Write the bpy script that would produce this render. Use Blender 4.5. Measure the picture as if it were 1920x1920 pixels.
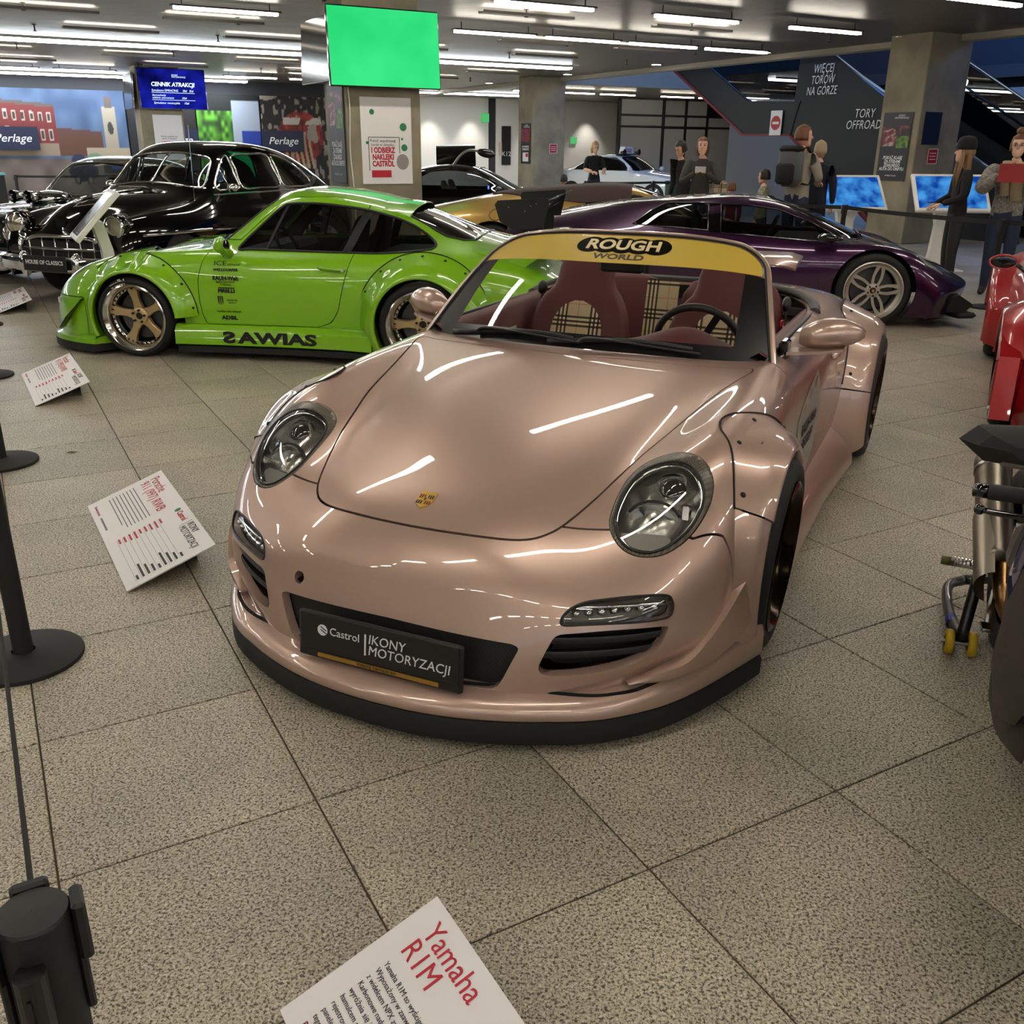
import bpy, bmesh, math, random
import numpy as np
from mathutils import Matrix, Vector, Euler
random.seed(7); np.random.seed(7)
SC=bpy.context.scene; COL=SC.collection
for _o in list(bpy.data.objects): bpy.data.objects.remove(_o)

# ---------------------------------------------------------------- camera, world, light, exposure
CAM_H,CAM_F,CAM_PITCH,CAM_ROLL=1.56,1768.0,21.15,0.5
cam_data=bpy.data.cameras.new('camera'); cam=bpy.data.objects.new('camera',cam_data); COL.objects.link(cam)
cam_data.sensor_width=36.0; cam_data.lens=36.0*CAM_F/1920.0; cam_data.clip_start=.05; cam_data.clip_end=200
cam.location=(0,0,CAM_H)
cam.rotation_euler=(Matrix.Rotation(math.radians(90-CAM_PITCH),3,'X')@Matrix.Rotation(math.radians(CAM_ROLL),3,'Z')).to_euler()
SC.camera=cam
SC.view_settings.view_transform='Standard'; SC.view_settings.look='None'; SC.view_settings.gamma=1.0
SC.view_settings.use_curve_mapping=False
SC.view_settings.exposure=0.12
WORLD=bpy.data.worlds.new('world'); SC.world=WORLD; WORLD.use_nodes=True
_bg=WORLD.node_tree.nodes['Background']; _bg.inputs[0].default_value=(.62,.76,1.0,1); _bg.inputs[1].default_value=1.3
LAMP_W=36.0        # emission of the warm ceiling tubes
LAMP_C=40.0        # emission of the cool long light lines
BU=math.radians(29.0)   # the building's grid is turned by this angle against the view
EU=np.array([math.cos(BU),math.sin(BU)]); EV=np.array([-math.sin(BU),math.cos(BU)])
CEIL=3.4
_cy=SC.cycles; _cy.max_bounces=6; _cy.diffuse_bounces=3; _cy.glossy_bounces=3; _cy.transmission_bounces=4; _cy.transparent_max_bounces=10; _cy.caustics_reflective=False; _cy.caustics_refractive=False; _cy.use_adaptive_sampling=True; _cy.adaptive_threshold=.05; _cy.use_light_tree=False; _cy.sample_clamp_indirect=6.0
def bw(a,b,z=0.0):
    p=EU*a+EV*b; return (float(p[0]),float(p[1]),z)
# ---------------------------------------------------------------- helpers
def s2l(c):
    return tuple((x/12.92 if x<=.04045 else ((x+.055)/1.055)**2.4) for x in c)
def rgb(r,g,b): return s2l((r/255.,g/255.,b/255.))
MATS={}
def mat(name,col=(.5,.5,.5),rough=.5,metal=0.,coat=0.,spec=.5,emit=None,es=0.,alpha=1.,sheen=0.,coat_rough=.03,aniso=0.):
    if name in MATS: return MATS[name]
    m=bpy.data.materials.new(name); m.use_nodes=True; b=m.node_tree.nodes['Principled BSDF']
    b.inputs['Base Color'].default_value=(*col,1); b.inputs['Roughness'].default_value=rough; b.inputs['Metallic'].default_value=metal
    b.inputs['Coat Weight'].default_value=coat; b.inputs['Coat Roughness'].default_value=coat_rough; b.inputs['Specular IOR Level'].default_value=spec
    b.inputs['Alpha'].default_value=alpha; b.inputs['Sheen Weight'].default_value=sheen
    if emit is not None:
        b.inputs['Emission Color'].default_value=(*emit,1); b.inputs['Emission Strength'].default_value=es
    m.diffuse_color=(*col,1); MATS[name]=m; return m
def nodes(m): return m.node_tree.nodes,m.node_tree.links,m.node_tree.nodes['Principled BSDF']
def ramp(N,stops,interp='LINEAR'):
    r=N.new('ShaderNodeValToRGB'); r.color_ramp.interpolation=interp
    e=r.color_ramp.elements
    while len(e)<len(stops): e.new(.5)
    for k,(p,c) in enumerate(stops):
        e[k].position=p; e[k].color=(*c,1) if len(c)==3 else c
    return r
def bump_noise(m,scale=60,strength=.2,dist=.01,detail=3,coord='Object'):
    N,L,b=nodes(m); t=N.new('ShaderNodeTexCoord'); n=N.new('ShaderNodeTexNoise'); n.inputs['Scale'].default_value=scale; n.inputs['Detail'].default_value=detail
    u=N.new('ShaderNodeBump'); u.inputs['Strength'].default_value=strength; u.inputs['Distance'].default_value=dist
    L.new(t.outputs[coord],n.inputs['Vector']); L.new(n.outputs[0],u.inputs['Height']); L.new(u.outputs[0],b.inputs['Normal']); return m
def vary(m,c1,c2,scale=5,detail=4,lo=.35,hi=.65,coord='Object'):
    N,L,b=nodes(m); t=N.new('ShaderNodeTexCoord'); n=N.new('ShaderNodeTexNoise'); n.inputs['Scale'].default_value=scale; n.inputs['Detail'].default_value=detail
    r=ramp(N,[(lo,c1),(hi,c2)]); L.new(t.outputs[coord],n.inputs['Vector']); L.new(n.outputs[0],r.inputs[0]); L.new(r.outputs[0],b.inputs['Base Color']); return m
def glass(name,tint=(1,1,1),refl=1.0,rough=.0,ior=1.5):
    """thin pane: clear see-through with a fresnel mirror on it"""
    if name in MATS: return MATS[name]
    m=bpy.data.materials.new(name); m.use_nodes=True; N=m.node_tree.nodes; L=m.node_tree.links; N.clear()
    o=N.new('ShaderNodeOutputMaterial'); t=N.new('ShaderNodeBsdfTransparent'); g=N.new('ShaderNodeBsdfGlossy'); x=N.new('ShaderNodeMixShader')
    lw=N.new('ShaderNodeLayerWeight'); lw.inputs[0].default_value=.5; pw=N.new('ShaderNodeMath'); pw.operation='POWER'; pw.inputs[1].default_value=5
    f0=((ior-1)/(ior+1))**2*1.6; ml=N.new('ShaderNodeMath'); ml.operation='MULTIPLY_ADD'; ml.inputs[1].default_value=1-f0; ml.inputs[2].default_value=f0
    L.new(lw.outputs['Facing'],pw.inputs[0]); L.new(pw.outputs[0],ml.inputs[0])
    t.inputs[0].default_value=(*tint,1); g.inputs['Roughness'].default_value=rough; g.inputs[0].default_value=(refl,refl,refl,1)
    L.new(ml.outputs[0],x.inputs[0]); L.new(t.outputs[0],x.inputs[1]); L.new(g.outputs[0],x.inputs[2]); L.new(x.outputs[0],o.inputs[0]); MATS[name]=m; return m
def emis(name,col,s):
    if name in MATS: return MATS[name]
    m=bpy.data.materials.new(name); m.use_nodes=True; N=m.node_tree.nodes; L=m.node_tree.links; N.clear()
    o=N.new('ShaderNodeOutputMaterial'); e=N.new('ShaderNodeEmission'); e.inputs[0].default_value=(*col,1); e.inputs[1].default_value=s; L.new(e.outputs[0],o.inputs[0]); MATS[name]=m; return m
def mesh(name,V,F):
    me=bpy.data.meshes.new(name); me.from_pydata(V.tolist() if isinstance(V,np.ndarray) else [tuple(map(float,v)) for v in V],[],[tuple(map(int,f)) for f in F]); me.update(); return me
def obj(name,VF,m=None,parent=None,smooth=False,label=None,kind=None):
    me=VF if isinstance(VF,bpy.types.Mesh) else mesh(name,VF[0],VF[1])
    o=bpy.data.objects.new(name,me); COL.objects.link(o)
    if m is not None and not me.materials: me.materials.append(m)
    if smooth and len(me.polygons):
        me.polygons.foreach_set('use_smooth',[True]*len(me.polygons))
        if smooth!=True: me.set_sharp_from_angle(angle=math.radians(smooth))
    if parent is not None: o.parent=parent
    if label: o['label']=label
    if kind: o['kind']=kind
    return o
def empty(name,loc=(0,0,0),rz=0.,label=None,cat=None,group=None):
    o=bpy.data.objects.new(name,None); COL.objects.link(o); o.location=loc; o.rotation_euler=(0,0,rz); o.empty_display_size=.1
    tag(o,label,cat,group); return o
def tag(o,label=None,cat=None,group=None,kind=None):
    if label: o['label']=label
    if cat: o['category']=cat
    if group: o['group']=group
    if kind: o['kind']=kind
    return o
def join(*ms):
    V=[];F=[]
    for v,f in ms:
        n=len(V); V+= [tuple(p) for p in v]; F+=[tuple(i+n for i in q) for q in f]
    return V,F
def xf(VF,M):
    M=M if isinstance(M,Matrix) else Matrix(M)
    return [tuple(M@Vector(v)) for v in VF[0]],VF[1]
def T(x,y,z): return Matrix.Translation((x,y,z))
def RX(d): return Matrix.Rotation(math.radians(d),4,'X')
def RY(d): return Matrix.Rotation(math.radians(d),4,'Y')
def RZ(d): return Matrix.Rotation(math.radians(d),4,'Z')
def SCL(x,y,z): return Matrix.Diagonal((x,y,z,1))
def flip(VF): return VF[0],[tuple(reversed(f)) for f in VF[1]]
def mirror_y(VF): return [(v[0],-v[1],v[2]) for v in VF[0]],[tuple(reversed(f)) for f in VF[1]]
def boxm(sx,sy,sz,c=(0,0,0),bev=0.):
    """box, optionally with chamfered edges"""
    hx,hy,hz=sx/2,sy/2,sz/2; x,y,z=c
    if bev<=0:
        V=[(x+i*hx,y+j*hy,z+k*hz) for i in(-1,1) for j in(-1,1) for k in(-1,1)]
        return V,[(0,1,3,2),(4,6,7,5),(0,4,5,1),(2,3,7,6),(0,2,6,4),(1,5,7,3)]
    b=min(bev,hx*.99,hy*.99,hz*.99)
    rings=[]
    for zz,ins in((-hz,b),(-hz+b,0),(hz-b,0),(hz,b)):
        X,Y=hx-ins,hy-ins; c2=b*.999 if ins==0 else b*.5
        rings.append([(x-X+c2,y-Y,z+zz),(x+X-c2,y-Y,z+zz),(x+X,y-Y+c2,z+zz),(x+X,y+Y-c2,z+zz),(x+X-c2,y+Y,z+zz),(x-X+c2,y+Y,z+zz),(x-X,y+Y-c2,z+zz),(x-X,y-Y+c2,z+zz)])
    return loft(rings,True,True)
def loft(rings,closed=True,cap=False):
    n=len(rings[0]); V=[p for r in rings for p in r]; F=[]
    for i in range(len(rings)-1):
        for j in range(n if closed else n-1):
            k=(j+1)%n; F.append((i*n+j,i*n+k,(i+1)*n+k,(i+1)*n+j))
    if cap and closed:
        F.append(tuple(reversed(range(n)))); F.append(tuple((len(rings)-1)*n+j for j in range(n)))
    return V,F
def lathe(prof,seg=32,axis='z'):
    """prof: list of (r,h) turned about the axis"""
    rings=[]
    for r,h in prof:
        R=[]
        for k in range(seg):
            a=2*math.pi*k/seg; c,s=r*math.cos(a),r*math.sin(a)
            R.append((c,s,h) if axis=='z' else ((c,h,-s) if axis=='y' else (h,c,s)))
        rings.append(R)
    V,F=loft(rings,True,False)
    n=len(prof)
    if prof[0][0]<1e-5 or prof[-1][0]<1e-5: pass
    return V,F
def cyl(r,h,seg=24,c=(0,0,0),axis='z',r2=None,cap=True):
    r2=r if r2 is None else r2
    V,F=lathe([(r,-h/2),(r2,h/2)],seg,axis)
    if cap: F=F+[tuple(reversed(range(seg))),tuple(seg+j for j in range(seg))]
    return [(v[0]+c[0],v[1]+c[1],v[2]+c[2]) for v in V],F
def cr(P,n=8,closed=False):
    """catmull-rom through points"""
    P=[np.asarray(p,float) for p in P]; out=[]; m=len(P)
    rng=range(m if closed else m-1)
    for i in rng:
        p1,p2=P[i],P[(i+1)%m]
        p0=P[i-1] if (closed or i>0) else 2*p1-p2
        p3=P[(i+2)%m] if (closed or i+2<m) else 2*p2-p1
        for k in range(n):
            t=k/n; out.append(.5*((2*p1)+(-p0+p2)*t+(2*p0-5*p1+4*p2-p3)*t*t+(-p0+3*p1-3*p2+p3)*t**3))
    if not closed: out.append(P[-1])
    return out
def frames(P,up=(0,0,1),closed=False):
    P=[np.asarray(p,float) for p in P]; n=len(P); out=[]; prev=None
    for i in range(n):
        a=P[(i-1)%n] if (closed or i>0) else P[i]; b=P[(i+1)%n] if (closed or i<n-1) else P[i]
        t=b-a; t=t/(np.linalg.norm(t)+1e-12)
        if prev is None:
            u=np.asarray(up,float); 
            if abs(u@t)>.95: u=np.array([1.,0,0]) if abs(t[0])<.9 else np.array([0,1.,0])
        else: u=prev
        u=u-t*(u@t); u/=np.linalg.norm(u)+1e-12; s=np.cross(t,u); prev=u; out.append((P[i],t,u,s))
    return out
def tube(P,r,seg=10,closed=False,cap=True,up=(0,0,1),flat=1.0):
    fr=frames(P,up,closed); rings=[]
    for i,(p,t,u,s) in enumerate(fr):
        R=r[i] if hasattr(r,'__len__') else r
        rings.append([tuple(p+R*(math.cos(2*math.pi*k/seg)*s+flat*math.sin(2*math.pi*k/seg)*u)) for k in range(seg)])
    if closed: rings.append(rings[0])
    return loft(rings,True,cap and not closed)
def sweep(prof,P,closed=False,up=(0,0,1),cap=True,fixed_up=False):
    """profile points (side, up) swept along P"""
    P=[np.asarray(p,float) for p in P]; n=len(P); rings=[]
    if fixed_up:
        U=np.asarray(up,float); fr=[]
        for i in range(n):
            a=P[(i-1)%n] if (closed or i>0) else P[i]; b=P[(i+1)%n] if (closed or i<n-1) else P[i]
            t=b-a; s=np.cross(t,U); s/=np.linalg.norm(s)+1e-12; fr.append((P[i],t,U,s))
    else: fr=frames(P,up,closed)
    for p,t,u,s in fr: rings.append([tuple(p+a*s+b*u) for a,b in prof])
    if closed: rings.append(rings[0])
    return loft(rings,True,cap and not closed)
def prism(poly,d0,d1,axis='z'):
    """extrude a 2d polygon; axis names the extrusion direction"""
    n=len(poly)
    def pt(a,b,h): return (a,b,h) if axis=='z' else ((a,h,b) if axis=='y' else (h,a,b))
    V=[pt(a,b,d0) for a,b in poly]+[pt(a,b,d1) for a,b in poly]
    F=[(i,(i+1)%n,n+(i+1)%n,n+i) for i in range(n)]
    F+= [tuple(reversed(range(n))),tuple(range(n,2*n))]
    return V,F
def ell(rx,ry,rz,c=(0,0,0),nu=20,nv=12,p=1.0):
    """ellipsoid (p<1: squarer)"""
    def sg(v): return math.copysign(abs(v)**p,v)
    V=[];F=[]
    for i in range(nv+1):
        th=-math.pi/2+math.pi*i/nv
        for j in range(nu):
            ph=2*math.pi*j/nu; V.append((c[0]+rx*sg(math.cos(th))*sg(math.cos(ph)),c[1]+ry*sg(math.cos(th))*sg(math.sin(ph)),c[2]+rz*sg(math.sin(th))))
    for i in range(nv):
        for j in range(nu): F.append((i*nu+j,i*nu+(j+1)%nu,(i+1)*nu+(j+1)%nu,(i+1)*nu+j))
    return V,F
def copy_tree(o,parent=None):
    c=o.copy(); COL.objects.link(c)
    if parent is not None: c.parent=parent
    for ch in o.children: copy_tree(ch,c)
    return c
def text(name,s,size,m,parent=None,M=None,align='CENTER',ext=.0006,shear=0.,xs=1.,space=1.,bold=0.,line=1.0,fn=None,width=None):
    cu=bpy.data.curves.new(name,'FONT'); cu.body=s; cu.size=size; cu.align_x=align; cu.align_y='CENTER'; cu.extrude=ext; cu.shear=shear; cu.space_character=space; cu.space_line=line; cu.offset=bold; cu.resolution_u=3
    t=bpy.data.objects.new(name+'_tmp',cu); me=bpy.data.meshes.new_from_object(t); bpy.data.objects.remove(t); bpy.data.curves.remove(cu)
    me.name=name
    if len(me.vertices)==0: return None
    a=np.zeros(len(me.vertices)*3); me.vertices.foreach_get('co',a); a=a.reshape(-1,3)
    if width:
        w=a[:,0].max()-a[:,0].min(); xs=width/w
    a[:,0]*=xs
    if fn is not None: a=np.array([fn(*p) for p in a])
    elif M is not None:
        Mn=np.array(M); a=a@Mn[:3,:3].T+Mn[:3,3]
    me.vertices.foreach_set('co',a.ravel()); me.update()
    while me.materials: me.materials.pop()
    return obj(name,me,m,parent)
# ---- B-spline patches
def bs_mat(n,m):
    t=np.linspace(0,n-1,m); A=np.zeros((m,n))
    for r,x in enumerate(t):
        i=min(int(x),n-2); u=x-i
        b=[(1-u)**3/6,(3*u**3-6*u*u+4)/6,(-3*u**3+3*u*u+3*u+1)/6,u**3/6]
        for k,w in zip((i-1,i,i+1,i+2),b):
            if k<0: A[r,0]+=2*w; A[r,1]-=w
            elif k>n-1: A[r,n-1]+=2*w; A[r,n-2]-=w
            else: A[r,k]+=w
    return A
def bs_surf(C,ru,rv,corr=1):
    C=np.asarray(C,float); n,m=C.shape[:2]; Au,Av=bs_mat(n,n),bs_mat(m,m); D=C.copy()
    for _ in range(corr): D=D+(C-np.einsum('ai,ijk,bj->abk',Au,D,Av))
    return np.einsum('ai,ijk,bj->abk',bs_mat(n,(n-1)*ru+1),D,bs_mat(m,(m-1)*rv+1))
def gridm(G,flipf=False):
    n,m=G.shape[:2]; I=np.arange(n*m).reshape(n,m)
    F=np.stack([I[:-1,:-1].ravel(),I[1:,:-1].ravel(),I[1:,1:].ravel(),I[:-1,1:].ravel()],1)
    if flipf: F=F[:,::-1]
    return G.reshape(-1,3),[tuple(f) for f in F]
def vnormals(V,F):
    V=np.asarray(V,float); N=np.zeros_like(V); by={}
    for f in F: by.setdefault(len(f),[]).append(f)
    for k,fs in by.items():
        A=np.array(fs); n=np.zeros((len(A),3))
        for q in range(1,k-1): n+=np.cross(V[A[:,q]]-V[A[:,0]],V[A[:,q+1]]-V[A[:,0]])
        for q in range(k): np.add.at(N,A[:,q],n)
    return N/(np.linalg.norm(N,axis=1,keepdims=True)+1e-15)
def sdpoly(Q,poly):
    """signed distance of points to a closed polygon (negative inside)"""
    Q=np.asarray(Q,float); P=np.asarray(poly,float); A=P; B=np.roll(P,-1,0); d=np.full(len(Q),1e9); ins=np.zeros(len(Q),bool)
    for a,b in zip(A,B):
        e=b-a; w=Q-a; t=np.clip((w@e)/(e@e+1e-15),0,1); q=w-t[:,None]*e; d=np.minimum(d,(q*q).sum(1))
        c=(a[1]<=Q[:,1])!=(b[1]<=Q[:,1])
        with np.errstate(divide='ignore',invalid='ignore'): xx=a[0]+(Q[:,1]-a[1])*e[0]/(e[1] if abs(e[1])>1e-15 else 1e-15)
        ins^=c&(Q[:,0]<xx)
    d=np.sqrt(d); return np.where(ins,-d,d)
def clip(V,F,s,keep_neg=True):
    """cut a mesh exactly along s=0 and keep one side"""
    V=np.asarray(V,float); s=np.asarray(s,float); s=s if keep_neg else -s
    s=np.where(np.abs(s)<1e-7,-1e-7,s)
    newV=list(map(tuple,V)); cache={}; out=[]
    neg=(s<0).tolist(); sl=s.tolist()
    for f in F:
        c=0
        for i in f: c+=neg[i]
        if c==len(f): out.append(f); continue
        if c==0: continue
        g=[]; n=len(f)
        for a in range(n):
            i=f[a]; j=f[a+1-n]
            if neg[i]: g.append(i)
            if neg[i]!=neg[j]:
                key=(i,j) if i<j else (j,i)
                if key not in cache:
                    t=sl[i]/(sl[i]-sl[j]); cache[key]=len(newV); newV.append(tuple(V[i]+(V[j]-V[i])*t))
                g.append(cache[key])
        if len(g)>=3: out.append(tuple(g))
    return compact(newV,out)
def compact(V,F):
    V=np.asarray(V,float)
    if not len(F): return np.zeros((0,3)),[]
    used=np.zeros(len(V),bool); used[[i for f in F for i in f]]=True
    idx=(np.cumsum(used)-1).tolist()
    return V[used],[tuple([idx[i] for i in f]) for f in F]
def split(VF,fn,gap=.002):
    """inside / outside of fn(V)=0 with a shut gap between"""
    V,F=VF; s=fn(np.asarray(V)); 
    return clip(V,F,s+gap,True),clip(V,F,s-gap,False)
def bedges(F):
    e={}
    for f in F:
        for a in range(len(f)):
            i,j=f[a],f[(a+1)%len(f)]; k=(min(i,j),max(i,j))
            if k in e: e[k]=None
            else: e[k]=(i,j)
    return [v for v in e.values() if v is not None]
def skirt(VF,depth,only=None,N=None):
    """turn the open edges of a panel inwards so that it shows thickness"""
    V,F=VF; V=np.asarray(V,float)
    N=vnormals(V,F) if N is None else N
    E=bedges(F); ids=sorted({i for e in E for i in e}); mp={i:len(V)+k for k,i in enumerate(ids)}
    V2=np.concatenate([V,V[ids]-N[ids]*depth]); F2=list(F)
    for i,j in E:
        if only is not None and not (only(V[i]) and only(V[j])): continue
        F2.append((j,i,mp[i],mp[j]))
    return compact(V2,F2)
def offset(VF,d,N=None):
    V,F=VF; N=vnormals(V,F) if N is None else N
    return np.asarray(V)-N*d,F
def scr(poly,n=6): return [tuple(p) for p in cr(poly,n,True)]
def front_at(V,N,u,v,ax=(1,2),prefer=(0,1)):
    """surface point seen along one axis: nearest vertex in the other two, corrected along its normal"""
    V=np.asarray(V); a,b=ax; p,sg=prefer
    d=(V[:,a]-u)**2+(V[:,b]-v)**2+np.where(N[:,p]*sg>.02,0,1e3)
    i=int(d.argmin()); x=V[i].copy(); n=N[i]; q=np.zeros(3); q[a]=u-x[a]; q[b]=v-x[b]
    q[p]=-(n[a]*q[a]+n[b]*q[b])/n[p]; return x+q,n
# ---------------------------------------------------------------- materials
def granite():
    m=mat('granite',rgb(150,138,112),.42,spec=.4); N,L,b=nodes(m)
    g=N.new('ShaderNodeNewGeometry'); oi=N.new('ShaderNodeObjectInfo')
    off=N.new('ShaderNodeVectorMath'); off.operation='SCALE'; L.new(oi.outputs['Location'],off.inputs[0]); off.inputs['Scale'].default_value=3.7
    ad=N.new('ShaderNodeVectorMath'); L.new(g.outputs['Position'],ad.inputs[0]); L.new(off.outputs[0],ad.inputs[1])
    n1=N.new('ShaderNodeTexNoise'); n1.inputs['Scale'].default_value=165; n1.inputs['Detail'].default_value=2.5; n1.inputs['Roughness'].default_value=.6; n1.inputs['Distortion'].default_value=.6
    L.new(ad.outputs[0],n1.inputs['Vector'])
    r1=ramp(N,[(.365,rgb(70,64,56)),(.425,rgb(118,110,96)),(.485,rgb(172,163,145)),(.60,rgb(192,184,166)),(.70,rgb(224,216,198))])
    L.new(n1.outputs[0],r1.inputs[0])
    n2=N.new('ShaderNodeTexNoise'); n2.inputs['Scale'].default_value=2.2; n2.inputs['Detail'].default_value=4; L.new(ad.outputs[0],n2.inputs['Vector'])
    r2=ramp(N,[(.3,(.80,.80,.80)),(.7,(1.08,1.06,1.03))]); L.new(n2.outputs[0],r2.inputs[0])
    mx=N.new('ShaderNodeMix'); mx.data_type='RGBA'; mx.blend_type='MULTIPLY'; mx.inputs[0].default_value=1
    L.new(r1.outputs[0],mx.inputs[6]); L.new(r2.outputs[0],mx.inputs[7])
    hv=N.new('ShaderNodeHueSaturation'); L.new(mx.outputs[2],hv.inputs['Color'])
    mr=N.new('ShaderNodeMapRange'); mr.inputs[3].default_value=.93; mr.inputs[4].default_value=1.05; L.new(oi.outputs['Random'],mr.inputs[0]); L.new(mr.outputs[0],hv.inputs['Value'])
    L.new(hv.outputs[0],b.inputs['Base Color'])
    rr=ramp(N,[(.3,(.52,.52,.52)),(.7,(.34,.34,.34))]); L.new(n1.outputs[0],rr.inputs[0]); L.new(rr.outputs[0],b.inputs['Roughness'])
    return m
M_GRAN=granite()
M_GROUT=mat('grout',rgb(84,72,50),.9)
M_CEIL=mat('ceiling_metal',rgb(104,99,93),.42,metal=.35); bump_noise(M_CEIL,2.2,.25,.05,2)
M_FASCIA=mat('fascia_plaster',rgb(176,168,156),.8)
M_CONC=mat('concrete',rgb(140,130,108),.75); vary(M_CONC,rgb(120,112,94),rgb(152,142,120),1.6,6); 
M_WWALL=mat('white_plaster',rgb(214,210,204),.85)
M_DWALL=mat('dark_wall',rgb(40,40,46),.7)
M_GREYW=mat('grey_wall',rgb(120,118,116),.8)
M_BLK=mat('black_plastic',rgb(20,20,21),.45)
M_BLKG=mat('black_gloss',rgb(8,8,9),.12,coat=.6)
M_BLKM=mat('black_matte',rgb(24,23,23),.75)
M_RUB=mat('tyre_rubber',rgb(22,22,22),.72); 
M_CHR=mat('chrome',(.82,.82,.82),.07,metal=1)
M_STEEL=mat('brushed_steel',(.42,.41,.39),.28,metal=1)
M_WHT=mat('white_paint',rgb(228,226,220),.5)
M_PAPER=mat('sign_board',rgb(232,228,228),.55)
M_RED=mat('red_print',rgb(190,30,52),.6)
M_INK=mat('dark_ink',rgb(36,32,40),.6)
M_WINK=mat('white_ink',rgb(232,232,232),.55)
M_BELT=mat('barrier_belt',rgb(20,20,22),.8)
M_GLASS=glass('clear_glass',(.96,.97,.96))
M_TGLASS=glass('tinted_glass',(.30,.32,.33))
M_DGLASS=glass('dark_glass',(.12,.13,.14))
M_TUBE=emis('lamp_tube_warm',(1.0,.92,.79),LAMP_W)
M_TUBEC=emis('lamp_line_cool',(.86,.95,1.0),LAMP_C)
M_DOWN=emis('downlight_lens',(1.0,.9,.72),60.)
M_GREENL=emis('exit_green',(.10,.55,.18),.8)
# ---------------------------------------------------------------- the hall
def bbox(name,a0,a1,b0,b1,z0,z1,m,kind='structure',parent=None,bev=0):
    """box in building coordinates"""
    c=bw((a0+a1)/2,(b0+b1)/2,0)
    o=obj(name,boxm(a1-a0,b1-b0,z1-z0,(0,0,(z0+z1)/2),bev),m,parent)
    o.location=c; o.rotation_euler=(0,0,BU)
    if kind and parent is None: o['kind']=kind
    return o
floor=bbox('floor',-26,30,-12,46,-.12,-.006,M_GROUT); tag(floor,'speckled beige granite floor laid in square slabs','floor')
TS=.6027; TA=math.radians(28.97); TO=np.array([.3255,1.7453]); TU=np.array([math.cos(TA),math.sin(TA)]); TV=np.array([-math.sin(TA),math.cos(TA)])
def tilemesh():
    h=TS/2-.0026; c=.0022; r=[]
    for z,i in((-.006,0),(-.0018,0),(0,c)): r.append([(-h+i,-h+i,z),(h-i,-h+i,z),(h-i,h-i,z),(-h+i,h-i,z)])
    V,F=loft(r,True,False); F=F+[(8,9,10,11)]; return V,F
tm=mesh('floor_tile',*tilemesh()); tm.materials.append(M_GRAN)
def campix(P):
    p=math.radians(CAM_PITCH); z=P[2]-CAM_H; d=P[1]*math.cos(p)-z*math.sin(p); dn=-P[1]*math.sin(p)-z*math.cos(p)
    return (960+CAM_F*P[0]/d,960+CAM_F*dn/d,d) if d>.1 else (1e6,1e6,d)
near=[];far=[]
for i in range(-46,60):
    for j in range(-12,62):
        c=TO+TU*TS*(i+.5)+TV*TS*(j+.5); a=c@EU; b=c@EV
        if not(-25.6<a<29.6 and -11.6<b<45.6): continue
        u,v,d=campix((c[0],c[1],0)); vis=d>.4 and -320<u<2240 and v<2350
        (near if vis else far).append((c,d))
near.sort(key=lambda t:t[1])
finv=floor.matrix_basis.inverted()
for c,d in near[:300]:
    o=obj('floor_tile',tm,None,floor); M=finv@(T(c[0],c[1],0)@Matrix.Rotation(TA,4,'Z')); o.matrix_basis=M
rest=[]; tv,tf=tilemesh()
RM=Matrix.Rotation(TA,4,'Z')
for c,d in near[300:]+far:
    V=[finv@(T(c[0],c[1],0)@RM@Vector(p)) for p in tv]
    rest.append(([tuple(v) for v in V],tf))
V=[];F=[]
for v,f in rest:
    n=len(V); V+=v; F+=[tuple(i+n for i in q) for q in f]
obj('floor_tiles_beyond',(V,F),M_GRAN,floor,kind='stuff')

bbox('ceiling',-26,15.2,-12,46,CEIL,CEIL+.3,M_CEIL)
bbox('trim_1',15.2,15.5,-12,46,3.3,CEIL+.6,M_FASCIA)
bbox('ceiling_void',15.5,30,-12,46,7.2,7.4,M_DWALL)
bbox('wall_left',-26.3,-26,-12,46,0,CEIL,M_GREYW)
bbox('wall_right',30,30.3,-12,46,0,7.3,M_DWALL)
bbox('wall_far',-26,30,46,46.3,0,7.3,M_GREYW)
# wall behind the camera with tall windows to the daylight outside
wb=bbox('wall_behind',-26,30,-12.3,-12,0,1.0,M_GREYW); 
bbox('wall_behind_top',-26,30,-12.3,-12,2.9,7.3,M_GREYW)
for k in range(15):
    a=-25+k*3.8; bbox('wall_behind_pier',a-.35,a+.35,-12.3,-12,1.0,2.9,M_GREYW)
    w=bbox('window_%d'%(k+1),a+.35,a+3.45,-12.16,-12.13,1.0,2.9,M_GLASS)
    fr=bbox('window_frame',a+.35,a+3.45,-12.2,-12.1,1.93,1.99,M_BLK,None,None); fr.parent=w; fr.matrix_parent_inverse=w.matrix_basis.inverted(); 
# columns
def column(name,cx,cy,wu,wv,top,label):
    o=obj(name,boxm(wu,wv,top,(0,0,top/2),.012),M_CONC); o.location=(cx,cy,0); o.rotation_euler=(0,0,BU); tag(o,label,'column',kind='structure'); return o
COL1=column('column_1',-1.95,13.95,1.05,.85,CEIL,'square concrete column with the green screen and a poster')
COL2=column('column_2',-9.25,26.5,1.05,.85,CEIL,'square concrete column carrying the blue price screen')
COL3=column('column_3',.75,29.3,1.05,.85,CEIL,'plain concrete column behind the golden car')
COL4=column('column_4',7.15,18.05,1.05,.85,3.9,'square concrete column beside the dark staircase')
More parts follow.
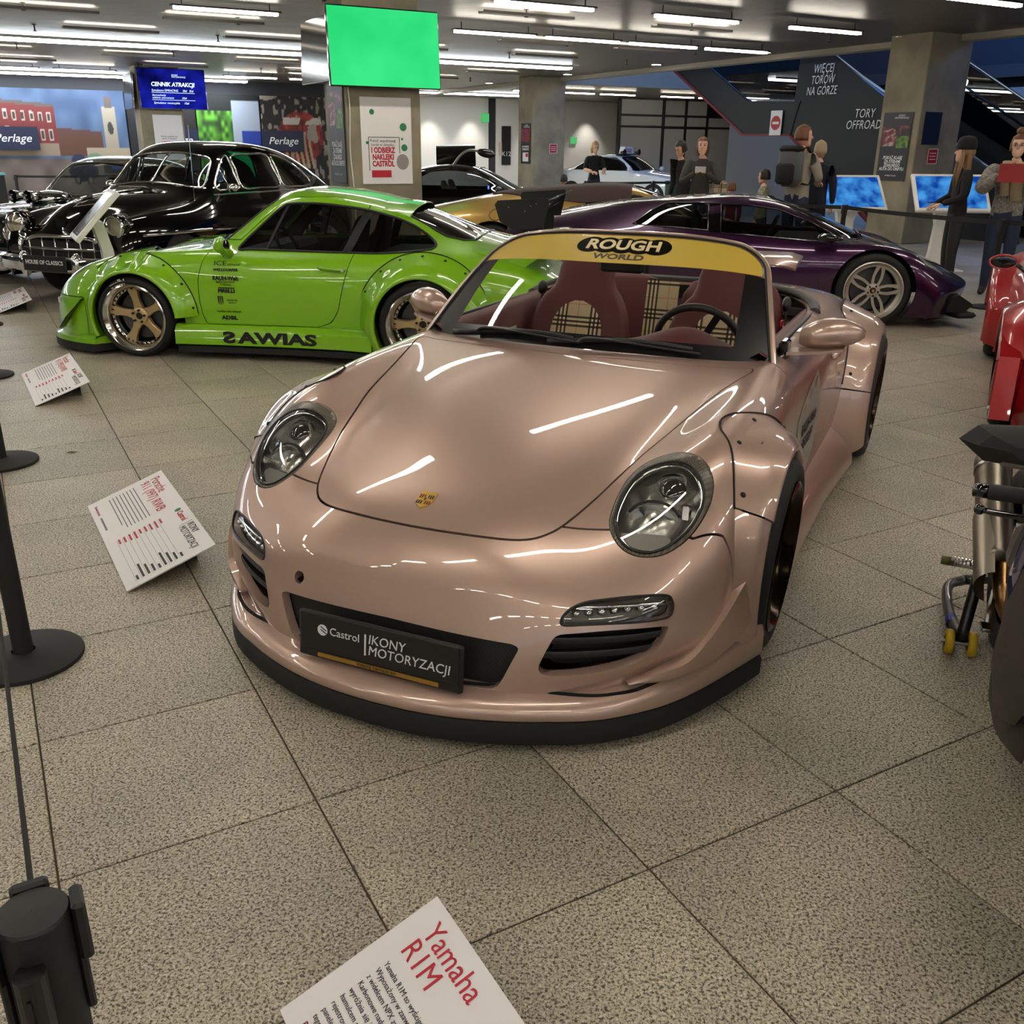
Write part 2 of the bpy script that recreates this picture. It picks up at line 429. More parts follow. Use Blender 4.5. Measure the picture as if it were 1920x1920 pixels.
# white wall with downlight scallops, far ceiling, void beyond the ceiling edge
bbox('wall_white',10.9,19.25,37.0,37.3,0,3.6,M_WWALL); bbox('wall_white_far',19.6,25.6,37.0,37.3,0,3.9,M_WWALL)
bbox('door_1',19.25,19.6,37.05,37.2,0,3.4,M_DWALL)
bbox('ceiling_far',15.5,30,26,46,CEIL,CEIL+.3,M_CEIL); bbox('trim_2',15.5,30,25.7,26,3.3,CEIL+.6,M_FASCIA)
bbox('wall_void',24,24.2,-12,25.7,0,7.2,mat('void_wall',rgb(34,38,48),.8))
for a,b,e in((20.5,16.5,420),(20.5,10.5,420),(18.5,20,160)):
    l=bpy.data.lights.new('blue_wash','POINT'); l.energy=e; l.color=(.08,.32,1.0); l.shadow_soft_size=.3; o=bpy.data.objects.new('blue_wash',l); COL.objects.link(o); o.location=bw(a,b,5.6)
# glazed partition
gp=empty('wall_glazed',bw(26.5,33,0),BU); tag(gp,'black framed glazed partition with double door','partition',kind='structure')
for x0,x1,z0,z1 in((-3.5,-1.5,0,2.75),(-1.35,-.35,.1,2.3),(-.25,.75,.1,2.3),(.9,3.4,0,2.75),(-3.5,-1.5,2.8,3.35),(-1.45,.85,2.4,3.35)): obj('pane',boxm(x1-x0,.02,z1-z0,((x0+x1)/2,0,(z0+z1)/2)),mat('frosted_pane',rgb(160,160,158),.3),gp)
for x in(-3.55,-1.42,-.30,.82,3.45): obj('mullion',boxm(.10,.10,3.4,(x,0,1.7)),M_BLK,gp)
for z in(2.78,2.36): obj('transom',boxm(7.,.09,.08,(0,0,z)),M_BLK,gp)
# ceiling fittings
lampsV=boxm(1.42,.085,.03); lampsV=(lampsV[0],[f for f in lampsV[1] if len({round(lampsV[0][i][0],3) for i in f})>1])
housV=join(boxm(1.5,.12,.02,(0,0,.03)),boxm(.012,.012,.10,(-.6,0,.09)),boxm(.012,.012,.10,(.6,0,.09)))
tube_me=mesh('tube',*lampsV); tube_me.materials.append(M_TUBE); hous_me=mesh('housing',*housV); hous_me.materials.append(M_BLK)
def place_lamp(a,b,z=CEIL-.17,lab='hanging',grp='warm tube lamps under the ceiling'):
    e=empty('ceiling_lamp',bw(a,b,z),BU,lab,'lamp',grp); obj('tube',tube_me,None,e); obj('housing',hous_me,None,e); return e
for b,a0,n in ((-8.4,-13.5,11),(-5.0,-13.5,11),(-1.6,-11.0,10),(1.75,-11.9,10),(5.3,-11.9,10),(8.45,-11.7,10),(11.6,-11.0,10)):
    for k in range(n): place_lamp(a0+2.45*k+.7,b,lab='slim warm tube lamp in the row hung '+{-8.4:'before the windows behind the viewer',-5.0:'well behind the viewer',-1.6:'just behind the viewer',1.75:'above the front of the pink car',5.3:'mirrored across the middle of the pink hood',8.45:'mirrored on the pink hood near the windscreen',11.6:'above the purple and golden cars'}[b])
for k in range(4): place_lamp(7.8+1.66*k,14.75,lab='warm tube lamp in the row of four beside the green screen')
for b,al,lb in ((14.75,(3.6,),'warm tube lamp at the top edge above the black sedan'),(28.3,(-14.,-12.2,-8.6,-4.2,-2.4,1.4,3.2,7.4,9.2,12.),'warm tube lamp in the row before the picture wall'),(33.6,(10.5,12.1,13.7),'warm tube lamp far off before the white wall'),(29.5,(17.,18.7,20.4,23.,24.7,26.4),'warm tube lamp in the row above the white taxi')):
    for a in al: place_lamp(a,b,CEIL-.12,lb)
# uplights: a closed tray with the lamp on its upper side washes the ceiling
tray_me=mesh('tray',*join(boxm(1.5,.16,.012,(0,0,0)),boxm(1.5,.01,.03,(0,.08,.015)),boxm(1.5,.01,.03,(0,-.08,.015)))); tray_me.materials.append(M_CEIL)
glow_me=mesh('lamp_strip',[(-.7,-.05,.012),(.7,-.05,.012),(.7,.05,.012),(-.7,.05,.012)],[(0,1,2,3)]); glow_me.materials.append(emis('uplight_strip',(1.,.88,.70),24.))
for b,al in ((13.2,(1.,7.5,10.5)),(16.4,(-6.,-3.6,-1.2,1.4,3.8,6.6,9.5,12.)),(18.6,(-8.,-5.6,-3.0,-.4,2.6,5.2,8.,11.)),(23.6,(-10.,-7.4,-4.6,-1.8,1.,3.8,6.6,9.6,12.4)),(26,(-12.,-8.6,-5.2,-1.8,1.6,5.,8.4,11.8))):
    for a in al:
        e=empty('ceiling_uplight',bw(a,b,CEIL-.085),BU,'tray lamp washing the grey ceiling with a soft streak','lamp','tray lamps washing the ceiling'); obj('tray',tray_me,None,e); obj('lamp_strip',glow_me,None,e)
def light_line(a0,a1,b,lab):
    e=empty('light_line',bw((a0+a1)/2,b,CEIL-.05),BU,lab,'lamp'); obj('diffuser',boxm(a1-a0,.30,.05,(0,0,-.02)),M_TUBEC,e); obj('trim_frame',join(boxm(a1-a0+.04,.03,.05,(0,.17,.02)),boxm(a1-a0+.04,.03,.05,(0,-.17,.02))),M_WHT,e)
light_line(-16,13.2,21.2,'long cool white light line crossing behind the green screen')
light_line(13.5,19.0,33.2,'cool light line along the white wall')
light_line(-16,8.,31.2,'cool light line above the picture wall')
# round downlights on the fascia and before the white wall
dm=mesh('lens',*cyl(.11,.02,20)); dm.materials.append(M_DOWN); dr=mesh('ring',*lathe([(.11,-.012),(.14,-.012),(.145,0),(.145,.02)],20)); dr.materials.append(M_CHR)
for k,(a,b) in enumerate(((14.6,9.),(14.6,12.6),(14.6,16.),(14.6,19.6),(14.6,23.5),(14.6,28.))):
    e=empty('downlight',bw(a,b,CEIL-.015),0,'round downlight along the ceiling edge by the staircase','lamp','round downlights by the ceiling edge'); obj('lens',dm,None,e); obj('ring',dr,None,e)
for k,a in enumerate((12.6,14.6,16.6,18.4,21.4,24.0)):
    l=bpy.data.lights.new('wall_spot','SPOT'); l.energy=230; l.spot_size=math.radians(75); l.spot_blend=.7; l.color=(1,.95,.86); l.shadow_soft_size=.04
    o=bpy.data.objects.new('wall_spot',l); COL.objects.link(o); o.location=bw(a,36.4,CEIL-.04)
# sprinkler heads
spr=mesh('sprinkler_head',*join(cyl(.012,.1,8,(0,0,-.05)),cyl(.03,.008,10,(0,0,-.1)),cyl(.035,.01,12,(0,0,-.005)))); spr.materials.append(M_BLK)
for a in range(-8,15,3):
    for b in (13.2,16.4,19.2,23,26.5):
        o=obj('sprinkler',spr); o.location=bw(a+.4*(b%2),b,CEIL); tag(o,'small sprinkler head hanging from the grey ceiling','sprinkler','ceiling sprinklers')
# ---------------------------------------------------------------- shared car pieces
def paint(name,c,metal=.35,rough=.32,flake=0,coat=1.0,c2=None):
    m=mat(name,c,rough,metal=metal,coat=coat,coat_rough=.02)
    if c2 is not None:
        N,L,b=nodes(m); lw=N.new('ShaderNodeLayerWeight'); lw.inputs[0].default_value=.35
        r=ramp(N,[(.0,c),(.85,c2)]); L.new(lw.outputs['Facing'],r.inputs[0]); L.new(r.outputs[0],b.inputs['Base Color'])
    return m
M_LENS=glass('lamp_lens',(.97,.97,.97),1.0,.0,1.45)
M_REFL=mat('lamp_reflector',(.78,.78,.76),.12,metal=1)
M_LGREY=mat('lamp_grey',rgb(96,94,88),.35,metal=.6)
M_DUCT=mat('duct_black',rgb(11,11,11),.6)
M_SHELL=mat('inner_shell_black',rgb(6,6,6),.9)
M_DISC=mat('brake_disc',(.10,.10,.10),.45,metal=1)
def gridmat(name,c1,c2,scale,rough=.4):
    m=mat(name,c1,rough); N,L,b=nodes(m); t=N.new('ShaderNodeTexCoord'); k=N.new('ShaderNodeTexChecker'); k.inputs['Scale'].default_value=scale
    k.inputs[1].default_value=(*c1,1); k.inputs[2].default_value=(*c2,1); L.new(t.outputs['Object'],k.inputs['Vector']); L.new(k.outputs[0],b.inputs['Base Color']); return m
M_CARBON=gridmat('carbon_weave',rgb(58,54,46),rgb(112,104,88),260,.3)
M_MESH=gridmat('grille_mesh',rgb(6,6,6),rgb(26,26,26),190,.6)
def full_from_half(G):
    R=G[:,:0:-1].copy(); R[...,1]*=-1
    return np.concatenate([R,G],1)
def tyre_prof(R,rr,w):
    """tyre cross-section (r,h); h outward"""
    h=w/2
    return [(rr-.004,-h*.86),(rr+.01,-h*.95),((R+rr)/2,-h*1.0),(R-.022,-h*.97),(R-.006,-h*.86),(R,-h*.7),(R,h*.7),(R-.006,h*.86),(R-.022,h*.97),((R+rr)/2,h*1.0),(rr+.01,h*.95),(rr-.004,h*.86)]
def wheel_meshes(key,R,rr,w,lip_m,spoke_m,n=5,style='star',dish=.06,hub_m=None,seg=48,nut_m=None,bolts=0,tread=True):
    """returns list of (part name, mesh, material, smooth). Axis y, outward +y, outer sidewall at y=0"""
    out=[]; h=w/2
    tp=[(r,y-h) for r,y in tyre_prof(R,rr,w)]
    ty=lathe(tp,seg,'y'); out.append(('tyre',ty,M_RUB,60))
    if tread:
        gr=[]
        for k in (-.32,0,.32):
            gr.append(lathe([(R+.0006,-h+k*w-.006),(R+.0012,-h+k*w),(R+.0006,-h+k*w+.006)],seg,'y'))
        out.append(('tread_groove',join(*gr),M_BLK,False))
    # barrel and lip
    bp=[(rr+.002,-.012),(rr+.006,-.002),(rr-.004,.004),(rr-.012,-.004),(rr-.018,-.02),(rr-.030,-.03),(rr-.034,-dish),(rr-.045,-dish-.006),(rr-.05,-dish-.02),(rr-.045,-w*.8)]
    out.append(('rim_lip',lathe(bp,seg,'y'),lip_m,50))
    y0=-dish-.012; ro=rr-.036
    sp=[]
    if style=='star':      # five tapered flat spokes
        for k in range(n):
            a=2*math.pi*(k+.25)/n
            pts=[(.035,.038),(.07,.034),(.11,.026),(ro*.75,.030),(ro,.046)]
            top=[];bot=[]
            for r,hw in pts:
                yy=y0+.012-.02*(1-r/ro)
                top.append((r,hw,yy)); 
            P=[(r,hw) for r,hw,_ in top]+[(r,-hw) for r,hw,_ in reversed(top)]
            YY=[yy for *_,yy in top]+[yy for *_,yy in reversed(top)]
            V=[];m=len(P)
            for dd,ins in((0,.006),(-.006,0),(-.04,0)):
                for (r,x),yy in zip(P,YY):
                    x2=x-math.copysign(ins,x); V.append((r,yy+dd,x2))
            F=[tuple(reversed(range(m)))]
            for q in range(2):
                for i in range(m): F.append((q*m+i,q*m+(i+1)%m,(q+1)*m+(i+1)%m,(q+1)*m+i))
            sp.append(xf((V,F),RY(-math.degrees(a))))
    elif style=='split':   # paired curved spokes leaving an oval slot
        for k in range(n):
            a=2*math.pi*(k+.25)/n
            for s in(-1,1):
                c=[(.055,s*.022),(.085,s*.030),(.13,s*.036),(.17,s*.032),(ro,s*.020)]
                hw=[.012,.012,.012,.013,.020]
                V=[];P=[(r,x+q) for (r,x),q in zip(c,hw)]+[(r,x-q) for (r,x),q in reversed(list(zip(c,hw)))]
                m=len(P)
                for dd in(0,-.03):
                    for r,x in P: V.append((r,y0+.02+dd-.01*(1-r/ro),x))
                F=[tuple(reversed(range(m)))]+[(i,(i+1)%m,m+(i+1)%m,m+i) for i in range(m)]
                sp.append(xf((V,F),RY(-math.degrees(a))))
    elif style=='mesh':    # many thin spokes
        for k in range(n):
            a=2*math.pi*k/n
            V,F=boxm(ro-.05,.02,.016,((ro+.05)/2,y0+.004,0)); sp.append(xf((V,F),RY(-math.degrees(a))))
    else:                  # plain dished wheel cover
        sp.append(lathe([(.02,y0+.03),(.08,y0+.03),(.12,y0+.015),(ro*.8,y0+.012),(ro,y0-.01)],seg,'y'))
    for q in sp: out.append(('spoke' if style!='cover' else 'wheel_cover',q,spoke_m,35))
    out.append(('hub',join(lathe([(.026,y0-.01),(.028,y0+.012),(.05,y0+.014),(.066,y0+.004),(.068,y0-.04)],28,'y')),hub_m or spoke_m,40))
    out.append(('hub_cap',lathe([(.0001,y0+.006),(.027,y0+.004)],20,'y'),M_BLK,False))
    nb=5
    for k in range(nb):
        a=2*math.pi*(k+.5)/nb; out.append(('lug_nut',cyl(.009,.022,8,(.047*math.cos(a),y0+.018,.047*math.sin(a)),'y'),nut_m or M_BLK,False))
    if bolts:
        q=[]
        for k in range(bolts):
            a=2*math.pi*k/bolts; q.append(cyl(.006,.01,6,((rr-.042)*math.cos(a),-dish+.0,(rr-.042)*math.sin(a)),'y'))
        out.append(('rim_bolts',join(*q),M_BLK,False))
    out.append(('brake_disc',lathe([(.06,-w*.62),(rr-.07,-w*.62),(rr-.07,-w*.68),(.06,-w*.68)],32,'y'),M_DISC,30))
    out.append(('wheel_well_back',lathe([(.001,-w*.8),(rr-.046,-w*.8)],24,'y'),M_SHELL,False))
    ms=[]
    for nme,vf,m,s in out:
        me=mesh(nme,*vf); me.materials.append(m)
        if s:
            me.polygons.foreach_set('use_smooth',[True]*len(me.polygons)); me.set_sharp_from_angle(angle=math.radians(s))
        ms.append((nme,me))
    return ms
def put_wheel(ms,car,x,y,z,side,rot=0,camber=0,steer=0):
    """a wheel is a part of the car; its pieces are sub-parts"""
    e=bpy.data.objects.new('wheel',None); COL.objects.link(e); e.parent=car; e.empty_display_size=.1
    e.matrix_local=T(x,y,z)@RZ((0 if side>0 else 180)+steer)@RX(-camber)@RY(rot)
    for n,me in ms: obj(n,me,None,e)
    return e
def flare(VN,cx,cz,ro,rl,ylip,a0,a1,n=40,bulge=.5,ybody=None,crest=.94,lipw=.02):
    """bolt-on arch: from the body (radius ro) out over a rounded crown to the lip (radius rl, ylip). angles in degrees from forward (+x) over the top"""
    rings=[]
    for i in range(n+1):
        a=math.radians(a0+(a1-a0)*i/n); ca,sa=math.cos(a),math.sin(a)
        yb=ybody(cx+ro*ca,cz+ro*sa)-.004
        pr=[(ro,yb),(ro-.004,yb+.006),((ro*.7+rl*.3),yb+(ylip-yb)*.40),(ro*.46+rl*.54,yb+(ylip-yb)*.74),(ro*.22+rl*.78,yb+(ylip-yb)*.93),(rl+.012,ylip-.001),(rl,ylip),(rl-.006,ylip-.004),(rl-.006,ylip-.03)]
        rings.append([(cx+r*ca,y,cz+r*sa) for r,y in pr])
    # refine the section with a spline
    R2=[]
    for r in rings:
        q=cr(r[1:7],5); R2.append([r[0]]+[tuple(p) for p in q]+[r[7],r[8]])
    return loft(R2,False,False)
def rivet_row(cx,cz,r,angs,yfn,m,car,rr=.008):
    for a in angs:
        a=math.radians(a); x,z=cx+r*math.cos(a),cz+r*math.sin(a); y=yfn(x,z)
        obj('rivet',xf(lathe([(.0005,.004),(rr*.5,.0035),(rr,.0),(rr*1.2,-.004)],10,'y'),T(x,y+.002,z)),m,car,True)
def bucket_seat(car,yc,leather,insert=None,dx=0.,dz=0.):
    st=bpy.data.objects.new('seat',None); COL.objects.link(st); st.parent=car; st.location=(dx,0,dz)
    # backrest outline: lower bolsters wide, waist, shoulder, slim head
    prof=[(.40,.225,.05),(.50,.25,.05),(.60,.262,.055),(.68,.262,.06),(.76,.245,.06),(.82,.225,.06),(.87,.195,.06),(.91,.160,.055),(.95,.145,.05),(1.0,.140,.045),(1.04,.128,.04),(1.065,.10,.03),(1.078,.05,.02)]
    rings=[]
    for z,hw,th_ in prof:
        x0=-1.50-.30*(z-.40)
        sec=[]
        for a in np.linspace(0,2*math.pi,28,False):
            c,s=math.cos(a),math.sin(a); yy=hw*math.copysign(abs(c)**.55,c); dep=th_*math.copysign(abs(s)**.7,s)
            bol=.045*max(0,(abs(yy)/hw-.55)/.45)**1.5*(1 if z<.88 else .2) if s>0 else 0
            sec.append((x0+dep+bol,yc+yy,z))
        rings.append(sec)
    V,F=loft(rings,True,True); obj('backrest',(V,F),leather,st,60)
    cu=[]
    for x in np.linspace(-1.50,-1.02,10):
        cu.append([(x,yc+y,.36+.06*(abs(y)/.26)**3+.03*(x+1.5)) for y in np.linspace(-.26,.26,12)])
    obj('seat_cushion',skirt(gridm(np.array(cu),True),.12),leather,st,True)
    # tartan centre: an arched insert proud of the leather
    if insert is None: return st
    ins=[]
    for z in np.linspace(.42,.855,22):
        hw=.135 if z<.70 else .135*math.sqrt(max(0,1-((z-.70)/.157)**2)); x0=-1.50-.30*(z-.40)
        row=[(x0+.064+.004*(1-(q)**2),yc+hw*q,z) for q in np.linspace(-1,1,10)]; ins.append(row)
    obj('tartan_insert',gridm(np.array(ins)),insert,st,True)
class Body:
    """one smooth car skin that panels, glass and openings are cut from"""
    def __init__(s,PB,ru=7,rv=7,half=True):
        G=bs_surf(PB,ru,rv,1); G=full_from_half(G); s.V,s.F=gridm(G,True); s.N=vnormals(s.V,s.F)
        i=int(s.V[:,2].argmax())
        if s.N[i][2]<0: s.F=[tuple(reversed(f)) for f in s.F]; s.N=-s.N
        s.cur=(s.V,s.F)
    def cut(s,fn): s.cur=clip(*s.cur,fn(s.cur[0]),False)
    def take(s,fn,gap=.003):
        a,s.cur=split(s.cur,fn,gap); return a
    def patch(s,fn,off=0.):
        V=s.V-s.N*off; return clip(V,s.F,fn(s.V))
    def y(s,x,z):
        V,N=s.V,s.N; d=(V[:,0]-x)**2+(V[:,2]-z)**2+np.where((V[:,1]>.1)&(N[:,1]>.08),0,1e3); i=int(d.argmin()); n=N[i]
        return V[i][1]-(n[0]*(x-V[i][0])+n[2]*(z-V[i][2]))/max(n[1],.3)
    def z(s,x,y):
        V,N=s.V,s.N; d=(V[:,0]-x)**2+(V[:,1]-y)**2+np.where(N[:,2]>.05,0,1e3); i=int(d.argmin()); n=N[i]
        return V[i][2]-(n[0]*(x-V[i][0])+n[1]*(y-V[i][1]))/max(n[2],.25)
    def x(s,y,z,sg=1):
        V,N=s.V,s.N; d=(V[:,1]-y)**2+(V[:,2]-z)**2+np.where(N[:,0]*sg>.05,0,1e3); i=int(d.argmin()); n=N[i]
        return V[i][0]-(n[1]*(y-V[i][1])+n[2]*(z-V[i][2]))/(n[0] if abs(n[0])>.25 else .25*sg)
def AY(V): return np.abs(V[:,1])
def s_side(poly,ymin): return lambda V:np.maximum(sdpoly(V[:,[0,2]],poly),ymin-AY(V))
def s_circ(cx,cz,r,ymin): return lambda V:np.maximum(np.hypot(V[:,0]-cx,V[:,2]-cz)-r,ymin-AY(V))
def s_fr(poly,x0,sg=1,mir=True): return lambda V:np.maximum(sdpoly(np.stack([AY(V) if mir else V[:,1],V[:,2]],1),poly),sg*(x0-V[:,0]))
def s_top(poly,z0): return lambda V:np.maximum(sdpoly(np.stack([V[:,0],AY(V)],1),poly),z0-V[:,2])
def wells(car,L,y0=.5,y1=.84):
    for cx,cz,r in L:
        for sgn in(1,-1):
            V,F=lathe([(r*.8,y0-.06),(r,y0),(r,y1)],26,'y'); V=[(v[0]+cx,v[1]*sgn,v[2]+cz) for v in V]; F=[f for f in F if all(V[i][2]>.06 for i in f)]
            obj('wheel_well',(V,F),M_SHELL,car)
def side_text(B,car,s,x0,z0,size,m,name='lettering',off=.003,sgn=1,yfix=None,**k):
    def fn(x,y,z):
        X=x0-x*sgn; Z=z0+y; Y=(B.y(X,Z) if yfix is None else yfix(X,Z))+off+z; return (X,Y*sgn,Z)
    return text(name,s,size,m,car,fn=fn,**k)
# ---------------------------------------------------------------- the rose-gold open sports car
def _X(x,*yz): return [(x,y,z) for y,z in yz]
PB=[
_X(-3.30,(0,.66),(.25,.66),(.48,.65),(.62,.62),(.72,.58),(.79,.50),(.80,.40),(.78,.28),(.72,.2)),
_X(-3.05,(0,.78),(.25,.78),(.5,.77),(.66,.74),(.77,.69),(.85,.60),(.87,.47),(.85,.30),(.80,.15)),
_X(-2.70,(0,.86),(.25,.86),(.5,.85),(.66,.83),(.78,.79),(.87,.70),(.90,.56),(.89,.34),(.85,.13)),
_X(-2.35,(0,.90),(.25,.90),(.5,.885),(.66,.865),(.78,.82),(.875,.73),(.905,.58),(.895,.35),(.85,.12)),
_X(-1.95,(0,.90),(.25,.90),(.5,.89),(.66,.865),(.765,.825),(.86,.74),(.89,.59),(.885,.35),(.84,.12)),
_X(-1.50,(0,.88),(.25,.88),(.5,.87),(.66,.85),(.745,.83),(.83,.76),(.875,.61),(.87,.35),(.83,.12)),
_X(-1.10,(0,.85),(.25,.85),(.5,.85),(.66,.84),(.74,.825),(.815,.76),(.87,.62),(.865,.35),(.83,.12)),
_X(-.75,(0,.835),(.25,.835),(.5,.825),(.66,.815),(.738,.812),(.812,.765),(.865,.63),(.86,.35),(.83,.12)),
_X(-.48,(0,.812),(.25,.81),(.47,.80),(.63,.79),(.74,.80),(.825,.75),(.868,.62),(.865,.35),(.83,.12)),
_X(-.2,(0,.772),(.24,.77),(.44,.758),(.59,.748),(.73,.785),(.83,.735),(.87,.62),(.87,.35),(.84,.12)),
_X(.05,(0,.73),(.23,.728),(.42,.714),(.55,.702),(.71,.758),(.82,.715),(.87,.60),(.87,.35),(.84,.12)),
[(.28,0,.68),(.28,.22,.678),(.27,.40,.664),(.26,.52,.655),(.24,.685,.718),(.20,.80,.69),(.15,.865,.60),(.14,.87,.35),(.14,.84,.12)],
[(.45,0,.634),(.447,.21,.632),(.43,.37,.617),(.41,.49,.605),(.37,.67,.645),(.33,.79,.63),(.27,.865,.55),(.25,.875,.34),(.24,.85,.12)],
[(.60,0,.588),(.595,.2,.585),(.575,.36,.568),(.55,.48,.548),(.49,.655,.555),(.43,.78,.555),(.36,.86,.50),(.33,.875,.33),(.32,.85,.12)],
[(.705,0,.53),(.70,.2,.525),(.68,.36,.507),(.655,.48,.482),(.595,.64,.465),(.52,.765,.47),(.43,.85,.45),(.39,.87,.31),(.37,.85,.12)],
[(.765,0,.465),(.76,.2,.46),(.745,.36,.445),(.72,.48,.425),(.66,.635,.40),(.58,.755,.40),(.47,.84,.38),(.42,.865,.28),(.40,.85,.12)],
[(.79,0,.405),(.787,.2,.40),(.77,.37,.39),(.75,.49,.37),(.69,.63,.35),(.60,.75,.345),(.49,.835,.32),(.44,.86,.25),(.42,.85,.12)],
[(.815,0,.34),(.81,.2,.335),(.795,.38,.32),(.77,.5,.30),(.70,.64,.28),(.61,.75,.27),(.50,.835,.25),(.45,.86,.2),(.43,.85,.12)],
[(.845,0,.255),(.84,.2,.25),(.82,.37,.24),(.78,.5,.225),(.695,.63,.205),(.595,.725,.2),(.49,.80,.19),(.44,.825,.16),(.42,.82,.115)],
[(.86,0,.16),(.855,.2,.16),(.83,.36,.155),(.775,.49,.15),(.69,.61,.14),(.585,.70,.13),(.485,.775,.13),(.435,.80,.12),(.42,.80,.11)],
]
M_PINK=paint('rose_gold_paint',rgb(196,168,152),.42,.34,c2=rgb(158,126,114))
M_BURG=mat('burgundy_leather',rgb(92,34,36),.55); bump_noise(M_BURG,140,.12,.002)
M_BURGD=mat('burgundy_dash',rgb(86,32,34),.62)
def plaid():
    m=mat('tartan_cloth',rgb(214,190,148),.85); N,L,b=nodes(m); t=N.new('ShaderNodeTexCoord')
    sep=N.new('ShaderNodeSeparateXYZ'); L.new(t.outputs['Object'],sep.inputs[0])
    def bands(out,spec,P=.17):
        w=N.new('ShaderNodeMath'); w.operation='MODULO'; a=N.new('ShaderNodeMath'); a.operation='ADD'; a.inputs[1].default_value=17.*P; L.new(out,a.inputs[0]); L.new(a.outputs[0],w.inputs[0]); w.inputs[1].default_value=P
        d=N.new('ShaderNodeMath'); d.operation='DIVIDE'; L.new(w.outputs[0],d.inputs[0]); d.inputs[1].default_value=P
        r=ramp(N,spec,'CONSTANT'); L.new(d.outputs[0],r.inputs[0]); return r
    c=(1,1,1); k=(.10,.09,.08); lt=(1.18,1.2,1.25); rd=(.86,.55,.42)
    sp=[(0,c),(.30,k),(.36,lt),(.42,k),(.48,lt),(.54,k),(.60,c),(.92,rd),(.945,c)]
    r1=bands(sep.outputs['Y'],sp); r2=bands(sep.outputs['Z'],sp)
    mx=N.new('ShaderNodeMix'); mx.data_type='RGBA'; mx.blend_type='MULTIPLY'; mx.inputs[0].default_value=1; L.new(r1.outputs[0],mx.inputs[6]); L.new(r2.outputs[0],mx.inputs[7])
    m2=N.new('ShaderNodeMix'); m2.data_type='RGBA'; m2.blend_type='MULTIPLY'; m2.inputs[0].default_value=1; m2.inputs[6].default_value=(*rgb(206,184,146),1); L.new(mx.outputs[2],m2.inputs[7]); L.new(m2.outputs[2],b.inputs['Base Color'])
    return m
M_PLAID=plaid()
M_YEL=mat('yellow_banner',rgb(206,176,72),.35,coat=.7)
M_BRONZE=mat('bronze_rim',rgb(132,92,52),.22,metal=1.0)
M_GOLD=mat('gold_metal',rgb(214,174,84),.3,metal=1.0)
M_FRIT=mat('windscreen_frit',rgb(16,16,18),.3,coat=.5)
th=.42825
pink=empty('sports_car',(-.0056,3.156,0),math.atan2(-math.cos(th),-math.sin(th)),'rose-gold open-top sports car with yellow windscreen banner','car')
G=full_from_half(bs_surf(PB,10,10,1)); PV,PF=gridm(G,True); PN=vnormals(PV,PF)
if (PN[np.argmin(((PV-np.array([0,0,.73]))**2).sum(1))][2])<0: PF=[tuple(reversed(f)) for f in PF]; PN=-PN
FW=(-.07,.958,.320); RW=(-2.43,1.036,.33); FL=.948; RL=1.026
ay=lambda V:np.abs(V[:,1])
def s_arch(V): 
    f=np.hypot(V[:,0]-FW[0],V[:,2]-FW[2])-.405; r=np.hypot(V[:,0]-RW[0],V[:,2]-RW[2])-.42
    return np.minimum(np.maximum(f,.67-ay(V)),np.maximum(r,.67-ay(V)))
hood_poly=cr([(-.511,0),(-.528,.30),(-.562,.47),(-.600,.62),(-.617,.685),(-.575,.70),(-.45,.668),(-.25,.622),(.0,.575),(.15,.537),(.32,.495),(.45,.457),(.55,.42),(.60,.39),(.637,.35),(.662,.29),(.680,.2),(.690,.1),(.694,0)],5)
hood_poly=[tuple(p) for p in hood_poly]+[(p[0],-p[1]) for p in reversed(hood_poly[1:-1])]
def s_hood(V): return sdpoly(V[:,:2],hood_poly)
sx=np.array([0,.42,.546,.768,.835,.95]); sxx=np.array([.60,.557,.516,.449,.378,.34])
def s_bump(V): return np.interp(ay(V),sx,sxx)-V[:,0]
hl_out=scr([(.49,.533),(.43,.526),(.37,.525),(.30,.532),(.24,.556),(.207,.60),(.205,.65),(.222,.70),(.248,.745),(.285,.776),(.335,.787),(.385,.782),(.435,.767),(.48,.742),(.518,.708),(.543,.668),(.556,.625),(.552,.588),(.53,.555)],4)
hl_in=scr([(.487,.547),(.439,.540),(.369,.541),(.305,.555),(.268,.588),(.258,.637),(.268,.685),(.290,.724),(.318,.752),(.348,.765),(.383,.766),(.425,.756),(.465,.736),(.502,.706),(.530,.67),(.543,.632),(.541,.597),(.52,.567)],4)
def s_hl(V): return np.maximum(sdpoly(np.stack([V[:,0],ay(V)],1),hl_out),.42-V[:,2])
intake=scr([(.491,.329),(.54,.337),(.611,.343),(.689,.344),(.745,.340),(.753,.330),(.742,.291),(.726,.266),(.705,.248),(.669,.232),(.607,.221),(.543,.215),(.485,.215),(.46,.221),(.453,.238),(.46,.262),(.474,.299)],4)
drl=scr([(.496,.366),(.501,.383),(.516,.399),(.545,.412),(.595,.418),(.658,.423),(.714,.424),(.742,.420),(.753,.408),(.758,.387),(.752,.366),(.725,.362),(.671,.361),(.609,.361),(.549,.359),(.506,.357)],4)
gril=[(-.398,.288),(-.36,.196),(-.345,.17),(-.325,.160),(0,.157),(.325,.160),(.345,.17),(.36,.196),(.398,.288),(.38,.296),(0,.304),(-.38,.296)]
def s_front(poly,mir=True): return lambda V: np.maximum(sdpoly(np.stack([ay(V) if mir else V[:,1],V[:,2]],1),poly),.2-V[:,0])
def s_open(V): return np.minimum(np.minimum(s_front(intake)(V),s_front(drl)(V)),np.minimum(s_front(gril,False)(V),np.maximum(np.hypot(V[:,1]+.334,V[:,2]-.348)-.019,.5-V[:,0])))
cock=[(-.62,0),(-.635,.30),(-.67,.5),(-.70,.62),(-.76,.70),(-1.1,.712),(-1.6,.718),(-1.85,.70),(-2.02,.64),(-2.1,.5),(-2.12,0)]
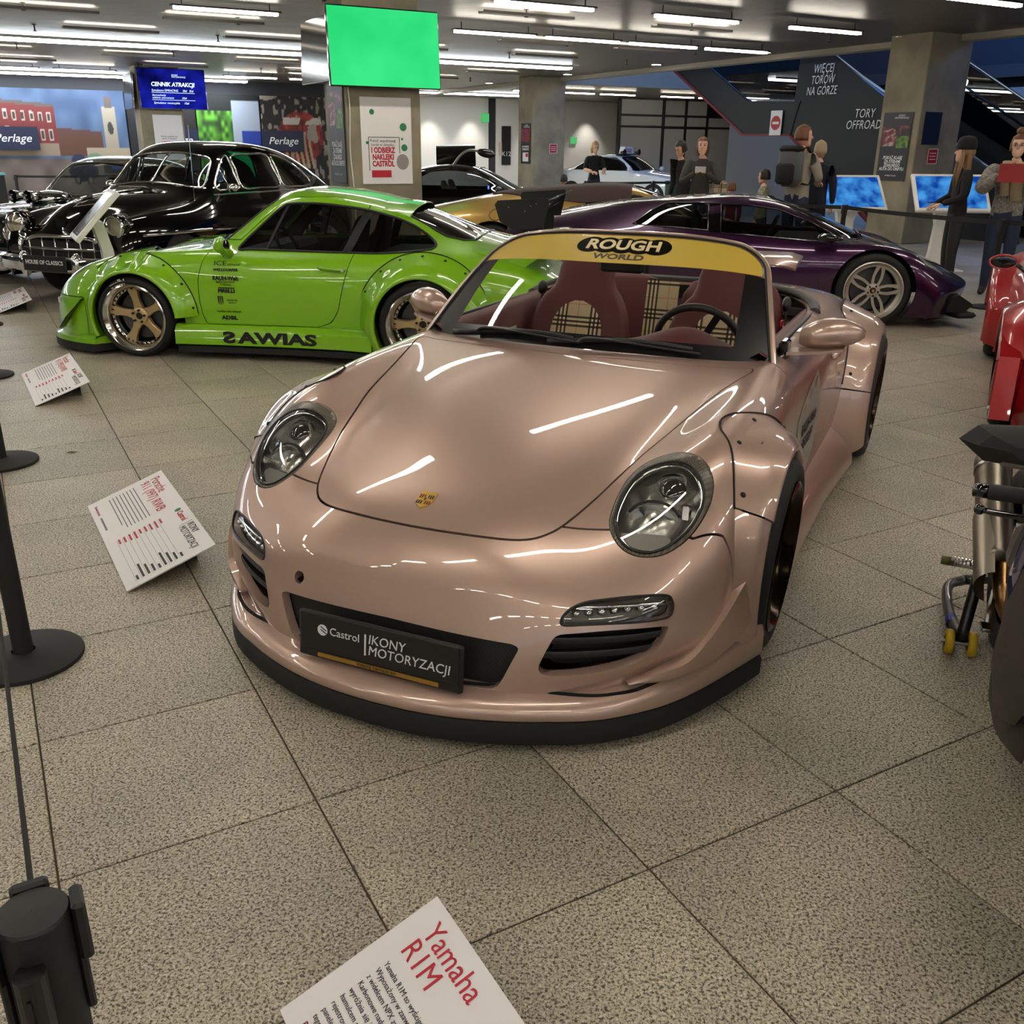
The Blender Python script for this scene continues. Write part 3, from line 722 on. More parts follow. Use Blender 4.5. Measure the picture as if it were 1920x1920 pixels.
cock=[tuple(p) for p in cr(cock,4)]; cock=cock+[(p[0],-p[1]) for p in reversed(cock[1:-1])]
def s_cock(V): return np.maximum(sdpoly(V[:,:2],cock),.60-V[:,2])
door=[(-.655,.125),(-.64,.30),(-.63,.50),(-.645,.66),(-.70,.77),(-.76,.86),(-1.2,.90),(-1.74,.90),(-1.73,.70),(-1.68,.45),(-1.62,.25),(-1.55,.125)]
def s_door(V): return np.maximum(sdpoly(V[:,[0,2]],door),.70-ay(V))
# ---- panels cut out of the one smooth body
body=clip(PV,PF,s_arch(PV),False)
body=clip(*body,s_hl(body[0]),False)
body=clip(*body,s_open(body[0]),False)
body=clip(*body,s_cock(body[0]),False)
hood,rest=split(body,s_hood,.0032)
bump,rest=split(rest,s_bump,.0032)
doors,rest=split(rest,s_door,.0026)
TH=.012
obj('hood',skirt(hood,TH),M_PINK,pink,45)
obj('front_bumper',skirt(bump,.03),M_PINK,pink,45)
for sgn,nm in((1,''),(-1,'')):
    s=lambda V:-sgn*V[:,1]
    obj('door',skirt(clip(*doors,s(doors[0])),TH),M_PINK,pink,45)
    fr=clip(*rest,np.maximum(s(rest[0])+.0005,-.66-rest[0][:,0])); rr=clip(*rest,np.maximum(s(rest[0])+.0005,rest[0][:,0]+.66))
    obj('front_fender',skirt(fr,TH),M_PINK,pink,45); obj('rear_quarter',skirt(rr,TH),M_PINK,pink,45)
# dark shell just under the panels so that the shut lines read black
s_in=lambda V:np.minimum(np.minimum(s_arch(V),s_hl(V)),np.minimum(s_open(V),s_cock(V)))-.006
sh=offset((PV,PF),.014,PN); keep=clip(sh[0],sh[1],s_in(PV),False)
obj('inner_shell',keep,M_SHELL,pink)
def body_y(x,z,V=PV,N=PN): 
    d=(V[:,0]-x)**2+(V[:,2]-z)**2+np.where((V[:,1]>.5)&(N[:,1]>.1),0,1e3); i=int(d.argmin()); n=N[i]
    return V[i][1]-(n[0]*(x-V[i][0])+n[2]*(z-V[i][2]))/max(n[1],.25)
# ---- arches
fl=flare(None,FW[0],FW[2],.452,.352,FL,38,172,44,ybody=lambda x,z:min(body_y(x,z),.86))
fl2=flare(None,FW[0],FW[2],.452,.352,FL-.006,-22,37.3,20,ybody=lambda x,z:min(body_y(min(x,.40),max(z,.2)),.86))
rl=flare(None,RW[0],RW[2],.50,.362,RL,16,166,50,ybody=lambda x,z:min(body_y(x,min(z,.80)),.90))
rl2=flare(None,RW[0],RW[2],.50,.362,RL,-30,15.2,16,ybody=lambda x,z:.875)
for sgn in(1,-1):
    f=(lambda q:q) if sgn>0 else mirror_y
    obj('wheel_arch_flare',f(fl),M_PINK,pink,True); obj('bumper_side_extension',f(fl2),M_PINK,pink,True)
    obj('wheel_arch_flare',f(rl),M_PINK,pink,True); obj('sill_extension',f(rl2),M_PINK,pink,True)
    for (cx,cz,ro,rlp,an,yl,yp) in ((FW[0],FW[2],.452,.352,(44,70,96,122,150),.86,FL),(RW[0],RW[2],.50,.362,(25,50,75,100,128,152),.90,RL)):
        for a in an:
            q=math.radians(a); yb=min(body_y(cx+ro*math.cos(q),min(cz+ro*math.sin(q),.80)),yl); r=ro*.83+rlp*.17; y=yb+(yp-yb)*.235
            n=Vector((math.cos(q)*.75,.62,math.sin(q)*.75)).normalized(); M=T(cx+r*math.cos(q),y,cz+r*math.sin(q))@Vector((0,1,0)).rotation_difference(n).to_matrix().to_4x4()
            obj('rivet',f(xf(lathe([(.0005,.002),(.005,.002),(.0085,-.001),(.010,-.006)],10,'y'),M)),M_BLKM,pink,True)
        seam=[]
        for a in np.linspace(an[0]-7,an[-1]+16,40):
            q=math.radians(a); x,z=cx+ro*math.cos(q),cz+ro*math.sin(q); seam.append((x,min(body_y(x,min(z,.80)),yl)+.001,z))
        obj('flare_seal',f(tube(seam,.0034,6)),M_BLKM,pink,True)
    # side skirt
    sk=loft([[(x,.80,.10),(x,.90+w,.075),(x,.93+w,.085),(x,.925+w,.13),(x,.87,.20+hh),(x,.84,.22+hh)] for x,w,hh in ((-.36,.0,.0),(-.8,.0,.0),(-1.3,.01,.0),(-1.6,.03,.02),(-1.98,.06,.08))],True,True)
    obj('side_skirt',f(sk),M_PINK,pink,35)
# ---- wheel wells
for cx,cz in((FW[0],FW[2]),(RW[0],RW[2])):
    for sgn in(1,-1):
        w=lathe([(.30,.55),(.36,.66),(.409,.70),(.409,.86)] if cx>-1 else [(.32,.5),(.424,.62),(.424,.86)],28,'y'); w2=[(v[0]+cx,v[1]*sgn,v[2]+cz) for v in w[0]]; keep=[f for f in w[1] if all(w2[i][2]>.1 for i in f)]
        obj('wheel_well',(w2,keep),M_SHELL,pink)
# ---- wheels
PWH=wheel_meshes('p',.320,.245,.27,mat('rim_black_lip',rgb(46,36,26),.18,metal=.9),M_BRONZE,7,'mesh',.05,nut_m=M_CHR)
PWR=wheel_meshes('pr',.33,.25,.32,MATS['rim_black_lip'],M_BRONZE,7,'mesh',.07,nut_m=M_CHR)
put_wheel(PWH,pink,FW[0],FW[1],FW[2],1,10,2); put_wheel(PWH,pink,FW[0],-FW[1],FW[2],-1,30,2)
put_wheel(PWR,pink,RW[0],RW[1],RW[2],1,0,2); put_wheel(PWR,pink,RW[0],-RW[1],RW[2],-1,0,2)
# ---- front lip and splitter
plan=[(.955,0),(.949,.12),(.930,.24),(.895,.36),(.845,.48),(.775,.60),(.690,.69),(.585,.77),(.47,.83),(.34,.885),(.20,.94)]
pl=cr([(x,y,0) for x,y in plan],6); pl=[(p[0],-p[1],0) for p in reversed(pl[1:])]+[tuple(p) for p in pl]
def lip_ring(p,prof):
    x,y,_=p; return x,y
def sweep_plan(prof):
    """prof: (outward offset, z) swept along the splitter plan"""
    rings=[];n=len(pl)
    for i,(x,y,_) in enumerate(pl):
        a=np.array(pl[max(i-1,0)][:2]); b=np.array(pl[min(i+1,n-1)][:2]); t=b-a; t/=np.linalg.norm(t); nrm=np.array([t[1],-t[0]])
        if nrm[0]<0: nrm=-nrm
        k=abs(y)
        ex=.014*min(1,max(0,(k-.5)/.25)); rings.append([(x+nrm[0]*(o+ex),y+nrm[1]*(o+ex),z(k) if callable(z) else z) for o,z in prof])
    return loft(rings,True,True)
rise=lambda base,amt:(lambda k:base+amt*max(0,(k-.62)/.32)**1.6)
obj('splitter',sweep_plan([(-.16,.030),(.0,.026),(.004,.034),(.004,.085),(-.002,.096),(-.16,.096)]),M_BLKM,pink,40)
obj('front_lip',sweep_plan([(-.17,.094),(-.004,.0965),(.003,.104),(.003,rise(.122,.050)),(-.006,rise(.138,.066)),(-.028,rise(.150,.07)),(-.07,rise(.157,.07)),(-.11,rise(.159,.066)),(-.17,rise(.160,.06))]),M_PINK,pink,50)
seam_=[]
for i,(x,y,_) in enumerate(pl):
    a_=np.array(pl[max(i-1,0)][:2]); b_=np.array(pl[min(i+1,len(pl)-1)][:2]); t_=b_-a_; t_/=np.linalg.norm(t_); nr_=np.array([t_[1],-t_[0]]); nr_=nr_ if nr_[0]>0 else -nr_
    k_=abs(y); q_=min(1,max(0,(k_-.40)/.30)); of_=.086*(1-q_)+.016*q_
    if k_<.91: seam_.append((x-nr_[0]*of_,y-nr_[1]*of_,(rise(.158,.07)(k_))*(1-q_)+(rise(.146,.068)(k_))*q_+.002))
obj('lip_groove',tube(seam_,.006,8),M_SHELL,pink,True)
for sgn in(1,-1):
    f=(lambda q:q) if sgn>0 else mirror_y
    # canard blade: springs from the bumper corner and sweeps up to the arch
    A=cr([(.676,.672,.178),(.618,.755,.205),(.562,.815,.228),(.478,.868,.305),(.335,.906,.392),(.228,.926,.458)],6)
    B=cr([(.670,.667,.179),(.595,.735,.210),(.53,.785,.236),(.445,.835,.312),(.315,.885,.398),(.215,.912,.462)],6)
    D=cr([(.674,.674,.173),(.605,.765,.175),(.535,.83,.19),(.445,.885,.215),(.355,.92,.245),(.275,.935,.285)],6)
    can=loft([[tuple(b),tuple(a),tuple(np.array(a)*.5+np.array(d)*.5+np.array([.002,.003,0])),tuple(d),tuple(np.array(d)-[.05,.05,0])] for a,b,d in zip(A,B,D)],True,True)
    obj('canard',f(can),M_PINK,pink,30)
    obj('lip_bolt',f(xf(cyl(.007,.008,10),T(.612,.757,.142)@RZ(50)@RY(90))),M_BLK,pink)
# ---- openings: dark backing, slats, mesh
def patch(poly,off,mir,sgn=1,xmin=.2):
    sd=s_front(poly,mir)(PV); q=clip(PV,PF,np.maximum(sd,(-sgn*PV[:,1] if mir else -1)),True); return q
for sgn in(1,-1):
    V,F=patch(intake,0,True,sgn); N=vnormals(V,F); V=np.asarray(V)
    obj('intake_backing',(V+np.array([-.075,0,0]),F),M_MESH,pink)
    yy=np.linspace(.45,.765,14)
    for z0,nm in((.302,'a'),(.262,'b')):
        ring=[]
        for y in yy:
            p,_=front_at(PV,PN,y*sgn,z0-.0+.01*(y-.45)); ring.append((p[0]-.028,y*sgn,z0+.03*(y-.45)))
        obj('intake_slat',sweep([(-.002,-.011),(-.026,-.008),(-.026,.004),(-.004,.008),(.0,.0)] if sgn>0 else [(.002,-.011),(.026,-.008),(.026,.004),(.004,.008),(.0,.0)],ring,fixed_up=True),M_BLK,pink,40)
    # daytime lamp
    V,F=patch(drl,0,True,sgn); V=np.asarray(V); Nn=vnormals(V,F)
    lampe=bpy.data.objects.new('running_lamp',None); COL.objects.link(lampe); lampe.parent=pink
    obj('lamp_housing',(V-Nn*.034,F),M_LGREY,lampe,True); obj('lamp_lens',skirt((V-Nn*.002,F),.03),M_LENS,lampe,True)
    for k in range(7):
        y=.525+.031*k; z=.374+.002*k; p,n=front_at(PV,PN,y*sgn,z)
        obj('light_diode',xf(ell(.012,.012,.009,nu=10,nv=6),T(p[0]-.022,p[1],p[2]+.006)),M_REFL,lampe,True)
    ring=[tuple(front_at(PV,PN,y*sgn,.394+.02*(y-.5))[0]-np.array([.02,0,0])) for y in np.linspace(.515,.742,10)]
    obj('reflector_bar',tube(ring,.007,8),M_CHR,lampe,True)
    ring=[tuple(front_at(PV,PN,y*sgn,z)[0]) for y,z in drl]
    obj('lamp_seal',tube(ring,.0035,6,True),M_BLK,lampe,True)
V,F=patch(gril,0,False); obj('grille_mesh',(np.asarray(V)+np.array([-.035,0,0]),F),M_MESH,pink)
# flat plate and holder
plate=bpy.data.objects.new('number_plate',None); COL.objects.link(plate); plate.parent=pink; plate.matrix_local=T(.886,0,.236)@RY(-6)
obj('plate_holder',boxm(.018,.54,.142,(0,0,-.006),.006),M_BLK,plate); obj('plate_panel',boxm(.006,.52,.112,(.010,0,.006),.002),mat('plate_black',rgb(24,24,26),.35),plate)
PM=T(.0142,0,.006)@RZ(90)@RX(90)
PLT=lambda s,size,x,y,**k: text('plate_lettering',s,size,M_WINK,plate,PM@T(x,y,0),'LEFT',**k)
PLT('Castrol',.034,-.158,.012); PLT('IKONY\nMOTORYZACJI',.040,-.028,.0,bold=.0,shear=.12,line=.85,width=.262,space=1.02)
PLT('|',.07,-.046,.004)
lg=join(prism([(.017*math.cos(t),.017*math.sin(t)) for t in np.linspace(0,2*math.pi,24,False)],-.0005,.0005)); obj('plate_emblem',xf(lg,PM@T(-.182,.012,0)),M_WINK,plate)
lg2=join(*[xf(boxm(.022,.003,.0012),T(.004,-.004+k*.009,.0007)@RZ(-28)) for k in range(2)]); obj('emblem_slash',xf(lg2,PM@T(-.182,.012,0)),MATS['plate_black'],plate)
obj('plate_strip',boxm(.004,.40,.012,(.0105,0,-.062)),mat('strip_gold',rgb(150,112,36),.5),plate)
text('strip_lettering','PORSCHE  CENTRUM  RW',.011,M_BLKM,plate,T(.0128,0,-.062)@RZ(90)@RX(90))
# tow eye hole
obj('tow_hole',xf(lathe([(.0195,.0),(.019,-.04),(.0005,-.04)],20,'x'),T(.785,-.334,.348)),M_DUCT,pink,True)
# crest
cp,cn=front_at(PV,PN,.603,0,(0,1),(2,1))
cz=Vector(cn); cy=Vector((-1,0,0)); cy=(cy-cz*cy.dot(cz)).normalized(); cx=cy.cross(cz)
CM=Matrix((( cx[0],cy[0],cz[0],cp[0]),(cx[1],cy[1],cz[1],cp[1]),(cx[2],cy[2],cz[2],cp[2]),(0,0,0,1)))
crest=bpy.data.objects.new('crest',None); COL.objects.link(crest); crest.parent=pink; crest.matrix_local=CM@SCL(1.1,1.1,1)
shield=[(-.024,.030),(-.012,.034),(0,.032),(.012,.034),(.024,.030),(.026,.012),(.024,-.006),(.016,-.022),(0,-.034),(-.016,-.022),(-.024,-.006),(-.026,.012)]
obj('shield',prism(shield,0,.0035),M_GOLD,crest)
M_CRR=mat('crest_red',rgb(120,16,20),.4); M_CRB=mat('crest_black',rgb(14,12,12),.4)
for x0,y0,mm in((-.0125,.011,M_CRR),(.0125,-.012,M_CRR),(.0125,.011,M_CRB),(-.0125,-.012,M_CRB)):
    for k in(-1,0,1): obj('crest_bar',boxm(.0036,.014 if y0>0 else .012,.001,(x0+k*.0065,y0,.004)),mm,crest)
obj('crest_badge',prism([(-.007,.008),(.007,.008),(.007,-.002),(0,-.009),(-.007,-.002)],.0036,.0052),M_GOLD,crest)
obj('crest_horse',prism([(-.003,.005),(.002,.006),(.003,.001),(.001,-.005),(-.002,-.004),(-.001,0)],.0052,.006),M_CRB,crest)
# ---- headlamps
def on_surf(x,y): return front_at(PV,PN,x,y,(0,1),(2,1))
for sgn in(1,-1):
    hle=bpy.data.objects.new('headlamp',None); COL.objects.link(hle); hle.parent=pink
    # surround ring and lens taken from the body surface itself
    sl=lambda V:np.maximum(sdpoly(np.stack([V[:,0],V[:,1]*sgn],1),hl_out)+.002,.42-V[:,2]); si=lambda V:sdpoly(np.stack([V[:,0],V[:,1]*sgn],1),hl_in)
    ringm=clip(PV,PF,sl(PV)); ringm2=clip(*ringm,si(ringm[0])-.001,False); obj('surround',skirt(ringm2,.02),M_CARBON,hle,True)
    V,F=clip(PV,PF,np.maximum(si(PV)-.001,.42-PV[:,2])); V=np.asarray(V); Nn=vnormals(V,F)
    obj('lens',(V+Nn*.001,F),M_LENS,hle,True)
    pts=[on_surf(x,y*sgn) for x,y in hl_in]; edge=np.array([p for p,_ in pts]); nn=np.array([n for _,n in pts])
    obj('rubber_seal',tube([tuple(p+n*.001) for p,n in zip(edge,nn)],.004,6,True),M_BLK,hle,True)
    c,nc=on_surf(.405,.655*sgn); nc=nc/np.linalg.norm(nc); cen=c
    fwd=np.array([.86,.12*sgn,.28]); fwd/=np.linalg.norm(fwd)
    # bowl behind the lens
    rings=[];K=[(1.0,.004),(.97,.03),(.90,.07),(.72,.105),(.4,.125),(.05,.13)]
    for s_,d in K: rings.append([tuple(cen+(e-cen)*s_-nc*d) for e in edge])
    ord_=rings if sgn>0 else rings
    obj('bowl',loft(ord_[:2],True),M_REFL,hle,True); obj('bowl_back',loft(ord_[1:],True,True),mat('lamp_bowl',rgb(196,194,186),.22,metal=.85),hle,True)
    # chrome trim just inside the lens
    obj('chrome_bezel',tube([tuple(cen+(e-cen)*.955-nc*.012) for e in edge],.0055,8,True),M_CHR,hle,True)
    # projector
    def frame(o,d,roll=0): 
        z=Vector(d).normalized(); x=Vector((0,0,1)).cross(z).normalized(); y=z.cross(x)
        return Matrix(((x[0],y[0],z[0],o[0]),(x[1],y[1],z[1],o[1]),(x[2],y[2],z[2],o[2]),(0,0,0,1)))
    pc,pn=on_surf(.335,.664*sgn); PMx=frame(pc-pn*.055,fwd*.6+pn*.4)
    obj('projector_ring',xf(lathe([(.046,-.03),(.058,-.012),(.061,.0),(.057,.005),(.051,-.004),(.042,-.012)],36),PMx),M_CHR,hle,40)
    obj('projector_lens',xf(lathe([(.046,-.008),(.042,.010),(.030,.022),(.014,.028),(.0005,.029)],30),PMx),mat('projector_glass',rgb(46,44,40),.03,coat=1,spec=1),hle,True)
    obj('projector_barrel',xf(lathe([(.064,-.05),(.066,-.02),(.061,.0)],30),PMx),M_LGREY,hle,True)
    # lower high-beam reflector: dished half bowl under a dark brow
    lc,ln=on_surf(.44,.645*sgn); LMx=frame(lc-ln*.05,fwd*.75+ln*.25)
    prof=[(.0005,-.035),(.02,-.033),(.04,-.024),(.058,-.006),(.064,.008)]
    V,F=lathe(prof,36); obj('high_beam_bowl',xf(([(v[0]*1.15,v[1]*.8,v[2]) for v in V],F),LMx),M_REFL,hle,True)
    obj('bulb_shield',xf(ell(.016,.016,.02,(0,0,-.01)),LMx),M_LGREY,hle,True)
    brow=[tuple(np.array(LMx@Vector((.078*math.cos(t),.062*math.sin(t),.010)))) for t in np.linspace(.12*math.pi,.88*math.pi,16)]
    obj('brow',tube(brow,.006,8,flat=.6),M_BLK,hle,True)
    tc,tn=on_surf(.43,.585*sgn); TM=frame(tc-tn*.045,fwd)
    obj('turn_signal',xf(lathe([(.0005,-.01),(.016,-.008),(.026,.004),(.028,.01)],24),TM),M_REFL,hle,True)
    oc,on=on_surf(.40,.735*sgn); OM=frame(oc-on*.04,fwd); obj('side_reflector',xf(boxm(.03,.07,.02,bev=.006),OM),M_REFL,hle)
    gc,gn=on_surf(.495,.64*sgn); GM=frame(gc-gn*.03,gn)
    obj('lower_panel',xf(prism([(.075*math.cos(t),.045*math.sin(t)) for t in np.linspace(math.pi,2*math.pi,14)]+[(.06,.012),(-.06,.012)],-.004,.0),GM),M_LGREY,hle)
# ---- windscreen: lower edge on the scuttle, upper edge the header
def ws(u,v):
    """u -1..1 across, v 0..1 up"""
    a=abs(u); yb=.735*u; xb=-.585-.15*a**2.2; zb=.826-.022*a**2
    yt=.585*u; xt=-1.165-.045*a**2.5; zt=1.214-.052*a**3.2
    bow=.020*math.sin(math.pi*v)
    return np.array([xb+(xt-xb)*v+bow*.55,yb+(yt-yb)*v,zb+(zt-zb)*v+bow*.9])
def ws_n(u,v,e=1e-3):
    a=ws(min(u+e,1),v)-ws(max(u-e,-1),v); b=ws(u,min(v+e,1))-ws(u,max(v-e,0)); n=np.cross(a,b); n/=np.linalg.norm(n); return n if n[0]>0 else -n
def wspatch(u0,u1,v0,v1,nu,nv,off):
    G=np.array([[ws(u,v)+ws_n(u,v)*off for u in np.linspace(u0(v) if callable(u0) else u0,u1(v) if callable(u1) else u1,nu)] for v in np.linspace(v0,v1,nv)]); return gridm(G)
shield=bpy.data.objects.new('windscreen',None); COL.objects.link(shield); shield.parent=pink
# rounded-corner outline in (u,v)
def rr(u,v,r=.16):
    """signed distance to the rounded pane, in roughly metric units"""
    x=(abs(u)-1)*.66; y=(abs(v-.5)-.5)*.72; k=r*(.9 if v>.5 else .25); qx,qy=x+k,y+k
    return math.hypot(max(qx,0),max(qy,0))+min(max(qx,qy),0)-k
UV=[(u,v) for v in np.linspace(0,1,61) for u in np.linspace(-1,1,121)]
WG=np.array([ws(u,v) for u,v in UV]); WNn=np.array([ws_n(u,v) for u,v in UV]); SD=np.array([rr(u,v) for u,v in UV]); UVa=np.array(UV)
_,WF=gridm(WG.reshape(61,121,3))
def wcut(off,s): return clip(WG+WNn*off,WF,s)
band=lambda u:.795+.0*u
obj('pane',wcut(0,SD),M_GLASS,shield,True)
obj('banner',wcut(.0016,np.maximum(SD+.012,(.698+.035*np.abs(UVa[:,0])**2-UVa[:,1])*.7)),M_YEL,shield,True)
fr_in=np.minimum(np.minimum((1-np.abs(UVa[:,0]))*.66-(.066+.055*(1-UVa[:,1])),(UVa[:,1])*.72-.075),9)   # clear area
obj('frit_border',wcut(.0008,np.maximum(SD,np.maximum(fr_in,UVa[:,1]-.72))),M_FRIT,shield,True)
# rim of the pane and painted frame
def rim(off,r,seg=8,inset=0.,flat=1.):
    pts=[]
    for t in np.linspace(0,1,120):
        pass
    C=[]
    def corner(cu,cv,ru,rv,a0,a1,n=10): return [(cu+ru*math.cos(a),cv+rv*math.sin(a)) for a in np.linspace(a0,a1,n)]
    L=[(-1,0.)]+[(-1,v) for v in np.linspace(.1,.78,12)]+corner(-1+.20,.80,.20,.20,math.pi,math.pi/2,12)+[(u,1) for u in np.linspace(-.7,.7,24)]+corner(1-.20,.80,.20,.20,math.pi/2,0,12)+[(1,v) for v in np.linspace(.78,.1,12)]+[(1,0.)]
    return [ws(max(-1,min(1,u)),max(0,min(1,v))) for u,v in L],[ws_n(u*.98,min(max(v,.02),.98)) for u,v in L]
P,NN=rim(0,0)
cen=np.array([-.9,0,1.0]); fo=[]
rings=[]
for i,(p,n) in enumerate(zip(P,NN)):
    a=P[max(i-1,0)]; b=P[min(i+1,len(P)-1)]; t=b-a; t/=np.linalg.norm(t); o=np.cross(t,n); o/=np.linalg.norm(o)
    if o@(p-cen)<0: o=-o
    back=-n
    w=.030
    rings.append([tuple(p-o*.004+n*.004),tuple(p+o*.010+n*.010),tuple(p+o*w*.75+n*.006),tuple(p+o*w+back*.010),tuple(p+o*w*.8+back*.035),tuple(p-o*.004+back*.04)])
obj('windscreen_frame',loft(rings,True,True),M_PINK,shield,60)
obj('frame_seal',tube([tuple(p+n*.004) for p,n in zip(P,NN)],.005,6,up=(1,0,0)),M_BLK,shield,True)
# banner lettering
def on_banner(cx,cv,sc=1.0):
    def f(x,y,z):
        u=(cx+x)/.62; v=cv+y/.72; return ws(u,v)+ws_n(u,v)*(.0022+z)
    return f
M_CREAM=mat('banner_cream',rgb(226,206,150),.35,coat=.5)
for k,(dx,rx) in enumerate(((-.150,.064),(-.075,.062),(0,.060),(.076,.062),(.150,.064))):
    V,F=prism([(rx*math.cos(t),.058*math.sin(t)) for t in np.linspace(0,2*math.pi,28,False)],-.0002,.0002); g=on_banner(.020+dx,.875)
    obj('letter_oval',([tuple(g(*v)) for v in V],F),M_BLKG,shield)
text('banner_lettering','ROUGH',.098,M_CREAM,shield,fn=lambda x,y,z:on_banner(.020,.875)(x,y,z+.0012),bold=.003,width=.33)
text('banner_lettering','WORLD',.05,mat('banner_dark',rgb(52,34,22),.4),shield,fn=on_banner(.020,.758),bold=.0016,width=.225)
# scuttle, wipers
sc=np.array([[ (x+(-.512-.105*abs(u)**2.2-(-.585-.15*abs(u)**2.2))*0,0,0) for x in (0,1)] for u in (0,1)])
rows=[]
for u in np.linspace(-1,1,41):
    a=abs(u); h0=np.array([-.508-.11*a**2.3,.70*u,.806-.012*a*a]); w0=ws(u,.0)
    rows.append([h0+np.array([.01,0,-.004]),h0*.7+w0*.3+np.array([0,0,-.014]),h0*.35+w0*.65+np.array([0,0,-.014]),w0+np.array([-.02,0,-.006])])
obj('scuttle_panel',gridm(np.array(rows)),M_BLKM,pink,True)
for (u0,u1,v1) in ((-.62,.02,.085),(.02,.66,.07)):
    wp=bpy.data.objects.new('wiper',None); COL.objects.link(wp); wp.parent=pink
    a=ws(u0,.02)+ws_n(u0,.02)*.02; b=ws(u1,v1*.25)+ws_n(u1,.05)*.018; m1=ws(u0*.6+u1*.4,.075)+ws_n(u0,.05)*.03
    if u0<0: a=ws(u0,.035)+ws_n(u0,.03)*.02; 
    obj('wiper_arm',tube(cr([a,m1*.4+a*.6+np.array([0,0,.006]),b],6),[.012,.012,.011,.011,.010,.010,.009,.009,.008,.008,.008,.008,.007],6,flat=.6),M_BLK,wp,True)
    bl=[ws(u,.045+.03*math.sin((u-u0)/(u1-u0)*3.1))+ws_n(u,.05)*.008 for u in np.linspace(u0-.18,u1-.04,14)]
    obj('wiper_blade',tube(bl,.007,6,flat=1.6),M_BLK,wp,True)
# inside mirror
obj('inside_mirror',xf(boxm(.03,.20,.055,bev=.012),T(-1.13,0.0,1.085)),M_BLK,pink)
obj('mirror_stalk',tube([(-1.11,0,1.16),(-1.125,0,1.10)],.010,8),M_BLK,pink)
# ---- door mirrors
def mirror(sgn):
    me=bpy.data.objects.new('door_mirror',None); COL.objects.link(me); me.parent=pink
    rings=[]
    for t in np.linspace(0,1,13):
        y=.795+.235*t; k=math.sin(math.pi*min(1,(t*.93+.06)))**.5
        hx=.062*k*(1-.05*t)+.006; hz=.060*k*(1-.10*t)+.004
        if t<.15: hx*=.75
        xc=-1.02-.08*t; zc=.868+.018*math.sin(t*2.2)
        rings.append([(xc+hx*math.cos(a)*(1.25 if math.cos(a)>0 else .65),y*sgn,zc+hz*math.sin(a)) for a in np.linspace(0,2*math.pi,20,False)])
    V,F=loft(rings,True,True); obj('mirror_shell',(V,F),M_PINK,me,50)
    foot=loft([[(x0+a,y*sgn,z+b) for a,b in ((.05,-.006),(.05,.006),(-.045,.008),(-.05,-.008))] for x0,y,z in ((-.90,.772,.826),(-.95,.83,.824),(-1.0,.90,.824),(-1.05,.965,.828))],True,True)
    obj('mirror_foot',foot,M_PINK,me,40); obj('mirror_base',xf(boxm(.10,.035,.075,bev=.01),T(-.90,.757*sgn,.835)),M_BLKG,me)
mirror(1); mirror(-1)
# ---- cockpit
tub=loft([[(x,y*.70,z) for y,z in ((-1,.80),(-1,.45),(-.95,.22),(0,.20),(.95,.22),(1,.45),(1,.80))] for x in (-.62,-1.0,-1.6,-2.1)],False)
obj('cockpit_floor',tub,mat('cockpit_carpet',rgb(46,20,20),.95),pink)
# dashboard top with instrument hump
DG=[]
for x,zc in ((-.60,.800),(-.68,.806),(-.78,.812),(-.88,.812),(-.96,.800),(-1.0,.76),(-1.0,.66),(-.96,.52)):
    row=[]
    for y in np.linspace(-.70,.70,36):
        hump=.075*math.exp(-((y-.36)/.17)**2)*max(0,min(1,(-.66-x)/.22))*(1 if x>-.98 else .5)
        row.append((x-.05*(1-(y/.7)**2)*0-.03*(abs(y)/.7)**2,y,zc-.03*(abs(y)/.7)**3+(hump if zc>.7 else 0)))
    DG.append(row)
obj('dashboard',gridm(bs_surf(DG,5,2,1)),M_BURGD,pink,True)
# steering wheel
swM=T(-1.14,.36,.775)@RY(-66)
sw=bpy.data.objects.new('steering_wheel',None); COL.objects.link(sw); sw.parent=pink
obj('wheel_ring',xf(tube([(.185*math.cos(t),.185*math.sin(t),0) for t in np.linspace(0,2*math.pi,48,False)],.016,10,True),swM),M_BLK,sw,True)
obj('wheel_hub',xf(lathe([(.075,-.03),(.072,.0),(.05,.016),(.0005,.02)],24),swM),M_BURG,sw,True)
for a in(0,120,240): obj('wheel_spoke',xf(boxm(.12,.03,.012,(.12,0,-.005)),swM@RZ(a-90)),M_BLK,sw)
obj('steering_column',tube([(-1.12,.36,.765),(-.92,.36,.70)],.045,14),M_BLK,pink)
# seats
bucket_seat(pink,.355,M_BURG,M_PLAID); bucket_seat(pink,-.355,M_BURG,M_PLAID)
# rear bench backs with a dark divider
for yc in(.30,-.30):
    rings=[]
    for z,hw,d in ((.42,.27,.05),(.6,.275,.06),(.75,.27,.06),(.86,.25,.055),(.92,.21,.04),(.945,.12,.02)):
        x0=-1.93-.22*(z-.42); rings.append([(x0+d*math.copysign(abs(math.sin(a))**.7,math.sin(a)),yc+hw*math.copysign(abs(math.cos(a))**.5,math.cos(a)),z) for a in np.linspace(0,2*math.pi,24,False)])
    obj('rear_seat_back',loft(rings,True,True),M_BURG,pink,60)
obj('rear_tartan_panel',gridm(np.array([[(-1.865-.22*(z-.42),y,z) for y in np.linspace(-.13,.04,6)] for z in np.linspace(.42,.93,8)])),M_PLAID,pink,True)
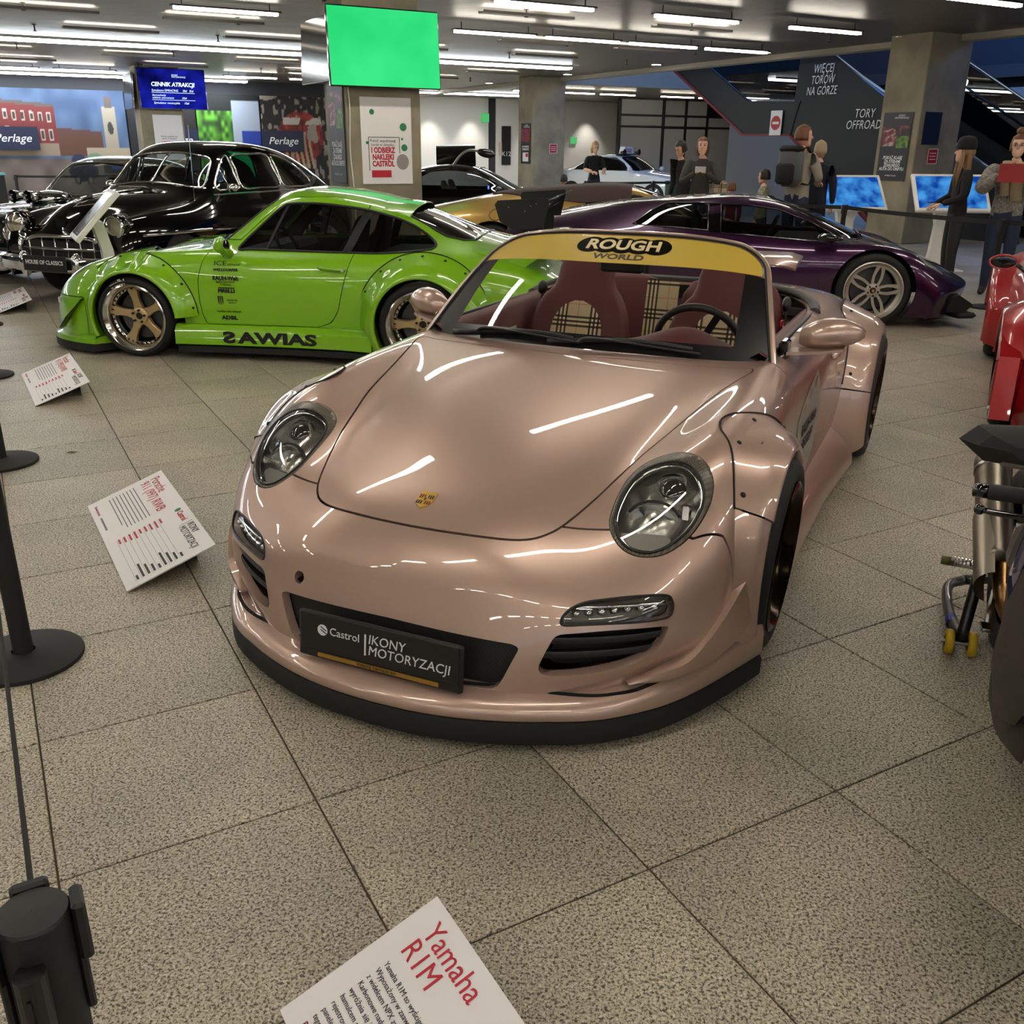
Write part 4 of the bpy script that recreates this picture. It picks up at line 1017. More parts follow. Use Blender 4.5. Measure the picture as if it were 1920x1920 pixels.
# tonneau rim, door cards, belts
ton=cr([(-1.86,.735,.835),(-1.98,.70,.862),(-2.08,.60,.89),(-2.14,.42,.905),(-2.16,.2,.91),(-2.16,0,.91)],6); ton=[(p[0],-p[1],p[2]) for p in ton[:-1]]+[tuple(p) for p in reversed(ton)]
obj('tonneau_rim',tube(ton,.028,8,flat=.7),M_BLK,pink,True)
DC=lambda s:gridm(np.array([[(x,s*y,z) for x in np.linspace(-.72,-1.95,16)] for y,z in ((.722,.83),(.69,.845),(.655,.82),(.65,.70),(.63,.62),(.655,.55),(.66,.3))]),s>0)
for s in(1,-1):
    obj('door_card',DC(s),M_BURG,pink,True)
    obj('door_card_tartan',gridm(np.array([[(x,s*.640,z) for x in np.linspace(-.95,-1.45,6)] for z in (.64,.74)])),M_PLAID,pink)
    obj('belt_line_seal',tube([(x,s*.728,.838-.01*(x+1.2)**2) for x in np.linspace(-.80,-1.88,14)],.009,6),M_BLK,pink,True)
    obj('seat_belt',loft([[(x,s*y,z),(x-.05,s*y,z)] for x,y,z in ((-1.72,.62,.88),(-1.69,.625,.75),(-1.66,.62,.6),(-1.62,.6,.4))],False),M_BLK,pink)
    obj('belt_guide',xf(ell(.05,.02,.035),T(-1.73,s*.62,.885)),M_BLK,pink,True)
    obj('belt_tongue',xf(boxm(.05,.012,.03,bev=.004),T(-1.70,s*.612,.80)),mat('belt_red',rgb(200,36,44),.4),pink)
# rear wing on two stays
wg=[]
for y in np.linspace(-.535,.535,19):
    e_=max(0,(abs(y)-.46)/.075)**2; wg.append([(-2.42-.05*e_,y,.985-.02*e_),(-2.50,y,1.012-.02*e_),(-2.68,y,1.03-.015*e_),(-2.70,y,1.018-.015*e_),(-2.52,y,.990-.02*e_),(-2.44-.04*e_,y,.972-.02*e_)])
obj('rear_wing',loft(wg,True,True),M_PINK,pink,50)
for s_ in(1,-1): obj('wing_stay',loft([[(x,s_*.30,z),(x-.07,s_*.30,z),(x-.07,s_*.312,z),(x,s_*.312,z)] for x,z in((-2.46,.85),(-2.50,1.0))],True,True),M_BLKM,pink)
# door sticker: silver panel with small lettering
st=[]
for x,z0,z1 in ((-.70,.22,.60),(-.80,.22,.63),(-.95,.22,.66),(-1.10,.24,.68),(-1.25,.30,.70)):
    st.append([(x,body_y(x,z)+.0015,z) for z in np.linspace(z0,z1,8)])
obj('door_sticker',gridm(np.array(st)),mat('sticker_silver',rgb(168,164,160),.3,metal=.5),pink,True)
text('sticker_lettering','RAUH-Welt\nBEGRIFF',.07,M_INK,pink,fn=lambda x,y,z:(-.98-x,body_y(-.98-x,.50+y)+.003,.50+y),bold=.002)
# handle
obj('door_handle',xf(ell(.09,.018,.018),T(-1.58,.885,.70)),M_PINK,pink,True)
obj('fuel_flap',xf(ell(.07,.004,.07),T(-.42,-.858,.66)),M_PINK,pink,True)
# ---------------------------------------------------------------- the lime green coupe
GB=[
_X(-3.35,(0,.60),(.3,.60),(.5,.59),(.62,.57),(.70,.53),(.76,.46),(.78,.38),(.76,.27),(.70,.18)),
_X(-3.1,(0,.74),(.3,.74),(.5,.73),(.64,.71),(.74,.67),(.81,.59),(.84,.46),(.83,.3),(.78,.15)),
_X(-2.8,(0,.86),(.3,.855),(.52,.835),(.66,.80),(.765,.75),(.84,.66),(.865,.52),(.86,.32),(.82,.13)),
_X(-2.55,(0,.965),(.28,.955),(.47,.925),(.62,.86),(.755,.795),(.845,.70),(.87,.55),(.865,.33),(.83,.12)),
_X(-2.3,(0,1.06),(.27,1.045),(.46,1.00),(.60,.90),(.74,.815),(.84,.725),(.87,.57),(.865,.33),(.83,.12)),
_X(-2.0,(0,1.155),(.28,1.14),(.47,1.09),(.61,.97),(.725,.825),(.825,.74),(.865,.58),(.86,.33),(.83,.115)),
_X(-1.7,(0,1.222),(.30,1.206),(.49,1.155),(.615,1.01),(.71,.825),(.805,.75),(.86,.59),(.855,.33),(.825,.115)),
_X(-1.4,(0,1.252),(.31,1.238),(.505,1.185),(.62,1.03),(.705,.822),(.795,.755),(.855,.6),(.85,.33),(.825,.115)),
_X(-1.15,(0,1.238),(.31,1.225),(.51,1.172),(.625,1.02),(.705,.818),(.79,.755),(.85,.6),(.85,.33),(.825,.115)),
_X(-.95,(0,1.12),(.31,1.105),(.53,1.06),(.635,.97),(.71,.815),(.79,.755),(.85,.6),(.85,.33),(.825,.115)),
_X(-.75,(0,.985),(.31,.965),(.54,.92),(.64,.87),(.715,.812),(.795,.755),(.85,.6),(.85,.33),(.825,.115)),
_X(-.58,(0,.865),(.31,.855),(.52,.835),(.63,.815),(.72,.81),(.80,.75),(.85,.6),(.85,.33),(.825,.115)),
_X(-.40,(0,.835),(.3,.825),(.48,.80),(.60,.785),(.72,.805),(.81,.75),(.855,.6),(.855,.33),(.83,.115)),
_X(-.15,(0,.795),(.29,.785),(.45,.76),(.57,.745),(.71,.79),(.815,.735),(.86,.6),(.86,.33),(.83,.115)),
_X(.08,(0,.745),(.28,.735),(.42,.712),(.54,.70),(.695,.765),(.805,.715),(.86,.59),(.86,.33),(.83,.115)),
[(.27,0,.69),(.27,.26,.682),(.26,.40,.66),(.25,.52,.65),(.24,.67,.73),(.22,.79,.68),(.17,.855,.57),(.15,.86,.33),(.15,.83,.115)],
[(.43,0,.63),(.43,.25,.622),(.42,.38,.60),(.41,.50,.59),(.42,.65,.675),(.37,.78,.62),(.29,.85,.52),(.26,.86,.31),(.25,.83,.115)],
[(.57,0,.555),(.57,.25,.548),(.56,.38,.53),(.555,.5,.525),(.565,.64,.575),(.50,.765,.52),(.39,.845,.45),(.34,.86,.29),(.32,.83,.11)],
[(.68,0,.475),(.68,.25,.468),(.67,.38,.455),(.66,.5,.45),(.645,.63,.47),(.57,.755,.44),(.45,.84,.38),(.39,.86,.26),(.37,.83,.11)],
[(.755,0,.40),(.75,.25,.395),(.74,.38,.385),(.72,.5,.38),(.68,.63,.375),(.60,.75,.36),(.48,.84,.31),(.42,.86,.22),(.39,.83,.11)],
[(.785,0,.32),(.78,.25,.315),(.765,.4,.305),(.74,.52,.3),(.69,.64,.29),(.61,.75,.27),(.49,.84,.24),(.43,.86,.18),(.40,.83,.105)],
[(.79,0,.22),(.785,.25,.215),(.77,.4,.21),(.74,.52,.2),(.69,.64,.19),(.61,.75,.18),(.5,.84,.16),(.435,.855,.14),(.40,.83,.10)],
[(.78,0,.12),(.775,.25,.12),(.76,.4,.12),(.73,.52,.12),(.68,.64,.115),(.60,.75,.11),(.5,.83,.11),(.435,.845,.105),(.40,.83,.09)],
]
GB=[[(x+.07*min(1,max(0,(x-.30)/.40)),y,z) for x,y,z in r] for r in GB]
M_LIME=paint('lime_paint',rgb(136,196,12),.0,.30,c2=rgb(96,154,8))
M_LIPAL=mat('polished_rim',(.72,.70,.66),.16,metal=1); M_CHAMP=mat('champagne_spoke',rgb(206,180,132),.38,metal=.55)
M_ICAR=mat('car_interior_black',rgb(22,22,24),.8)
lime=empty('coupe',(-2.861,8.27,0),math.radians(172.4),'lime green wide-body coupe with rear wing parked side-on','car')
B=Body(GB,7,7)
gF=(-.055,.305,.955); gR=(-2.325,.316,1.02)
win=scr([(-.857,.825),(-1.02,.985),(-1.165,1.115),(-1.235,1.143),(-1.40,1.148),(-1.573,1.138),(-1.833,1.104),(-2.091,1.038),(-2.262,.96),(-2.371,.885),(-2.37,.852),(-2.30,.836),(-1.995,.812),(-1.712,.810),(-1.3,.812),(-1.102,.815),(-.95,.817)],4)
wsh=scr([(.62,.835),(.59,.93),(.545,1.05),(.49,1.155),(.40,1.19),(.2,1.207),(0,1.212),(-.2,1.207),(-.40,1.19),(-.49,1.155),(-.545,1.05),(-.59,.93),(-.62,.835),(-.3,.862),(0,.868),(.3,.862)],3)
rwn=scr([(.53,.90),(.47,1.0),(.40,1.10),(.3,1.135),(0,1.15),(-.3,1.135),(-.40,1.10),(-.47,1.0),(-.53,.90),(-.3,.91),(0,.915),(.3,.91)],3)
sWin=s_side(win,.40); sWsh=s_fr(wsh,-1.28,1,False); sRw=s_fr(rwn,-1.75,-1,False)
sArc=lambda V:np.minimum(s_circ(gF[0],gF[1],.37,.62)(V),s_circ(gR[0],gR[1],.385,.62)(V))
B.cut(sArc); B.cut(sWin); B.cut(sWsh); B.cut(sRw)
gdoor=[(-.684,.88),(-.60,.74),(-.562,.60),(-.560,.45),(-.572,.34),(-.597,.262),(-1.50,.262),(-1.60,.30),(-1.66,.39),(-1.70,.55),(-1.778,.825),(-1.85,1.2),(-1.2,1.19),(-.86,.88)]
ghood=cr([(-.60,0),(-.585,.35),(-.56,.56),(-.50,.60),(-.2,.53),(.1,.46),(.4,.42),(.58,.40),(.655,.33),(.675,.2),(.68,0)],5); ghood=[tuple(p) for p in ghood]
gbx=lambda V:np.interp(AY(V),[0,.4,.55,.7,.9],[.70,.665,.60,.50,.36])-V[:,0]
hoodp=B.take(lambda V:np.maximum(sdpoly(V[:,:2],ghood+[(a,-b) for a,b in reversed(ghood[1:-1])]),.3-V[:,2])); 
gdoorp=B.take(s_side(gdoor,.45)); gb=B.take(lambda V:np.maximum(gbx(V),V[:,2]-.437))
obj('hood',skirt(hoodp,.012),M_LIME,lime,45); obj('front_bumper',skirt(gb,.02),M_LIME,lime,45)
for sgn in(1,-1):
    q=clip(*gdoorp,-sgn*gdoorp[0][:,1]); obj('door',skirt(q,.012),M_LIME,lime,45)
obj('body_shell',skirt(B.cur,.012),M_LIME,lime,45)
sh=(B.V-B.N*.016); sIn=lambda V:np.minimum(np.minimum(sArc(V),sWin(V)),np.minimum(sWsh(V),sRw(V)))-.008
obj('inner_shell',clip(sh,B.F,sIn(B.V),False),M_SHELL,lime)
wells(lime,((gF[0],gF[1],.375),(gR[0],gR[1],.39)),.60)
M_SG=glass('coupe_glass',(.50,.53,.54)); 
for sgn in(1,-1):
    q=B.patch(lambda V:np.maximum(sWin(V),-sgn*V[:,1]),.006); obj('side_window',q,M_SG,lime,True)
    loop=[(x,sgn*(B.y(x,z)+.001),z) for x,z in win]
    obj('window_trim',tube(loop,.010,6,True,up=(0,1,0)),M_BLK,lime,True)
    for (xa,za),(xb,zb),w in (((-1.705,.805),(-1.845,1.105),.034),((-1.07,.81),(-1.225,1.145),.011)):
        bar=[]
        for t in np.linspace(0,1,8):
            x,z=xa+(xb-xa)*t,za+(zb-za)*t; y=B.y(x,z); bar.append([(x+w,sgn*(y+.001),z),(x-w,sgn*(y+.001),z),(x-w,sgn*(y-.02),z),(x+w,sgn*(y-.02),z)])
        obj('window_pillar',loft(bar,True,True),M_BLK,lime)
obj('windscreen',B.patch(sWsh,.004),M_SG,lime,True); obj('rear_window',B.patch(sRw,.004),mat('rear_glass',rgb(14,15,14),.04,coat=1),lime,True)
obj('windscreen_trim',tube([(B.x(y,z)+.002,y,z) for y,z in wsh],.008,6,True),M_BLK,lime,True)
obj('rear_window_trim',tube([(B.x(y,z,-1)-.002,y,z) for y,z in rwn],.010,6,True),M_BLK,lime,True)
obj('wiper',tube([(B.x(y,z)+.02,y,z) for y,z in ((.05,.87),(.2,.875),(.45,.885),(.56,.90))],.008,6),M_BLK,lime,True)
# roof edge spoiler above the rear window
rs=[]
for y in np.linspace(-.47,.47,15):
    k=(y/.47)**2; rs.append([(-1.93+.02*k,y,B.z(-1.93,y)+.002),(-2.05,y,B.z(-2.05,y)+.020),(-2.17+.03*k,y*1.0,B.z(-2.12,y)+.028-.02*k),(-2.175+.03*k,y,B.z(-2.12,y)+.018-.02*k),(-2.08,y,B.z(-2.08,y)+.0)])
obj('roof_spoiler',loft(rs,True,True),M_LIME,lime,40)
# arches
gy=lambda x,z:min(B.y(x,min(z,.74)),.86)
f1=flare(None,gF[0],gF[1],.485,.345,.965,46,178,40,ybody=gy); f1b=flare(None,gF[0],gF[1],.44,.345,.965,-25,45,18,ybody=lambda x,z:min(B.y(min(x,.40),max(z,.2)),.86))
f2=flare(None,gR[0],gR[1],.52,.352,1.03,20,176,46,ybody=gy); f2b=flare(None,gR[0],gR[1],.50,.352,1.03,-28,19.4,14,ybody=lambda x,z:.86)
for sgn in(1,-1):
    f=(lambda q:q) if sgn>0 else mirror_y
    obj('wheel_arch_flare',f(f1),M_LIME,lime,True); obj('bumper_side_extension',f(f1b),M_LIME,lime,True); obj('wheel_arch_flare',f(f2),M_LIME,lime,True); obj('sill_extension',f(f2b),M_LIME,lime,True)
    for cx,cz,ro,rlp,an,yp in ((gF[0],gF[1],.485,.345,(52,75,98,122,146,170),.965),(gR[0],gR[1],.52,.352,(28,50,70,90,110,130),1.03)):
        for a in an:
            q=math.radians(a); yb=gy(cx+ro*math.cos(q),cz+ro*math.sin(q)); r=ro*.86+rlp*.14; y=yb+(yp-yb)*.20
            n=Vector((math.cos(q)*.7,.66,math.sin(q)*.7)).normalized(); M=T(cx+r*math.cos(q),y,cz+r*math.sin(q))@Vector((0,1,0)).rotation_difference(n).to_matrix().to_4x4()
            obj('rivet',f(xf(lathe([(.0005,.003),(.006,.003),(.010,-.001),(.012,-.006)],8,'y'),M)),M_BLKM,lime,True)
        seam=[]
        for a in np.linspace(an[0]-6,176,36):
            q=math.radians(a); x,z=cx+ro*math.cos(q),cz+ro*math.sin(q); seam.append((x,gy(x,z)+.001,z))
        obj('flare_seal',f(tube(seam,.004,6)),M_BLKM,lime,True)
    sk=loft([[(x,.78,.085),(x,.90+w,.10),(x,.925+w,.115),(x,.915+w,.22),(x,.88+w*.5,.262),(x,.82,.262)] for x,w in ((-.36,.0),(-.8,-.005),(-1.3,.0),(-1.7,.03),(-1.95,.09))],True,True)
    obj('side_skirt',f(sk),M_LIME,lime,35)
    obj('skirt_blade',f(loft([[(x,.80,.055),(x,.93+w,.055),(x,.93+w,.098),(x,.80,.098)] for x,w in ((-.38,0),(-1.3,0),(-1.75,.04),(-1.98,.09))],True,True)),M_BLKM,lime)
    # front lamps in the bumper, canard
    obj('indicator',f(xf(boxm(.05,.012,.05,bev=.008),T(.70,.70,.385)@RZ(-42))),mat('indicator_lens',rgb(190,186,176),.1,coat=1),lime)
    obj('canard',f(prism([(.60,.20),(.52,.30),(.40,.43),(.41,.415),(.55,.285),(.615,.20)],.83,.90,'y')),M_BLKG,lime)
    q=B.patch(lambda V:np.maximum((np.hypot((V[:,0]-.47)/.125,(V[:,1]*sgn-.635)/.105)-1)*.1,.4-V[:,2]),-.002)
    obj('headlamp',q,mat('lamp_glass',rgb(150,150,146),.05,coat=1,metal=.4),lime,True)
# front lip
plan2=[(.935,0),(.932,.2),(.915,.4),(.87,.56),(.79,.68),(.68,.78),(.55,.86),(.41,.92),(.30,.95)]
pl2=cr([(x,y,0) for x,y in plan2],4); pl2=[(p[0],-p[1],0) for p in reversed(pl2[1:])]+[tuple(p) for p in pl2]
def ring2(prof): return loft([[(x-(o*(.9 if abs(y)<.6 else .6)),y-math.copysign(o*(.1 if abs(y)<.4 else .7),y) if o else y,z) for o,z in prof] for x,y,_ in pl2],True,True)
obj('splitter',ring2([(.2,.03),(0,.03),(0,.088),(.2,.088)]),M_BLKM,lime,40); obj('front_lip',ring2([(.2,.088),(.0,.090),(.01,.125),(.05,.145),(.2,.15)]),M_LIME,lime,40)
# mirrors, handles
for sgn in(1,-1):
    mm=bpy.data.objects.new('door_mirror',None); COL.objects.link(mm); mm.parent=lime
    rings=[]
    for t in np.linspace(0,1,9):
        k=math.sin(math.pi*(.08+.84*t))**.6; rings.append([(-.80-.02*t+.055*k*math.cos(a)*(1.2 if math.cos(a)>0 else .6),sgn*(.83+.17*t),.862+.062*k*math.sin(a)) for a in np.linspace(0,2*math.pi,16,False)])
    obj('mirror_shell',loft(rings,True,True),M_LIME,mm,50); obj('mirror_foot',tube([(-.80,sgn*.80,.785),(-.80,sgn*.85,.81),(-.80,sgn*.885,.84)],[.05,.04,.035],10,flat=.8),M_LIME,mm,True)
    obj('mirror_glass',xf(ell(.003,.06,.045),T(-.845,sgn*.915,.862)),M_CHR,mm,True)
    ydh=B.y(-1.62,.70)
    obj('door_handle',tube([(-1.51,sgn*(ydh-.004),.708),(-1.54,sgn*(ydh+.022),.705),(-1.62,sgn*(ydh+.026),.700),(-1.70,sgn*(ydh+.022),.694),(-1.73,sgn*(ydh-.004),.690)],[.010,.015,.015,.015,.012],8),M_LIME,lime,True)
    obj('door_lock',xf(cyl(.012,.01,12,axis='y'),T(-1.71,sgn*(ydh+.036),.692)),M_CHR,lime)
# interior
for yc in(.36,-.36): bucket_seat(lime,yc,M_ICAR,None,-.05,-.02)
obj('dashboard',boxm(.30,1.25,.22,(-.92,0,.70),.05),M_ICAR,lime); obj('cabin_floor',boxm(2.2,1.4,.05,(-1.6,0,.25)),M_ICAR,lime)
obj('rear_shelf',boxm(.7,1.15,.04,(-2.15,0,.74)),M_ICAR,lime)
for sgn in(1,-1): obj('door_card',boxm(1.3,.03,.42,(-1.3,sgn*.70,.58)),M_ICAR,lime)
obj('steering_wheel',xf(tube([(.17*math.cos(t),.17*math.sin(t),0) for t in np.linspace(0,2*math.pi,32,False)],.015,8,True),T(-1.12,.36,.80)@RY(-66)),M_ICAR,lime,True)
# tail: green duck base and the big wing
tb=[]
for y in np.linspace(-.66,.66,15):
    k=(y/.66)**2; tb.append([(-2.60,y,B.z(-2.60,y)-.01),(-2.85,y,.885-.05*k),(-3.05,y,.940-.05*k),(-3.30,y,.962-.05*k),(-3.34,y,.945-.05*k),(-3.25,y,.86),(-3.05,y,.72)])
obj('duck_tail',loft(tb,True,True),M_LIME,lime,40)
wing=bpy.data.objects.new('rear_wing',None); COL.objects.link(wing); wing.parent=lime
def foil(x0,z0,ch,tilt,y0,y1,n=9):
    P=[(0,0),(-.05,.018),(-.3,.035),(-.7,.03),(-1,.012),(-1,.004),(-.6,.0),(-.2,-.012)]
    rr_=[]
    for y in np.linspace(y0,y1,n): rr_.append([(x0+ch*(px*math.cos(tilt)),y,z0+ch*(pz-px*math.sin(tilt))) for px,pz in P])
    return loft(rr_,True,True)
obj('main_plane',foil(-2.93,1.11,.30,.12,-.72,.72),M_BLKG,wing,40); obj('upper_flap',foil(-3.16,1.175,.14,.35,-.72,.72),M_BLKG,wing,40)
for sgn in(1,-1):
    ep=[(-2.838,1.172),(-2.86,1.20),(-3.225,1.225),(-3.235,1.20),(-3.195,1.012),(-2.972,1.0),(-2.875,1.055)]
    obj('end_plate',prism(ep,sgn*.722,sgn*.732,'y'),M_BLKM,wing)
    for x,z in ((-2.94,1.155),(-3.06,1.13),(-3.10,1.165),(-3.14,1.18)): obj('plate_bolt',xf(cyl(.006,.006,8,axis='y'),T(x,sgn*.735,z)),M_CHR,wing)
    obj('wing_stay',prism([(-2.98,.90),(-3.16,.90),(-3.17,1.10),(-3.03,1.10)],sgn*.40,sgn*.41,'y'),M_BLKM,wing)
# tail lamps
obj('tail_lamp_band',loft([[(B.x(y,z,-1)-.006,y,z) for z in (.50,.60)] for y in np.linspace(-.72,.72,25)],False),mat('tail_red',rgb(120,12,12),.1,coat=1),lime,True)
# wheels
GW=wheel_meshes('g',.305,.252,.26,M_LIPAL,M_CHAMP,5,'star',.085,nut_m=M_BLK,bolts=36); GW2=wheel_meshes('g2',.316,.252,.31,M_LIPAL,M_CHAMP,5,'star',.11,nut_m=M_BLK,bolts=36)
for sgn in(1,-1):
    put_wheel(GW,lime,gF[0],sgn*gF[2],gF[1],sgn,8,2); put_wheel(GW2,lime,gR[0],sgn*gR[2],gR[1],sgn,20,2)
    def tl(cx,cz,R,s,ang0,yy):
        def fn(x,y,z):
            a=math.radians(ang0)-x/R; r=R+y; return (cx+r*math.cos(a)*1,sgn*(yy+.004+z),cz+r*math.sin(a))
        return fn
    if sgn>0:
        for nm,s,cx,cz,R,a0,yy in (('tyre_lettering','idlers',gF[0],gF[1],.278,70,gF[2]),('tyre_lettering','idlers',gR[0],gR[1],.284,165,gR[2])):
            text(nm,s,.06,mat('tyre_white',rgb(196,190,182),.7),lime,fn=tl(cx,cz,R,s,a0,yy),bold=.002)
# decals
K=dict(m=M_BLKM)
side_text(B,lime,'ICE',-.74,.718,.045,M_BLKM,width=.095); side_text(B,lime,'DETAILING',-.85,.710,.018,M_BLKM,width=.10)
side_text(B,lime,'WELLDORFER',-.785,.672,.026,M_BLKM,width=.20,bold=.001)
side_text(B,lime,'RAUH-Welt',-.782,.611,.044,M_BLKM,width=.205,bold=.0018); side_text(B,lime,'BEGRIFF',-.782,.582,.020,M_BLKM,width=.15); side_text(B,lime,'WARSAW',-.782,.564,.014,M_BLKM,width=.09)
side_text(B,lime,'PIRELLI',-.785,.517,.036,M_BLKM,width=.135,bold=.002)
ov=lambda x,z:(x,B.y(x,z)+.003,z)
obj('decal_bar',([ov(x,z) for x,z in ((-.72,.545),(-.852,.545),(-.852,.536),(-.72,.536))],[(0,1,2,3)]),M_BLKM,lime)
for k in range(3):
    p=[(-.708-.016*k,.48),(-.720-.016*k,.478),(-.721-.016*k,.43-.01*(k%2)),(-.716-.016*k,.41),(-.713-.016*k,.43)]
    obj('decal_claw',([ov(*q) for q in p],[tuple(range(5))]),M_BLKM,lime)
side_text(B,lime,'MONSTER',-.825,.448,.02,M_BLKM,width=.085); side_text(B,lime,'ENERGY',-.825,.43,.013,M_BLKM,width=.06)
side_text(B,lime,'Leather with Ideas.pl',-.79,.364,.024,M_BLKM,width=.19); side_text(B,lime,'ADBL',-.79,.314,.040,M_BLKM,width=.135,bold=.002)
sky=lambda X,Z:.918+(0 if X>-1.3 else .03*(-1.3-X)/.4)
def sk_txt(s,x0,mir=1,w=None):
    return text('skirt_lettering',s,.115,M_BLKM,lime,fn=lambda x,y,z:(x0-mir*x,sky(x0-mir*x,0)+.006+z+ (.0 if True else 0),.172+y),bold=.005,width=w)
sk_txt('S',-.80,-1,.10); sk_txt('AWIAS',-1.19,1,.64)
# ---------------------------------------------------------------- other cars of the hall
def build_car(name,label,PB,loc,ang,pm,arch,wins=(),wsh=None,wx=-9,rwn=None,rx=0,gm=None,trim=None,tr=.009,lines=(),ymin=.4,ru=6,rv=6,wy=.6,body='body_shell',well=True):
    car=empty(name,(loc[0],loc[1],0),math.radians(ang),label,'car'); B=Body(PB,ru,rv)
    cuts=[s_circ(cx,cz,r,wy) for cx,cz,r in arch]+[s_side(w,ymin) for w in wins]
    if wsh: cuts.append(s_fr(wsh,wx,1,False))
    if rwn: cuts.append(s_fr(rwn,rx,-1,False))
    allc=lambda V:np.min([c(V) for c in cuts],0)
    B.cut(allc); obj(body,skirt(B.cur,.014),pm,car,45)
    obj('inner_shell',clip(B.V-B.N*.018,B.F,allc(B.V)-.008,False),M_SHELL,car)
    if well: wells(car,arch,wy-.05,.80)
    gm=gm or M_TGLASS
    for w in wins:
        for sg in(1,-1):
            obj('side_window',B.patch(lambda V:np.maximum(s_side(w,ymin)(V),-sg*V[:,1]),.006),gm,car,True)
            if trim: obj('window_trim',tube([(x,sg*(B.y(x,z)+.001),z) for x,z in w],tr,6,True,up=(0,1,0)),trim,car,True)
    if wsh:
        obj('windscreen',B.patch(s_fr(wsh,wx,1,False),.005),gm,car,True)
        if trim: obj('windscreen_trim',tube([(B.x(y,z)+.002,y,z) for y,z in wsh],tr,6,True),trim,car,True)
    if rwn:
        obj('rear_window',B.patch(s_fr(rwn,rx,-1,False),.005),gm,car,True)
    for ln in lines:      # shut lines as fine dark grooves
        for sg in(1,-1): obj('shut_line',tube([(x,sg*(B.y(x,z)+.0005),z) for x,z in ln],.003,5,up=(0,1,0)),M_BLKM,car)
    obj('cabin_floor',boxm(2.0,1.3,.05,(-1.5,0,.28)),M_ICAR,car)
    return car,B
def mirror2(P): return P+[(-a,b) for a,b in reversed(P) if abs(a)>1e-6]
# ---- wedge-shaped supercars
WB=[
_X(-3.55,(0,.86),(.4,.86),(.62,.84),(.74,.80),(.84,.74),(.92,.65),(.95,.52),(.93,.33),(.88,.2)),
_X(-3.2,(0,.93),(.4,.93),(.6,.915),(.73,.87),(.86,.80),(.97,.70),(1.0,.54),(.98,.33),(.92,.16)),
_X(-2.7,(0,1.025),(.35,1.02),(.52,1.0),(.70,.93),(.86,.84),(.99,.73),(1.02,.55),(1.0,.33),(.94,.12)),
_X(-2.3,(0,1.07),(.34,1.065),(.50,1.045),(.70,.94),(.86,.845),(.98,.74),(1.015,.55),(.99,.33),(.94,.11)),
_X(-1.9,(0,1.105),(.34,1.10),(.50,1.075),(.68,.95),(.84,.825),(.95,.73),(.985,.55),(.96,.33),(.92,.10)),
_X(-1.5,(0,1.13),(.34,1.125),(.50,1.095),(.67,.96),(.83,.805),(.92,.71),(.95,.54),(.93,.33),(.90,.10)),
_X(-1.15,(0,1.133),(.34,1.127),(.50,1.095),(.675,.94),(.83,.785),(.91,.69),(.94,.53),(.93,.33),(.90,.10)),
_X(-.85,(0,1.085),(.34,1.075),(.52,1.045),(.69,.90),(.835,.765),(.915,.675),(.945,.52),(.935,.33),(.90,.10)),
_X(-.55,(0,.985),(.35,.975),(.55,.94),(.71,.84),(.845,.755),(.925,.675),(.96,.52),(.945,.33),(.90,.10)),
_X(-.25,(0,.865),(.36,.855),(.58,.82),(.73,.765),(.855,.755),(.945,.69),(.985,.53),(.96,.33),(.91,.10)),
_X(0,(0,.755),(.36,.745),(.56,.725),(.70,.715),(.85,.75),(.96,.69),(1.005,.54),(.98,.33),(.92,.10)),
_X(.25,(0,.685),(.35,.68),(.54,.665),(.68,.66),(.83,.705),(.95,.645),(1.0,.52),(.98,.32),(.92,.10)),
[(.5,0,.60),(.49,.33,.595),(.48,.52,.58),(.47,.66,.575),(.45,.81,.61),(.42,.93,.56),(.38,.985,.46),(.36,.97,.3),(.36,.92,.10)],
[(.74,0,.495),(.73,.31,.49),(.70,.5,.48),(.67,.64,.47),(.63,.78,.48),(.57,.90,.44),(.50,.96,.38),(.46,.96,.26),(.44,.92,.10)],
[(.92,0,.40),(.91,.29,.395),(.87,.48,.39),(.82,.62,.38),(.75,.76,.375),(.67,.87,.35),(.58,.94,.30),(.52,.95,.22),(.48,.92,.10)],
[(.965,0,.36),(.95,.28,.355),(.91,.46,.345),(.85,.61,.33),(.77,.75,.31),(.68,.86,.29),(.59,.93,.25),(.53,.945,.18),(.49,.92,.10)],
[(.95,0,.25),(.93,.28,.245),(.88,.46,.235),(.83,.6,.22),(.75,.74,.2),(.67,.85,.19),(.585,.925,.17),(.53,.94,.14),(.49,.92,.09)],
[(.93,0,.12),(.91,.28,.12),(.87,.46,.12),(.82,.6,.115),(.74,.74,.11),(.66,.85,.11),(.58,.92,.10),(.53,.93,.10),(.49,.92,.085)],
]
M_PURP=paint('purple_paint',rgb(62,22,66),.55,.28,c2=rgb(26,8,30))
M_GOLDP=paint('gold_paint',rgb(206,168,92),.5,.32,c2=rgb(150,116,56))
M_SOFT=mat('brown_softtop',rgb(62,46,44),.9)
M_SILV=mat('silver_rim',rgb(196,190,178),.32,metal=.6)
w1=[(-2.285,.872),(-2.13,.985),(-1.995,1.062),(-1.75,1.066),(-1.575,1.064),(-1.558,.828),(-1.9,.85)]
w2=[(-1.455,1.06),(-1.2,1.057),(-.91,1.022),(-.6,.915),(-.30,.772),(-.32,.757),(-.62,.758),(-1.0,.782),(-1.435,.812)]
wws=scr(mirror2([(.0,1.118),(.25,1.112),(.42,1.085),(.52,1.0),(.62,.86),(.70,.775),(.45,.775),(.2,.79),(0,.795)]),3)
pdoor=[(-.36,.74),(-.46,.60),(-.50,.40),(-.47,.20),(-.55,.13),(-1.30,.13),(-1.42,.30),(-1.50,.60),(-1.51,.81)]
